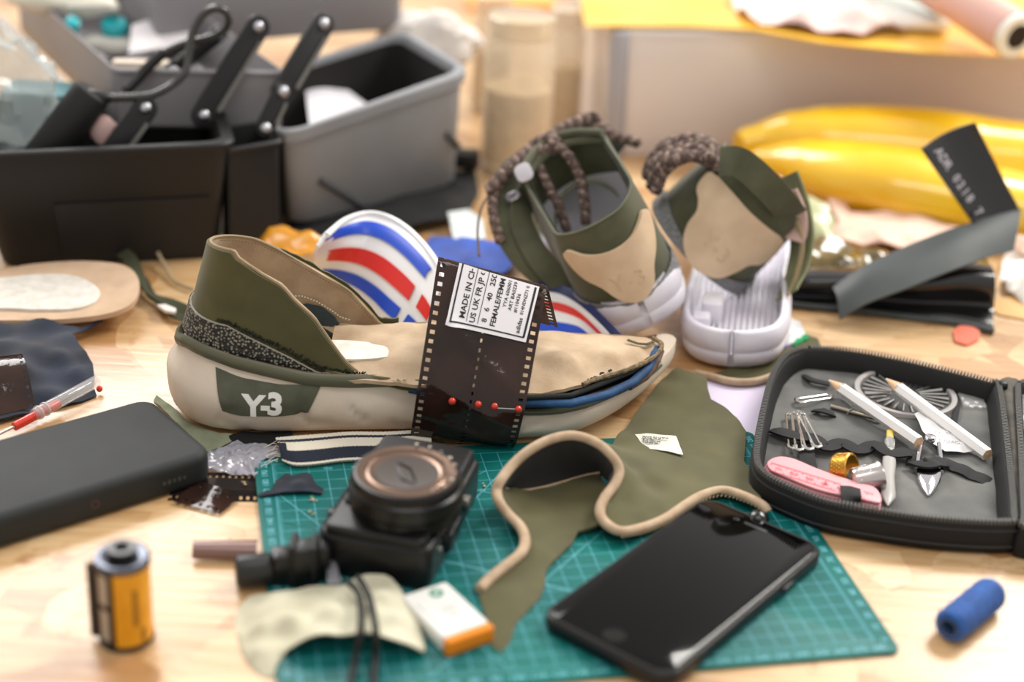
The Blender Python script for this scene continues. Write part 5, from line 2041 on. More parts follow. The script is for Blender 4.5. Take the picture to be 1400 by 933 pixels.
# shreds of olive strap
ribbon_m = mat('dark_olive_webbing', (62, 64, 44), .85, bump=.4, bscale=1200)


def lone_ribbon(name, pts, w, m, label, cat, thick=1.0, n=50, group=None):
    P = resample(cr([tuple(PZ(*p)) for p in pts], 8), n)
    rows = []
    for i in range(n):
        t = (P[min(i + 1, n - 1)] - P[max(i - 1, 0)]).normalized()
        s = Vector((0, 0, 1)).cross(t).normalized()
        tw = .6 * sin(i * .16)
        s = s * cos(tw) + Vector((0, 0, 1)) * sin(tw)
        rows.append([P[i] + s * (w * (k / 3 - .5)) for k in range(4)])
    c = P[n // 2]
    return tag(MB().grid(rows, thick).build(name, m, loc=(c.x, c.y, 0), smooth=60), label, cat, group)


lone_ribbon('olive_strap', [(150, 338, 5), (176, 352, 10), (190, 378, 8), (205, 402, 6), (232, 415, 5), (262, 430, 4)], 9, ribbon_m, 'dark olive fabric strap trailing from the insole to the olive heel', 'strap')
lone_ribbon('narrow_olive_strap', [(196, 382, 4), (212, 412, 4), (240, 432, 4), (262, 436, 3)], 6, ribbon_m, 'narrow dark olive strap end just behind the olive heel', 'strap')
tag(MB().tube(cr([tuple(PZ(*p)) for p in ((216, 346, 9), (226, 364, 5), (238, 384, 3), (264, 396, 3))], 8), 1.4, 8).build('tan_string', mat('tan_string', (170, 152, 120), .8), loc=tuple(PZ(235, 380, 0))), 'thin tan cord curving down behind the olive heel', 'cord')
tag(MB().prism([tuple(PZ(u, v, 6))[:2] for u, v in ((214, 420), (226, 419), (241, 425), (240, 430), (226, 428))], 5.5, 8, .6).build('white_tab', mat('white_plastic_bit', (226, 222, 216), .5), loc=tuple(PZ(228, 424, 0))), 'tiny white tab lying on the narrow olive strap', 'tab')
# ------------------------------------------------------------------ the pair of olive sneakers behind
SW = [(0, 2), (2, 13), (6, 22), (14, 30), (30, 35), (60, 35.5), (100, 33), (135, 34), (175, 41), (210, 45), (240, 43), (262, 34), (276, 22), (284, 8), (286, 1)]
M_swhite = mat('white_sneaker_rubber', (232, 230, 236), .45, rgb2=(216, 212, 224), vscale=30)
M_patch = mat('beige_heel_leather', (222, 196, 164), .5, rgb2=(208, 180, 148), vscale=50, bump=.1, bscale=700)
M_ol2 = mat('olive_sneaker_fabric', (90, 91, 66), .75, rgb2=(70, 72, 50), vscale=40, bump=.2, bscale=1500, sheen=.2)
M_ol3 = mat('pale_olive_mesh', (140, 142, 108), .8, rgb2=(116, 120, 88), vscale=60, bump=.3, bscale=1200)
M_dkol = mat('dark_olive_lining', (40, 44, 32), .85)
M_greyk = mat('grey_knit_mesh', (150, 150, 150), .85, rgb2=(110, 110, 112), vscale=500, bump=.5, bscale=1500)
M_lace1 = mat('brown_fleck_lace', (160, 138, 126), .85, rgb2=(84, 68, 62), vscale=420, v0=.42, v1=.58)
M_lace2 = mat('dark_lace_strand', (92, 76, 70), .85)


WR = [34.0]


def swall(s, z, off=0.0):
    """heel wall: s in mm along the wall (0 at the back), z up; off pushes outwards"""
    R = WR[0]
    Rz = R * (1 - 0.0016 * (z - 25)) + off
    ph_ = s / R
    if abs(ph_) <= pi / 2:
        x, y = Rz * sin(ph_), R - Rz * cos(ph_)
    else:
        e = (abs(s) - R * pi / 2)
        x, y = math.copysign(Rz + .03 * e, s), R + e
    y += 4 + 0.07 * (z - 25) * max(0, 1 - abs(s) / 80)
    return Vector((x, y, z))


def lace(mbs, pts, r=1.9, n=None):
    """a round braided lace: two strands wound round each other"""
    q = cr([tuple(p) for p in pts], 8)
    L = sum((Vector(a) - Vector(b)).length for a, b in zip(q, q[1:]))
    n = n or max(12, int(L / 1.1))
    q = resample(q, n)
    for k, mb in enumerate(mbs):
        out = []
        for i, p in enumerate(q):
            t = (q[min(i + 1, n - 1)] - q[max(i - 1, 0)]).normalized()
            s = t.cross(Vector((0, .3, 1))).normalized()
            w = s.cross(t)
            a = i * .95 + k * pi
            out.append(p + s * (r * .5 * cos(a)) + w * (r * .5 * sin(a)))
        mb.tube(out, r * .72, 6)


WINGS = [[(-37, 64), (-34, 56), (-27, 46), (-18, 38), (-11, 27), (-3, 21), (5, 21), (13, 27), (18, 37), (26, 46), (33, 57), (36, 66), (30, 70), (22, 66), (12, 61), (0, 59), (-12, 60), (-22, 63), (-31, 67)]]


def sneaker_upper(root, ztop, vamp=True, s_lim=120, inner_white=True):
    rows, rin, rlow, rgrey = [], [], [], []
    ns = 61
    for k in range(13):
        t = k / 12
        rows.append([swall(s, 22 + (ztop(s) - 22) * t, 1.4 * sin(pi * t)) for s in [-s_lim + 2 * s_lim * i / (ns - 1) for i in range(ns)]])
        rin.append([swall(s, 24 + (ztop(s) - 24.5) * t, 1.2 * sin(pi * t) - 2.6) for s in [-s_lim + 2 * s_lim * i / (ns - 1) for i in range(ns)]])
    for k in range(4):
        rgrey.append([swall(s, 20 + 13 * k / 3 * min(1.0, .3 + abs(s) / 70), 3.0) for s in [-s_lim + 2 * s_lim * i / (ns - 1) for i in range(ns)]])
    MB().grid(rows, 1.6).build('heel_wall', M_ol2, root, local=True, smooth=70)
    MB().grid(rin, 1.0).build('inner_lining', M_dkol, root, local=True, smooth=70)
    MB().grid(rgrey, 1.0).build('knit_band', M_greyk, root, local=True, smooth=70)
    MB().tube(resample([swall(s, ztop(s) + .2, -.6) for s in [-s_lim + 2 * s_lim * i / 80 for i in range(81)]], 100), 1.3, 8).build('collar_edge', M_ol2, root, local=True)
    # heel patch
    wings = WINGS[0]
    mb = MB()
    mb.sheet(cr([tuple(map(float, p)) for p in wings], 3, closed=True), lambda x, y: 2.6, 2.6, 4)
    mb.v = [swall(p.x, p.y + 3, p.z + 1.8) for p in mb.v]
    pt = mb.build('heel_patch', M_patch, root, local=True, smooth=50)
    eb = MB()
    for ch, s0, z0, sz in (('Y', -12, 36, 15), ('-', -2, 36, 11), ('3', 3, 34, 15)):
        vs, fs = text_mesh(ch, sz, -.1, .9)
        eb.add([swall(s0 + a, z0 + b, 4.5 + c) for a, b, c in vs], fs)
    note(eb.build('embossed_mark', mat('embossed_leather', (210, 182, 150), .55), pt, local=True, smooth=30), 'embossed letters Y-3 in beige leather')
    if vamp:
        rr = []
        for i in range(22):
            y = 112 + 168 * i / 21
            w = interp(SW, min(y, 283)) * .88
            h = interp([(112, 74), (150, 62), (190, 48), (230, 38), (262, 30), (284, 22)], y)
            r = []
            for k in range(15):
                a = pi * k / 14
                r.append(Vector((-w * cos(a), y, 20 + (h - 20) * sin(a) ** .75)))
            rr.append(r)
        MB().grid(rr, 1.6).build('vamp', M_ol3, root, local=True, smooth=70)


def sneaker_sole(root, name='midsole', ribs=False, floor_z=24.0, h=27.0):
    ys = [0, .8, 2, 4, 7, 11, 16, 24, 34, 48, 65, 85, 105, 125, 145, 165, 185, 205, 222, 238, 250, 260, 268, 275, 280, 284, 286]
    ringsO = []
    prof = [(.80, 0), (.93, 1.2), (1.0, 5), (1.03, 9), (1.0, 11.2), (.985, 11.8), (1.0, 12.6), (1.05, 17), (1.04, 22), (.99, h - 1.5), (.95, h)]
    for y in ys:
        w = interp(SW, y)
        yc = 0
        near = [Vector((-w * a, y, z)) for a, z in prof]
        inn_ = [Vector((-max(.2, w - 4.5), y, h)), Vector((-max(.2, w - 6), y, floor_z if not ribs else 9))]
        far = [Vector((w * a, y, z)) for a, z in reversed(prof)]
        inn2 = [Vector((max(.2, w - 6), y, floor_z if not ribs else 9)), Vector((max(.2, w - 4.5), y, h))]
        ringsO.append(near + inn_ + inn2 + far)
    # pull heel end in y for the profile, so that it rounds off
    for y, r in zip(ys, ringsO):
        if y < 30:
            n = len(prof)
            for i, p in enumerate(r):
                j = i if i < n else (len(r) - 1 - i if i >= len(r) - n else None)
                if j is not None:
                    p.y += (1.05 - prof[j][0]) * 26 * (1 - y / 30)
                else:
                    p.y += 5.0 * (1 - y / 30)
    MB().loft(ringsO).build(name, M_swhite, root, local=True, smooth=85)


lsR = Matrix.Rotation(radians(11), 3, 'Z') @ Matrix.Rotation(radians(-3), 3, 'X') @ Matrix.Rotation(radians(-27), 3, 'Y')
lo = PZ(893, 452, 22)
ls = thing('olive_sneaker', 'olive and white sneaker seen from its heel, tilted left, with open collar and brown laces', 'sneaker', lo, rot=lsR, group=None)
sneaker_sole(ls)
zt1 = lambda s: interp([(-120, 92), (-80, 84), (-45, 78), (-15, 80), (0, 81), (15, 82), (45, 88), (80, 95), (120, 98)], s)
sneaker_upper(ls, zt1)
MB().sheet([(x * .8, y) for y, x in SW[2:]][::1] + [(-x * .8, y) for y, x in reversed(SW[2:])], lambda x, y: 27 + .004 * x * x, 2, 8).build('insole', mat('pale_grey_insole', (206, 204, 212), .7), ls, local=True)
# padded tongue closing the collar at the front, pale lining below it
def fw(a, z, bulge, off=0.0):
    L_, R_ = swall(-120, z), swall(120, z)
    p = L_.lerp(R_, a)
    return p + Vector((0, bulge * sin(pi * a) - off, 0))


MB().grid([[fw(i / 20, 62 + 36 * t + 6 * sin(pi * i / 20) * t + 1.5 * noise.noise(Vector((i * .3, t * 3, 1))), 26 - 8 * t) for i in range(21)] for t in (0, .2, .4, .6, .8, 1)], 3).build('tongue', M_ol2, ls, local=True, smooth=70)
MB().grid([[fw(i / 20, 30 + 40 * t, 22 + 4 * t, 3) for i in range(21)] for t in (0, .25, .5, .75, 1)], 1.5).build('pale_bootie', mat('pale_inner_bootie', (206, 204, 208), .7), ls, local=True, smooth=70)
MB().grid([[swall(-118 + 100 * i / 20, 26 + 34 * t, -4.5) for i in range(21)] for t in (0, .33, .66, 1)], 1).build('side_lining', MATS['pale_inner_bootie'], ls, local=True, smooth=70)
for zz in (102, 96):
    MB().tube([fw(i / 20, zz + 5 * sin(pi * i / 20), 22 - (102 - zz)) for i in range(21)], 3.0, 8).build('collar_fold', M_ol2, ls, local=True)
lsI = RM[ls.name]


def Lp(m_, *pts):
    return [m_ @ Vector(p) for p in pts]


def strap(root, name, pts, w, m_, th=1.6, n=60, up=(0, 0, 1), tw0=0.0, tw1=0.0):
    P = resample(cr([tuple(p) for p in pts], 8), n)
    rows = []
    for i in range(n):
        t = (P[min(i + 1, n - 1)] - P[max(i - 1, 0)]).normalized()
        s = Vector(up).cross(t)
        s = s.normalized() if s.length > 1e-3 else Vector((1, 0, 0))
        a = tw0 + (tw1 - tw0) * i / (n - 1)
        s = s * cos(a) + t.cross(s) * sin(a)
        rows.append([P[i] + s * (w * (k / 4 - .5)) for k in range(5)])
    return MB().grid(rows, th).build(name, m_, root, smooth=70)


strap(ls, 'side_strap', [PY(760, 385, 970), PY(715, 345, 985), PY(688, 290, 1010), PY(700, 240, 1040), PY(745, 215, 1070), PY(790, 205, 1100)], 22, M_ol2, up=(0.2, -1, 0.35))
strap(ls, 'side_strap', [PY(775, 395, 965), PY(735, 350, 980), PY(712, 300, 1005), PY(722, 262, 1030), PY(760, 240, 1060)], 17, M_ol2, up=(0.4, -1, 0.3))
strap(ls, 'side_strap', [PY(850, 205, 1080), PY(815, 180, 1095), PY(775, 185, 1090), PY(745, 215, 1070)], 15, M_dkol, up=(0, -1, 0.5))
for (u, v, w_, h_) in ((716, 236, 19, 20), (701, 268, 17, 10)):
    p = PY(u, v, 1012)
    MB().prism(rrect(w_ * .62, h_ * .62, 4, 4), -1, 1, .6, Matrix.Translation(p) @ Matrix.Rotation(radians(66), 4, 'X') @ Matrix.Rotation(.5, 4, 'Z')).build('white_loop', M_swhite, ls)
l1, l2 = MB(), MB()
Y_ = lambda u, v, y: PY(u, v, y - 72)
lace((l1, l2), [Y_(668, 262, 1085), Y_(690, 235, 1095), Y_(715, 212, 1110), Y_(740, 196, 1125), Y_(770, 180, 1140), Y_(800, 164, 1150), Y_(812, 158, 1152)], 4.0)
lace((l1, l2), [Y_(812, 158, 1152), Y_(822, 175, 1150), Y_(840, 186, 1145), Y_(860, 192, 1140), Y_(874, 196, 1136)], 3.6)
lace((l1, l2), [Y_(745, 192, 1128), Y_(775, 172, 1142), Y_(800, 166, 1150), Y_(818, 180, 1150)], 3.8)
lace((l1, l2), [Y_(752, 196, 1112), Y_(775, 210, 1105), Y_(792, 240, 1095), Y_(799, 275, 1085), Y_(801, 305, 1078)], 3.4)
lace((l1, l2), [Y_(742, 200, 1112), Y_(737, 225, 1105), Y_(748, 252, 1095), Y_(763, 280, 1085), Y_(775, 315, 1078)], 3.2)
lace((l1, l2), [Y_(728, 200, 1120), Y_(750, 190, 1118), Y_(765, 200, 1112), Y_(748, 206, 1112), Y_(730, 208, 1112)], 4.2)
lace((l1, l2), [Y_(694, 236, 1098), Y_(676, 262, 1088), Y_(674, 295, 1075), Y_(684, 330, 1062)], 3.4)
l1.build('laces', M_lace1, ls, smooth=60)
l2.build('laces', M_lace2, ls, smooth=60)
MB().tube(cr([tuple(p) for p in (Y_(672, 262, 1085), Y_(658, 285, 1070), Y_(653, 315, 1050), Y_(655, 350, 1020))], 8), .9, 6).build('thin_cord', M_lace2, ls)

# right sneaker: white cup sole with the upper lifted and tipped to the right
ro = PZ(998, 507, 3)
rt = thing('loose_sneaker', 'olive sneaker tipped right over its ribbed white cup sole, with a beige heel patch', 'sneaker', ro, rot=Matrix.Rotation(radians(-9), 3, 'Z') @ Matrix.Rotation(radians(3), 3, 'X') @ Matrix.Rotation(radians(-4), 3, 'Y'))
sneaker_sole(rt, 'cup_sole', ribs=True)
for i in range(14):
    x = -26 + i * 4.0
    MB().box((x, 100, 10.2), (1.6, 178, 2.6)).build('floor_rib', M_swhite, rt, local=True, smooth=0)
MB().prism(rrect(14, 20, 3, 4, -16, 54), 9, 26, 2).build('sole_block', M_swhite, rt, local=True)
MB().prism(rrect(12, 13, 3, 4, -22, 34), 9, 23, 2).build('sole_block', M_swhite, rt, local=True)
# the upper is part of the same shoe: built upright, then laid over to the right
upR = Matrix.Translation(PY(953, 368, 982)) @ (Matrix.Rotation(radians(-6), 4, 'Z') @ Matrix.Rotation(radians(-4), 4, 'X') @ Matrix.Rotation(radians(38), 4, 'Y')) @ Matrix.Translation((0, 0, -20))
WR[0] = 42.0
WINGS[0] = [(-42, 68), (-44, 60), (-40, 53), (-33, 50), (-27, 44), (-25, 34), (-19, 24), (-8, 17), (4, 17), (15, 22), (22, 33), (26, 41), (34, 45), (40, 51), (41, 60), (36, 68), (20, 69), (0, 69), (-20, 70)]
before = set(o.name for o in COL.objects)
tmp = thing('tmp_upper', 'x', 'x', (0, 0, 0))
zt2 = lambda s: interp([(-120, 88), (-60, 84), (0, 88), (60, 86), (120, 80)], s)
sneaker_upper(tmp, zt2, vamp=False, s_lim=78)
cv = (RM[rt.name].inverted() @ upR)
cv_m = cv.copy()
for i in range(3):
    cv_m[i][3] *= S
for o in [x for x in COL.objects if x.name not in before and x.type == 'MESH']:
    o.data.transform(cv_m)
    if o.parent == tmp:
        o.parent = rt
bpy.data.objects.remove(tmp)
strap(rt, 'heel_strap', [PY(985, 222, 998), PY(1010, 222, 990), PY(1040, 245, 986), PY(1068, 275, 990), PY(1084, 295, 1000)], 20, M_ol2, up=(-.5, -1, .6))
strap(rt, 'side_flap', [PY(1076, 240, 1025), PY(1092, 285, 1015), PY(1098, 330, 1002), PY(1090, 375, 985), PY(1076, 405, 970)], 26, M_ol3, up=(-1, -.6, 0))
strap(rt, 'flap_edge', [PY(1085, 290, 1006), PY(1096, 320, 998), PY(1098, 345, 990), PY(1088, 385, 976), PY(1078, 405, 966)], 4, mat('tan_flap_edge', (176, 158, 122), .7), up=(-1, -.6, 0))
strap(rt, 'pink_lining', [PY(1078, 262, 1012), PY(1090, 290, 1008), PY(1092, 315, 1002), PY(1086, 330, 998)], 16, mat('pink_lining_mesh', (214, 180, 168), .7), up=(-1, -1, 0))
l1, l2 = MB(), MB()
rnd = random.Random(5)
for i in range(10):
    f = i / 9
    p = [(884 + 14 * f, 236 + 26 * f), (894 + 10 * f, 212 + 26 * f), (916 + 8 * f, 196 + 24 * f), (944 + 5 * f, 188 + 26 * f), (968 + 2 * f, 196 + 26 * f), (980 + 2 * f, 212 + 18 * f)]
    lace((l1, l2), [PY(u + rnd.uniform(-3, 3), v + rnd.uniform(-3, 3), 1040 - 30 * f + rnd.uniform(-5, 5)) for u, v in p], 3.9)
l1.build('laces', M_lace1, rt, smooth=60)
l2.build('laces', M_lace2, rt, smooth=60)

# things lying round the sneakers
zt_u = thing('olive_offcut', 'olive fabric offcut with beige piping squeezed under the ribbed white sole', 'fabric piece', tuple(PZ(1030, 505, 0)))
patch([(975, 510, 3), (1010, 500, 3.5), (1050, 488, 4), (1085, 470, 5), (1105, 458, 5), (1118, 462, 4), (1122, 472, 3), (1098, 480, 3.5), (1080, 492, 4), (1062, 505, 4), (1030, 516, 3.6), (985, 519, 3)], thick=1.2, step=4, wob=.8).build('fabric', M_olive, zt_u)
MB().tube(cr([tuple(PZ(*p)) for p in ((950, 510, 3.2), (975, 516, 3.6), (1000, 522, 4), (1030, 522, 4), (1056, 514, 4.5), (1075, 502, 5), (1086, 490, 5))], 8), 2.6, 10).build('piping', M_pipe, zt_u)
scrap('lavender_paper', [(964, 519, .8), (985, 520, .8), (1030, 518, .8), (1066, 508, .8), (1052, 545, .8), (1040, 575, .8), (1034, 598, .8), (1020, 590, .8), (1002, 570, .8), (972, 548, .8)], mat('lavender_paper', (214, 204, 226), .6),
      'pale lavender paper lying on the board between olive piece and sewing kit', 'paper', thick=.3)
wt_ = scrap('white_knit_scrap', [(1045, 452, 2), (1060, 436, 6), (1078, 430, 8), (1092, 440, 8), (1100, 452, 6), (1104, 462, 3), (1092, 470, 3), (1070, 476, 3), (1050, 478, 2)], mat('white_terry_knit', (224, 228, 230), .9, bump=1.0, bscale=400),
            'white textured knit scrap with a green edge beside the ribbed sole', 'fabric scrap', [(1075, 452, 10)], 1.2, 3, 3, .2)
gt_ = MB()
rnd = random.Random(3)
for i in range(26):
    p = PZ(1086 + i * .75 + rnd.uniform(-2, 2), 472 - i * .55 + rnd.uniform(-2, 2), 5)
    gt_.ball(p, rnd.uniform(1.0, 2.0), 6)
gt_.build('green_edge', mat('green_yarn', (40, 160, 96), .8), wt_)['kind'] = 'stuff'
pt_ = MB()
for i in range(14):
    p = PZ(1056 + i * 2 + rnd.uniform(-2, 2), 476 + rnd.uniform(-3, 1), 4)
    pt_.ball(p, rnd.uniform(.8, 1.7), 6)
pt_.build('violet_edge', mat('violet_yarn', (130, 116, 190), .8), wt_)['kind'] = 'stuff'
c = PZ(1068, 418, 2)
tag(MB().prism(rrect(9, 5, 2, 3, c.x, c.y), .2, 4, 1).build('red_bit', mat('red_bit_plastic', (210, 50, 50), .5), loc=tuple(c)), 'tiny red plastic bit by the black sheet behind the white knit scrap', 'plastic bit')
scrap('coral_tab', [(1303, 452, 2), (1312, 445, 3), (1330, 446, 3), (1340, 453, 2.5), (1338, 464, 2), (1322, 471, 2), (1306, 466, 2)], mat('coral_plastic', (236, 122, 98), .4), 'small coral red plastic tab on bare wood near the dark rubber sheet', 'tab', thick=1.6, step=3)

# striped slide strap and other coloured pieces
M_wh = mat('glossy_white_strap', (236, 236, 236), .35, coat=.3)
sl = thing('striped_strap', 'white strap with curved blue and red stripes arching behind the olive heel', 'striped strap', tuple(PZ(510, 400, 0)))


def dome(u, v):
    """surface point of the arched strap under a sight line"""
    t = (v - 292) / 160.0
    return PY(u, v, 1120 - 190 * t ** .8 if t > 0 else 1120)


edgeL = [(447, 322), (438, 335), (430, 350), (428, 366), (434, 384), (450, 405), (476, 430), (500, 450)]
def strow(pa, pb, n=30):
    return pa


curves = [[(447, 322), (470, 302), (500, 292), (528, 296), (556, 312), (582, 338), (602, 368), (612, 395)],
          [(436, 338), (466, 319), (497, 311), (525, 318), (551, 336), (574, 360), (590, 380), (600, 400)],
          [(430, 350), (462, 342), (492, 341), (520, 351), (545, 370), (565, 390), (580, 408), (590, 425)],
          [(430, 364), (458, 364), (488, 370), (514, 384), (536, 402), (552, 416), (568, 430), (580, 445)],
          [(438, 384), (462, 386), (486, 396), (508, 412), (524, 428), (538, 440), (552, 450), (566, 462)],
          [(450, 402), (470, 410), (488, 422), (504, 436), (516, 448), (528, 458), (540, 466), (552, 474)]]
KC = [resample([tuple((u, v, 0)) for u, v in cr(c_, 6)], 40) for c_ in curves]
hz = [78, 72, 60, 46, 32, 20]


def dpt(i, t, lift=0.0):
    """i along 0..39, t across 0..5"""
    k = min(4, int(t))
    f = t - k
    a = KC[k][i].lerp(KC[k + 1][i], f)
    z = hz[k] * (1 - f) + hz[k + 1] * f
    z = z * (1 - .30 * (i / 39) ** 2) - 8 * (1 - i / 39)
    return PZ(a.x, a.y, z + 0) + Vector((0, -lift * .6, lift * .8))


MB().grid([[dpt(i, t / 4) for i in range(40)] for t in range(21)], -2.5).build('strap_body', M_wh, sl, smooth=80)
for nm, t0, t1, i0, i1, m_ in (('blue_stripe', .62, 1.35, 2, 33, mat('blue_print', (26, 74, 196), .35)), ('red_stripe', 2.0, 2.75, 0, 31, mat('red_print', (222, 48, 40), .35)), ('blue_stripe', 3.3, 3.95, 2, 30, MATS['blue_print']),
                               ('red_stripe', 2.0, 2.75, 34, 39, MATS['red_print']), ('blue_stripe', 3.3, 3.95, 33, 39, MATS['blue_print'])):
    MB().grid([[dpt(i, t0 + (t1 - t0) * k / 4, 1.5) for i in range(i0, i1 + 1)] for k in range(5)], -.5).build(nm, m_, sl, smooth=80)
MB().tube(resample([dpt(i, 0, 0) for i in range(40)], 60), 2.0, 8).build('strap_edge', M_wh, sl)

s2 = thing('striped_strap', 'white strap with navy, red and blue stripes showing right of the film strips', 'striped strap', tuple(PZ(780, 430, 0)))
rows_ = [[(735, 385), (770, 390), (800, 410), (830, 438), (850, 458)], [(735, 398), (765, 402), (793, 418), (822, 444), (838, 462)], [(735, 411), (765, 414), (790, 425), (815, 448), (830, 465)], [(735, 420), (764, 426), (792, 436), (812, 452), (826, 466)],
         [(735, 436), (762, 440), (790, 446), (806, 458), (820, 468)], [(735, 452), (762, 455), (788, 458), (802, 464), (814, 470)]]
KR = [resample([(u, v, 0) for u, v in cr(r, 6)], 24) for r in rows_]
ms_ = [mat('navy_print', (28, 40, 92), .4), M_wh, MATS['red_print'], M_wh, MATS['blue_print']]
g = [[PZ(p.x, p.y, 34 - j * 4 + 0) for p in r] for j, r in enumerate(KR)]
MB().grid(g, -2, mis=lambda i, j: j).build('strap_body', ms_, s2, smooth=80)

scrap('blue_cloth', [(590, 322, 12), (630, 324, 12), (672, 330, 11), (700, 342, 9), (706, 358, 7), (690, 372, 6), (650, 380, 6), (600, 380, 7), (570, 350, 9)], mat('bright_blue_satin', (16, 84, 196), .5, rgb2=(14, 58, 150), vscale=60, sheen=.3),
      'bright blue cloth lying behind the top of the film strips', 'cloth', [(640, 350, 13), (600, 350, 13)], 1.4, 5, 1.5, .04)
scrap('pale_box_flap', [(612, 290, 14), (640, 286, 14), (660, 300, 14), (664, 326, 12), (620, 326, 12)], mat('pale_cyan_card', (224, 232, 232), .6), 'pale card flap behind the bright blue cloth', 'card', thick=1, group=None)
scrap('orange_film_sheet', [(352, 330, 16), (368, 312, 26), (392, 308, 28), (420, 314, 26), (450, 326, 20), (440, 345, 14), (405, 352, 12), (370, 350, 12)], mat('orange_cellophane', (236, 168, 44), .2, coat=.6, rgb2=(214, 140, 30), vscale=40),
      'orange cellophane sheet between the black toolbox bin and striped strap', 'sheet', [(400, 328, 30)], .8, 4, 5, .08)
# ------------------------------------------------------------------ toolbox at the back left
M_bin = mat('black_bin_plastic', (22, 22, 23), .5, bump=.05, bscale=300)
M_grey = mat('grey_bin_plastic', (150, 152, 156), .5, rgb2=(138, 140, 144), vscale=12)
M_tray = mat('grey_tray_plastic', (146, 143, 146), .45)
M_arm = mat('black_arm_plastic', (17, 17, 20), .42)


def bin_shell(bot, top, name, m, parent, wall_=.035, lip=4.0, liph=5.0, floor_t=.12, rad=.10, lip_m=None):
    """an open tray from four floor corners and four rim corners (same order)"""
    ol = rrect(1, 1, rad, 5, .5, .5)

    def at(q, a, b):
        return q[0].lerp(q[1], a).lerp(q[3].lerp(q[2], a), b)

    def lev(t, grow=0.0, dz=0.0):
        q = [b_.lerp(t_, t) for b_, t_ in zip(bot, top)]
        c = sum(q, Vector()) / 4
        out = []
        for a, b in ol:
            p = at(q, a, b)
            d = (p - c)
            d.z = 0
            out.append(p + d.normalized() * grow + Vector((0, 0, dz)))
        return out
    W = wall_ * (top[1] - top[0]).length
    rings = [lev(0, -3), lev(0.0, 0, 3), lev(1, 0, -liph), lev(1, lip, -liph), lev(1, lip + .6, -1), lev(1, lip - .8, .4), lev(1, -W + 1, .4), lev(1, -W, -1), lev(floor_t, -W, 0)]
    return MB().loft(rings).build(name, m, parent, smooth=35)


tb = thing('toolbox', 'black cantilever toolbox with grey trays opened out at the back left', 'toolbox', (-290, 1120, 0))
A0, A1 = PZ(4, 368, 0), PZ(300, 352, 0)
ax_ = (A1 - A0).normalized()
ay = Vector((-ax_.y, ax_.x, 0))
bot = [A0, A1, A1 + ay * 105, A0 + ay * 105]
T0, T1 = PY(-32, 206, 1003), PY(312, 187, A1.y - 8)
T0.z = T1.z = 90
T0 = A0 - ax_ * 20 - ay * 10 + Vector((0, 0, 90))
T1 = A1 + ax_ * 9 - ay * 10 + Vector((0, 0, 92))
top = [T0, T1, T1 + ay * 124, T0 + ay * 124]
bin_shell(bot, top, 'lower_bin', M_bin, tb)
# moulded panel on the front of the bin
f0, f1 = A0.lerp(A1, .28), A0.lerp(A1, .95)
g0, g1 = T0.lerp(T1, .30), T0.lerp(T1, .92)
pn = [[f0.lerp(g0, t).lerp(f1.lerp(g1, t), s / 8) - ay * 1.6 for s in range(9)] for t in (.02, .2, .4, .55)]
MB().grid(pn, 2.0).build('front_panel', M_bin, tb, smooth=30)
# black bin added to fill the dark gap between the two halves
cA, cB = PZ(313, 352, 0), PZ(384, 336, 0)
cb_ = [cA, cB, cB + ay * 45, cA + ay * 45]
ct_ = [p + Vector((0, 0, 84)) for p in cb_]
bin_shell(cb_, ct_, 'centre_bin', M_bin, tb, wall_=.05, lip=2, liph=4)
# upper tray, left
C0 = PY(155, 94, 1105)
zA = C0.z
L1 = PZ(20, -28, zA)
dA = (L1 - C0)
R1 = C0 + ax_ * 175 + Vector((0, 0, -4))
R1 = PZ(388, 98, zA)
tt = [C0, R1, R1 + dA, L1]
tbm = [p + Vector((0, 0, -46)) for p in tt]
bin_shell(tbm, tt, 'tray', M_tray, tb, wall_=.018, lip=1.5, liph=3, rad=.03)
# pale tube painting the highlight along the tray's left lower edge
MB().tube([C0 + Vector((-16, -2, -40)), C0.lerp(L1, .5) + Vector((-16, 0, -36)), L1 + Vector((-16, 0, -36))], 3.2, 8).build('tray_edge_highlight', mat('painted_highlight', (190, 190, 186), .35), tb)
# top tray, right
Y2 = 1318
q0, q1 = PY(212, 62, Y2), PY(552, 38, Y2 + 20)
zb = (q0.z + q1.z) / 2 + 6
q0 = PZ(215, 64, zb)
q1 = PZ(550, 40, zb)
bb = Vector((-(q1 - q0).y, (q1 - q0).x, 0)).normalized() * 120
bot = [q0, q1, q1 + bb, q0 + bb]
top = [p + Vector((0, 0, 46)) for p in bot]
bin_shell(bot, top, 'tray', M_tray, tb, wall_=.02, lip=1.5, liph=3, rad=.04)
# folding arms with rivets
M_riv = mat('steel_rivet', (190, 190, 196), .3, 1.0)


def arm(a, b, w=8.5, th=5):
    d = (b - a)
    n_ = Vector((ax_.y, -ax_.x, 0))
    Mx = frame(a, d, n_.cross(d))
    L = d.length
    ol = [(L + w * cos(t), w * sin(t)) for t in [radians(x) for x in range(-90, 91, 15)]] + [(w * cos(t), w * sin(t)) for t in [radians(x) for x in range(90, 271, 15)]]
    o = MB().prism(ol, -th / 2, th / 2, 1.2, Mx).build('folding_arm', M_arm, tb)
    for t in (0, L):
        s = MB()
        s.lathe([(4.4, 0), (4.0, 1.6), (2.4, 2.8), (0, 3.2)], 16, Mx @ Matrix.Translation((t, 0, th / 2)))
        s.lathe([(4.4, 0), (4.0, -1.6), (2.4, -2.8), (0, -3.2)], 16, Mx @ Matrix.Translation((t, 0, -th / 2)))
        s.build('rivet', M_riv, o)
    rb = MB().prism([(w * .9, w * .62), (L - w * .9, w * .62), (L - w * .9, w * .95), (w * .9, w * .95)], th / 2, th / 2 + 1.2, 0, Mx)
    rb.build('arm_rib', mat('worn_arm_edge', (104, 102, 98), .4), o)


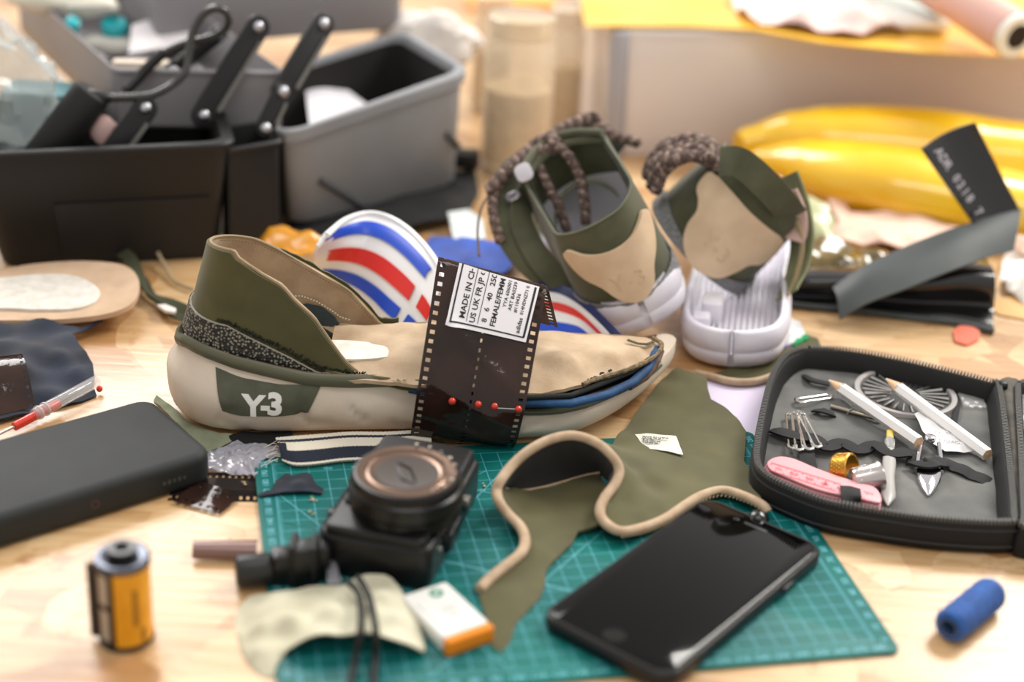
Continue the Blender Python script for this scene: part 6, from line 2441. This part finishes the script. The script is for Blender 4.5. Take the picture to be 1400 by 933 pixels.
arm(PY(352, 37, 1128), PY(278, 158, 1092), 9)
arm(PY(441, 33, 1150), PY(386, 126, 1110), 9)
arm(PY(386, 126, 1106), PY(362, 176, 1090), 7)
arm(PY(198, 148, 1070), PY(152, 212, 1050), 9)
arm(PY(236, 96, 1120), PY(300, 45, 1135), 6)

# grey bin with its lid strip
gb = thing('grey_bin', 'grey plastic bin standing right of the black toolbox bin at the back', 'bin', (-120, 1200, 4))
b0, b1 = PZ(402, 310, 6), PZ(628, 252, 6)
t0, t1 = PY(388, 184, b0.y - 14), PY(640, 96, b1.y - 12)
t2 = PZ(550, 42, t1.z)
dk = t2 - t1
t3 = PZ(322, 172, t0.z)
t3 = t0 + (PZ(322, 172, t0.z) - t0) * 1.0
t3b = t0 + dk
lft = (t3 - t0).normalized()
b2, b3 = b1 + dk * .86, b0 + dk * .86
bin_shell([b0, b1, b2, b3], [t0, t1, t2, t3b], 'bin_body', M_grey, gb, wall_=.03, lip=3.5, liph=9, rad=.12)
fd = (b1 - b0).normalized()
fn = Vector((fd.y, -fd.x, 0))
for u0, v0, u1, v1 in ((436, 246, 494, 280), (608, 182, 626, 200)):
    a = PZ(u0, v0, 20)
    # find the front face point under the sight line
    def face(u, v):
        d = ray(u, v)
        nrm = (b1 - b0).cross(t0 - b0)
        return EYE + d * ((b0 - EYE).dot(nrm) / d.dot(nrm))
    MB().tube([face(u0, v0) + fn * .6, face((u0 + u1) / 2, (v0 + v1) / 2) + fn * 1.0, face(u1, v1) + fn * .6], 3.0, 8, flat=1).build('moulded_rib', mat('dark_grey_groove', (70, 70, 72), .6), gb)
a, b = (t0 + t3b) / 2, t3b
MB().grid([[(b0 + fn * -6 + (t0 - b0) * .06).lerp(b0 + dk * .8, s / 6) for s in range(7)], [(t0 - (t0 - b0) * .02).lerp(t0 + dk * .8, s / 6) for s in range(7)]], 2).build('side_shade', M_bin, gb)  # black sheet puts the shade of the bin's left side into colour
# dark inside of the grey bin
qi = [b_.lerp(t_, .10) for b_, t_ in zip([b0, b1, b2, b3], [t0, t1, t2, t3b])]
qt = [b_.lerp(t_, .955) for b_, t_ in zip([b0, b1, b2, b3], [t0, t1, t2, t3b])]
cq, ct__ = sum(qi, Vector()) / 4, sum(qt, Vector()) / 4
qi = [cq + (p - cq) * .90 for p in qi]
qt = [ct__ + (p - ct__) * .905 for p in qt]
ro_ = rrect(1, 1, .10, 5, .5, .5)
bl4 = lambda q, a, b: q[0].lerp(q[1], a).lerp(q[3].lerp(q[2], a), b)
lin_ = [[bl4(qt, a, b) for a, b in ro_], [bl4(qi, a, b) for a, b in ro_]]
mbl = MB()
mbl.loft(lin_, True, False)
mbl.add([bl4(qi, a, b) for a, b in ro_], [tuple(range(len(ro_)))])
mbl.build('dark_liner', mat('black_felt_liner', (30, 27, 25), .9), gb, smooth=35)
# white sheet inside the grey bin
p = [t0.lerp(t1, .08) + dk * .15, t0.lerp(t1, .52) + dk * .10, t0.lerp(t1, .28) + dk * .75, t0.lerp(t1, .02) + dk * .7]
p = [Vector((q.x, q.y, 74 - 6 * i)) for i, q in enumerate(p)]
wsx = [PZ(423, 170, 66), PZ(515, 150, 62), PZ(428, 86, 76), PZ(415, 96, 76)]
tag(MB().grid([[wsx[0].lerp(wsx[1], i / 8).lerp(wsx[3].lerp(wsx[2], i / 8), j / 8) + Vector((0, 0, 2 * sin(i * .5))) for i in range(9)] for j in range(9)], 1).build('white_sheet', mat('white_card', (214, 212, 218), .6), loc=tuple(sum(wsx, Vector()) / 4)), 'white card standing inside the grey bin', 'card')
scrap('black_bag_flap', [(398, 330, 3), (394, 300, 3), (420, 262, 3), (560, 240, 3), (650, 232, 8), (655, 262, 8), (640, 292, 9), (600, 300, 10), (540, 316, 9), (470, 308, 7), (440, 322, 6)], mat('black_nylon', (20, 20, 22), .7, bump=.3, bscale=600),
      'flat black nylon bag lying under the grey bin', 'bag', [(600, 275, 12), (500, 290, 8)], 2, 8, 3, .03)
c = PZ(636, 230, 8)
tag(MB().prism(rrect(24, 18, 4, 4), 0, 15, 3, Matrix.Translation((c.x, c.y, 9))).build('black_foot_block', M_bin, loc=(c.x, c.y, 9)), 'small black block at the right foot of the grey bin', 'block')

# contents of the black bin
def crumple(name, centre, r, m, label, cat, sq=(1, 1, 1), amp=.35, fr=.06, seed=0, n=28):
    mb = MB()
    c = Vector(centre)
    for k in range(n // 2 + 1):
        a = -pi / 2 + pi * k / (n // 2)
        for i in range(n):
            b = 2 * pi * i / n
            d = Vector((cos(a) * cos(b), cos(a) * sin(b), sin(a)))
            q = Vector((d.x * r * sq[0], d.y * r * sq[1], d.z * r * sq[2]))
            mb.v.append(c + q * (1 + amp * noise.noise(q * fr + Vector((seed, seed * 2, 0))) + amp * .5 * abs(noise.noise(q * fr * 2.7 + Vector((0, seed, 0))))))
    for k in range(n // 2):
        for i in range(n):
            j = (i + 1) % n
            mb.f.append((k * n + i, k * n + j, (k + 1) * n + j, (k + 1) * n + i))
            mb.m.append(0)
    return tag(mb.build(name, m, loc=tuple(c - Vector((0, 0, r * sq[2]))), smooth=25), label, cat)


bagm = mat('clear_crumpled_bag', (206, 216, 216), .12, alpha=.42, coat=1.0)
crumple('plastic_bag', PY(18, 150, 1075), 34, bagm, 'crumpled clear plastic bag stuffed into the left end of the black bin', 'bag', (1.0, .8, 1.5), .5, .05, 3, 34)
te = thing('teal_box', 'dark teal box standing in the black bin behind the plastic bag', 'box', tuple(PY(72, 190, 1150)))
MB().prism(rrect(48, 34, 3, 3), 0, 60, 1.5, Matrix.Translation((PY(64, 190, 1130).x, 1122, 34))).build('box_body', mat('dark_teal_plastic', (16, 82, 92), .4), te)
MB().prism(rrect(50, 36, 3, 3), 0, 9, 1.5, Matrix.Translation((PY(64, 190, 1130).x, 1122, 92))).build('lid', mat('teal_lid', (22, 98, 104), .4), te)
# black handled tool with bent wire
hd = thing('wire_tool', 'black handled tool with a looping bent wire leaning out of the black bin', 'tool', tuple(PY(80, 205, 1052)))
ha, hb_ = PY(42, 240, 1046), PY(128, 124, 1062)
MB().cyl(ha, hb_, 15, 28, bev=4, r2=14).build('handle', black_rub, hd)
MB().cyl(PY(118, 134, 1056), PY(152, 134, 1062), 7, 20, bev=2, r2=4).build('ferrule', black_plast, hd)
wr = [(148, 134, 1062), (180, 133, 1068), (208, 130, 1075), (232, 118, 1085), (252, 100, 1092), (258, 76, 1100), (262, 50, 1105), (274, 24, 1110), (292, 12, 1112), (308, 16, 1115), (312, 32, 1118), (300, 46, 1120), (278, 54, 1120), (250, 60, 1118), (224, 72, 1112), (204, 90, 1105), (188, 108, 1098), (172, 124, 1090)]
MB().tube(cr([tuple(PY(*p)) for p in wr], 8), 3.0, 10).build('wire', mat('black_wire', (44, 44, 42), .25, coat=.6), hd)
MB().tube(cr([tuple(PY(*p)) for p in wr[-4:]], 8), 4.0, 10).build('wire_sleeve', black_plast, hd)
crumple('pink_scrap', PY(142, 178, 1062), 9, mat('pale_pink_paper', (222, 186, 180), .7), 'little pale pink scrap in the black bin beside the tool handle', 'scrap', (1, .6, 1.2), .4, .1, 1, 16)

# contents of the upper trays
mk_ = thing('teal_marker', 'teal capped white marker lying in the grey tray', 'marker', tuple(PZ(158, 50, zA - 30)))
MB().cyl(PZ(156, 30, zA - 8), PZ(157, 50, zA - 22), 11, 20, bev=3).build('cap', mat('turquoise_plastic', (24, 172, 180), .3, coat=.4), mk_)
MB().cyl(PZ(157, 50, zA - 22), PZ(160, 74, zA - 34), 11.5, 20, bev=2).build('barrel', mat('white_marker_barrel', (218, 216, 212), .4), mk_)
a, b = PZ(97, 42, zA - 12), PZ(100, 28, zA - 2)
tag(MB().cyl(a, b, 6, 16, bev=2).build('turquoise_cap', MATS['turquoise_plastic'], loc=tuple(a)), 'small turquoise cap sticking up at the left of the grey tray', 'cap')
crumple('white_wad', PZ(146, 62, zA - 26), 12, mat('white_tissue', (220, 218, 208), .8), 'white tissue wad lying before the teal marker', 'tissue', (1.9, .8, .6), .3, .08, 2, 18)
cw = [PZ(176, 72, zA - 22), PZ(270, 58, zA - 16), PZ(256, 10, zA - 2), PZ(180, 34, zA - 8)]
tag(MB().grid([[cw[0].lerp(cw[1], i / 8).lerp(cw[3].lerp(cw[2], i / 8), j / 8) for i in range(9)] for j in range(9)], 2).build('white_envelope', mat('white_envelope_paper', (216, 212, 214), .6), loc=tuple(cw[0])), 'white envelope lying slanted in the grey tray behind the wire', 'envelope')
c = PZ(180, 92, zA - 12)
tag(MB().prism(rrect(44, 12, 3, 3), 0, 10, 2, Matrix.Translation((c.x + 6, c.y + 6, zA - 18)) @ Matrix.Rotation(.1, 4, 'Z')).build('cream_eraser', mat('cream_plastic', (204, 190, 172), .5), loc=tuple(c)), 'long cream block lying at the front of the grey tray', 'block')
crumple('clear_plastic_piece', PZ(252, 96, zA - 4), 8, mat('clear_grey_knob', (190, 190, 194), .15, alpha=.7, coat=.6), 'clear grey plastic piece at the tray front below the wire loop', 'plastic piece', (2.0, .8, .7), .3, .1, 6, 16)
crumple('white_cloth_ball', PZ(588, 52, 92), 26, mat('white_pouch', (226, 220, 214), .7), 'crumpled white pouch behind the far rim of the grey bin', 'pouch', (1.6, .9, .9), .5, .04, 7, 26)
cap_ = PZ(110, 3, zA + 8)
crumple('pale_cloth', PZ(90, 2, zA + 4), 22, mat('pale_cloth', (214, 210, 198), .8), 'pale cloth heap at the very top of the grey tray', 'cloth', (2.0, .8, .5), .4, .05, 9, 22)

# ------------------------------------------------------------------ clear jars and the clear storage box
M_jar = mat('clear_jar_plastic', (240, 226, 200), .08, alpha=.30, coat=1.0)
M_jar2 = mat('jar_edge_plastic', (232, 214, 184), .12, alpha=.6, coat=1.0)
for (u, v, r, h, lb) in ((702, 232, 31, 136, 'tall clear plastic jar standing nearest, right of the grey bin'), (766, 178, 19, 116, 'slim clear plastic jar standing beside the clear storage box'), (668, 150, 20, 112, 'slim clear plastic jar standing farthest, left behind the tall jar')):
    c = PZ(u, v, 0)
    j = thing('clear_jar', lb, 'jar', (c.x, c.y, 0), 0, 'clear jars')
    MB().lathe([(0, .5), (r - 3, .5), (r, 3), (r, 8), (r - 1.5, 11), (r, 14), (r, h - 26), (r - 4, h - 16), (r - 5, h - 14), (r - 6.4, h - 15), (r - 1.8, h - 27), (r - 1.8, 5), (0, 3)], 40).build('jar_wall', M_jar, j, local=True, smooth=40)
    MB().lathe([(r - 4, h - 16), (r - 2.5, h - 15), (r - 2.5, h), (r - 4, h + 1), (0, h + 1)], 40).build('lid', M_jar2, j, local=True)
    MB().lathe([(r + .4, 9), (r + 1.2, 11), (r + .4, 13)], 40).build('ring', M_jar2, j, local=True)
    MB().lathe([(0, 3.2), (r - 3, 3.2), (r - 3, h * .55), (0, h * .55)], 32).build('contents', mat('cream_beads', (226, 200, 160), .5, rgb2=(200, 170, 126), vscale=90), j, local=True)

M_box = mat('frosted_clear_box', (248, 242, 238), .32, alpha=.86, coat=.5)
s0, s1 = PZ(836, 214, 0), PZ(1400, 206, 0)
bd = (s1 - s0).normalized()
bp_ = Vector((-bd.y, bd.x, 0))
sb = thing('storage_box', 'long frosted clear storage box across the back right, yellow sheet laid over it', 'storage box', tuple((s0 + s1) / 2))
s1 = s0 + bd * 560
hB = PY(836, 40, s0.y).z
bot = [s0, s1, s1 + bp_ * 240, s0 + bp_ * 240]
top = [p + Vector((0, 0, hB)) for p in bot]
top = [top[0] - bd * 7 - bp_ * 5, top[1] + bd * 7 - bp_ * 5, top[2] + bd * 7 + bp_ * 5, top[3] - bd * 7 + bp_ * 5]
bin_shell(bot, top, 'box_body', M_box, sb, wall_=.006, lip=3, liph=5, rad=.04)
MB().cyl(s0 + bd * 3 + bp_ * 3, top[0] + bd * 4 + bp_ * 3, 9, 16, bev=1).build('corner_post', mat('grey_clear_edge', (186, 186, 194), .3, alpha=.75), sb)
yel_ = mat('glossy_yellow_vinyl', (252, 208, 36), .3, coat=.9, rgb2=(240, 186, 20), vscale=14)
M_ysheet = mat('yellow_sheet', (252, 206, 92), .35, coat=.5, rgb2=(246, 190, 60), vscale=10)
q = [PZ(800, 38, hB + 3), PZ(930, 38, hB + 3), PZ(1030, 42, hB + 3), PZ(1120, 60, hB + 3), PZ(1260, 74, hB + 3), PZ(1400, 78, hB + 3), PZ(1560, 84, hB + 3), PZ(1560, -40, hB + 3), PZ(1100, -40, hB + 3), PZ(790, -40, hB + 3), PZ(796, 20, hB + 3)]
f0 = lambda x, y: hB + 4.5 + 1.6 * noise.noise(Vector((x * .02, y * .02, 0)))
mb = MB().sheet([(p.x, p.y) for p in q], f0, 1.5, 14)
tag(mb.build('yellow_sheet', M_ysheet, loc=(300, 1500, hB)), 'large glossy yellow sheet lying over the top of the storage box', 'sheet')
pf = [(1010, -30, hB + 8), (1000, 5, hB + 8), (1025, 30, hB + 8), (1090, 38, hB + 9), (1120, 42, hB + 10), (1180, 46, hB + 10), (1240, 40, hB + 9), (1250, 10, hB + 9), (1245, -30, hB + 8)]
scrap('pink_tissue', pf, mat('pale_pink_fabric', (246, 222, 214), .7, rgb2=(228, 196, 190), vscale=20), 'pale pink tissue heap lying on the yellow sheet at the top', 'tissue', [(1100, 10, hB + 24), (1180, 10, hB + 28), (1060, 0, hB + 18)], 1, 9, 14, .03)
c = PZ(1216, 40, hB + 6)
wb_ = thing('white_tray', 'shallow white tray on the yellow sheet in front of the pink rolls', 'tray', (c.x, c.y, hB + 6))
MB().prism(rrect(72, 90, 4, 4, c.x + 18, c.y + 46), hB + 6, hB + 18, 2).build('tray_body', mat('bright_white_plastic', (246, 250, 246), .25, coat=.5), wb_)
MB().prism(rrect(66, 84, 3, 4, c.x + 18, c.y + 46), hB + 17.5, hB + 18.6, .3).build('tray_floor', mat('pale_mint_plastic', (228, 240, 232), .35), wb_)
MB().tube([(c.x - 16, c.y, hB + 12), (c.x + 52, c.y, hB + 12)], 5, 12).build('rolled_edge', MATS['bright_white_plastic'], wb_)
# rolls at the upper right corner
for (u, v, R, m_, dxx, lb) in ((1388, 48, 20, mat('pink_roll_paper', (222, 176, 164), .5), -1, 'pink paper roll on a white core at the upper right corner'), (1290, 8, 10, mat('mauve_roll_paper', (150, 122, 124), .45), -1, 'mauve paper roll lying left of the pink roll')):
    e0 = PZ(u, v, hB + 30)
    e1 = e0 + Vector((-95, 210, 34))
    r_ = thing('paper_roll', lb, 'roll', tuple(e0 - Vector((0, 0, R))))
    MB().cyl(e0 + (e1 - e0) * .01, e1, R, 32, bev=1).build('paper', m_, r_)
    d = (e1 - e0).normalized()
    Mx = Matrix.Translation(e0 - d * 4) @ d.to_track_quat('Z', 'Y').to_matrix().to_4x4()
    MB().lathe([(R * .55, 0), (R * .92, 0), (R * .95, 3), (R * .95, 6), (R * .5, 6), (R * .5, 40), (0, 40)], 32, Mx).build('core', mat('white_card_core', (238, 236, 226), .5), r_)
    MB().lathe([(R * .52, 1.5), (0, 1.5)], 32, Mx).build('core_hole', mat('dark_core_inside', (44, 34, 28), .8), r_)
c = [PZ(636, -12, 6), PZ(640, 7, 6), PZ(802, 10, 6), PZ(812, -14, 6)]
tag(MB().prism([(p.x, p.y) for p in c], .3, 8, 1).build('orange_folder', mat('orange_card', (252, 170, 96), .5), loc=tuple(c[0])), 'orange folder lying at the top edge between jars and storage box', 'folder')

# ------------------------------------------------------------------ yellow vinyl roll, pink cloth, dark rubber
yv = thing('yellow_vinyl_roll', 'big loosely rolled glossy yellow vinyl sheet at the back right', 'vinyl roll', tuple(PZ(1200, 250, 0)))


def lobes(path, rads, flat, name, m, parent, n=28, wob=2.5, seed=0):
    P = [PZ(*p) for p in path]
    K = 36
    q = resample(cr([tuple(p) for p in P], 10), K)
    rq = resample([(r, 0, 0) for r in cr([(r,) for r in rads], 10) and [x[0] for x in cr([(r,) for r in rads], 10)]], K) if False else None
    rl = [x[0] for x in cr([(r,) for r in rads], 10)]
    rings = []
    for i, p in enumerate(q):
        rr = rl[min(len(rl) - 1, int(i / (K - 1) * (len(rl) - 1) + .5))]
        t = (q[min(i + 1, K - 1)] - q[max(i - 1, 0)]).normalized()
        s = t.cross(Vector((0, 0, 1))).normalized()
        w = s.cross(t)
        ring = []
        for k in range(n):
            a = 2 * pi * k / n
            v_ = s * (rr * cos(a)) + w * (rr * flat * sin(a))
            ring.append(p + v_ * (1 + .01 * wob * 4 * noise.noise((p + v_) * .012 + Vector((seed, 0, 0)))))
        rings.append(ring)
    return MB().loft(rings).build(name, m, parent, smooth=60)


lobes([(1010, 196, 34), (1030, 192, 36), (1080, 190, 38), (1180, 198, 38), (1300, 212, 36), (1420, 226, 34), (1500, 232, 32)], [12, 30, 44, 46, 46, 46, 44], .80, 'outer_turn', yel_, yv, seed=1)
lobes([(1020, 214, 22), (1080, 222, 26), (1190, 246, 28), (1290, 266, 27), (1400, 286, 25), (1500, 306, 22)], [14, 32, 44, 44, 40, 36], .70, 'lower_turn', yel_, yv, seed=4)

scrap('pink_leather', [(1130, 268, 18), (1142, 262, 20), (1152, 268, 20), (1162, 288, 16), (1185, 290, 17), (1215, 288, 20), (1260, 294, 22), (1310, 308, 20), (1330, 320, 14), (1290, 336, 10), (1240, 342, 10), (1180, 334, 10), (1140, 326, 10), (1136, 314, 12), (1148, 304, 14), (1138, 288, 16)], mat('pale_pink_leather', (240, 206, 186), .55, rgb2=(230, 190, 170), vscale=30),
      'pale pink leather offcut with a finger-like end below the yellow vinyl', 'leather', [(1200, 312, 20), (1250, 318, 18)], 1.5, 6, 3, .05)
scrap('sage_leather', [(1085, 262, 30), (1110, 268, 32), (1128, 278, 28), (1142, 300, 20), (1138, 322, 14), (1112, 330, 12), (1092, 322, 16), (1078, 300, 20)], mat('pale_sage_leather', (184, 188, 146), .4, coat=.3), 'pale sage leather offcut beside the tipped sneaker', 'leather', [(1110, 298, 28)], 1.5, 5, 3, .06)
gm = mat('dark_gold_cellophane', (128, 106, 36), .22, coat=.8, rgb2=(84, 66, 24), vscale=60)
scrap('gold_sheet', [(1088, 330, 26), (1130, 324, 24), (1200, 336, 20), (1244, 348, 16), (1232, 360, 12), (1200, 380, 6), (1140, 384, 5), (1090, 384, 5), (1080, 356, 14)], gm, 'dark gold cellophane sheet behind the black rubber sheet', 'sheet', [(1150, 345, 24)], 1, 6, 5, .06)
tag(MB().ball(PZ(1101, 328, 30), 4.2, 14).build('yellow_bead', mat('yellow_bead_plastic', (240, 206, 40), .3, coat=.5), loc=tuple(PZ(1101, 328, 26))), 'small yellow bead on the gold sheet by the tipped sneaker', 'bead')

M_rub = mat('glossy_black_rubber', (20, 20, 22), .22, coat=.5)
M_rubg = mat('dark_grey_rubber', (74, 80, 80), .5, rgb2=(60, 66, 66), vscale=20)
rs = thing('black_rubber_sheet', 'glossy black rubber sheet folded flat on the board at the right', 'rubber sheet', tuple(PZ(1220, 415, 0)))
crv = [[(1076, 418, 1), (1110, 422, 1), (1180, 428, 1), (1260, 438, 1), (1310, 444, 1), (1358, 455, 1)],
       [(1077, 410, 4), (1112, 412, 4), (1182, 418, 5), (1262, 424, 6), (1312, 430, 6), (1358, 438, 5)],
       [(1078, 404, 5), (1114, 404, 6), (1184, 408, 8), (1262, 412, 9), (1312, 414, 9), (1359, 418, 8)],
       [(1079, 391, 14), (1116, 392, 16), (1186, 394, 18), (1264, 396, 22), (1312, 394, 24), (1361, 396, 24)],
       [(1081, 379, 19), (1120, 378, 22), (1190, 380, 25), (1266, 378, 30), (1314, 372, 34), (1360, 374, 33)],
       [(1084, 368, 18), (1124, 366, 22), (1194, 366, 25), (1268, 362, 30), (1316, 356, 34), (1352, 358, 32)],
       [(1087, 364, 10), (1128, 360, 12), (1198, 358, 14), (1270, 354, 16), (1318, 350, 18), (1344, 350, 18)]]
rows = []
for c_ in crv:
    rows.append(resample(cr([tuple(PZ(*p)) for p in c_], 6), 40))
rr2 = []
for i in range(40):
    col = cr([tuple(rows[j][i]) for j in range(len(rows))], 4)
    rr2.append([Vector(p) for p in col])
MB().grid([[rr2[i][j] for i in range(40)] for j in range(len(rr2[0]))], 1.8).build('folded_sheet', M_rub, rs, smooth=70)
e = rr2
MB().tube([rr2[i][0] + Vector((0, -1, 1.5)) for i in range(40)], 2.6, 8).build('sheet_edge', M_rubg, rs)

st_ = thing('grey_rubber_strip', 'long dark grey rubber strip twisted up into a glossy black end over the yellow vinyl', 'rubber strip', tuple(PZ(1160, 425, 0)))
up_e = [(1140, 396, 18), (1180, 368, 32), (1230, 344, 42), (1290, 320, 52), (1345, 302, 60), (1396, 288, 66)]
lo_e = [(1148, 438, 6), (1186, 416, 18), (1240, 396, 28), (1300, 372, 38), (1352, 352, 44), (1384, 344, 46)]
U_, L_ = resample(cr([tuple(PZ(*p)) for p in up_e], 8), 40), resample(cr([tuple(PZ(*p)) for p in lo_e], 8), 40)
rows = []
for j in range(9):
    t = j / 8
    rows.append([a.lerp(b, t) + Vector((0, 0, 4.5 * sin(pi * t) * (1 - .6 * i / 39))) for i, (a, b) in enumerate(zip(U_, L_))])
MB().grid(rows, 2.2).build('strip_band', M_rubg, st_, smooth=70)
pbot = [PZ(1396, 290, 66), PZ(1335, 309, 58)]
zc = PY(1262, 203, pbot[1].y + 4)
zd = PY(1334, 168, pbot[0].y + 14)
rows = []
for j in range(16):
    t = j / 15
    l_, r_ = pbot[1].lerp(zc, t), pbot[0].lerp(zd, t)
    rows.append([l_.lerp(r_, i / 10) + Vector((0, 7 * sin(pi * i / 10) * (.4 + .6 * t) + 4 * sin(pi * t), 0)) for i in range(11)])
MB().grid(rows, 2.2).build('standing_end', M_rub, st_, smooth=70)
pm2 = MB()
for k, chx in enumerate('ADR 0218 7'):
    if chx == ' ':
        continue
    vs, fs = text_mesh(chx, 9.0, .25)
    t = .93 - k * .085
    i_ = 15 * t
    base = pbot[1].lerp(zc, t).lerp(pbot[0].lerp(zd, t), .13) + Vector((0, -1.6, 0))
    xd, yd = (pbot[1] - zc).normalized(), (pbot[0] - pbot[1]).normalized()
    Fm = frame(base, xd, yd)
    pm2.add(vs, fs, 0, Fm)
pm2.build('printed_marks', mat('silver_stamp_print', (186, 186, 196), .35), st_, smooth=0, recalc=False)

scrap('white_cloth', [(1372, 352, 6), (1384, 338, 12), (1400, 334, 14), (1470, 340, 14), (1490, 400, 8), (1440, 425, 4), (1400, 414, 4), (1376, 400, 3), (1368, 376, 4)], mat('white_soft_cloth', (244, 240, 232), .8), 'white cloth at the right edge beside the black rubber sheet', 'cloth', [(1410, 370, 22)], 1.5, 6, 5, .05)
scrap('tan_leather', [(1352, 418, 1.5), (1366, 408, 2), (1384, 406, 2.4), (1410, 416, 2), (1440, 440, 1.5), (1400, 436, 1.5), (1366, 430, 1.5)], mat('tan_leather', (226, 178, 118), .6), 'thin tan leather offcut at the right edge below the white cloth', 'leather', thick=.8)
scrap('peach_cloth', [(1374, 336, 16), (1392, 322, 22), (1420, 318, 24), (1470, 330, 20), (1450, 352, 16), (1400, 346, 14)], mat('peach_fabric', (226, 190, 168), .7), 'peach cloth at the right edge under the end of the yellow vinyl', 'cloth', thick=1.5, wob=4)
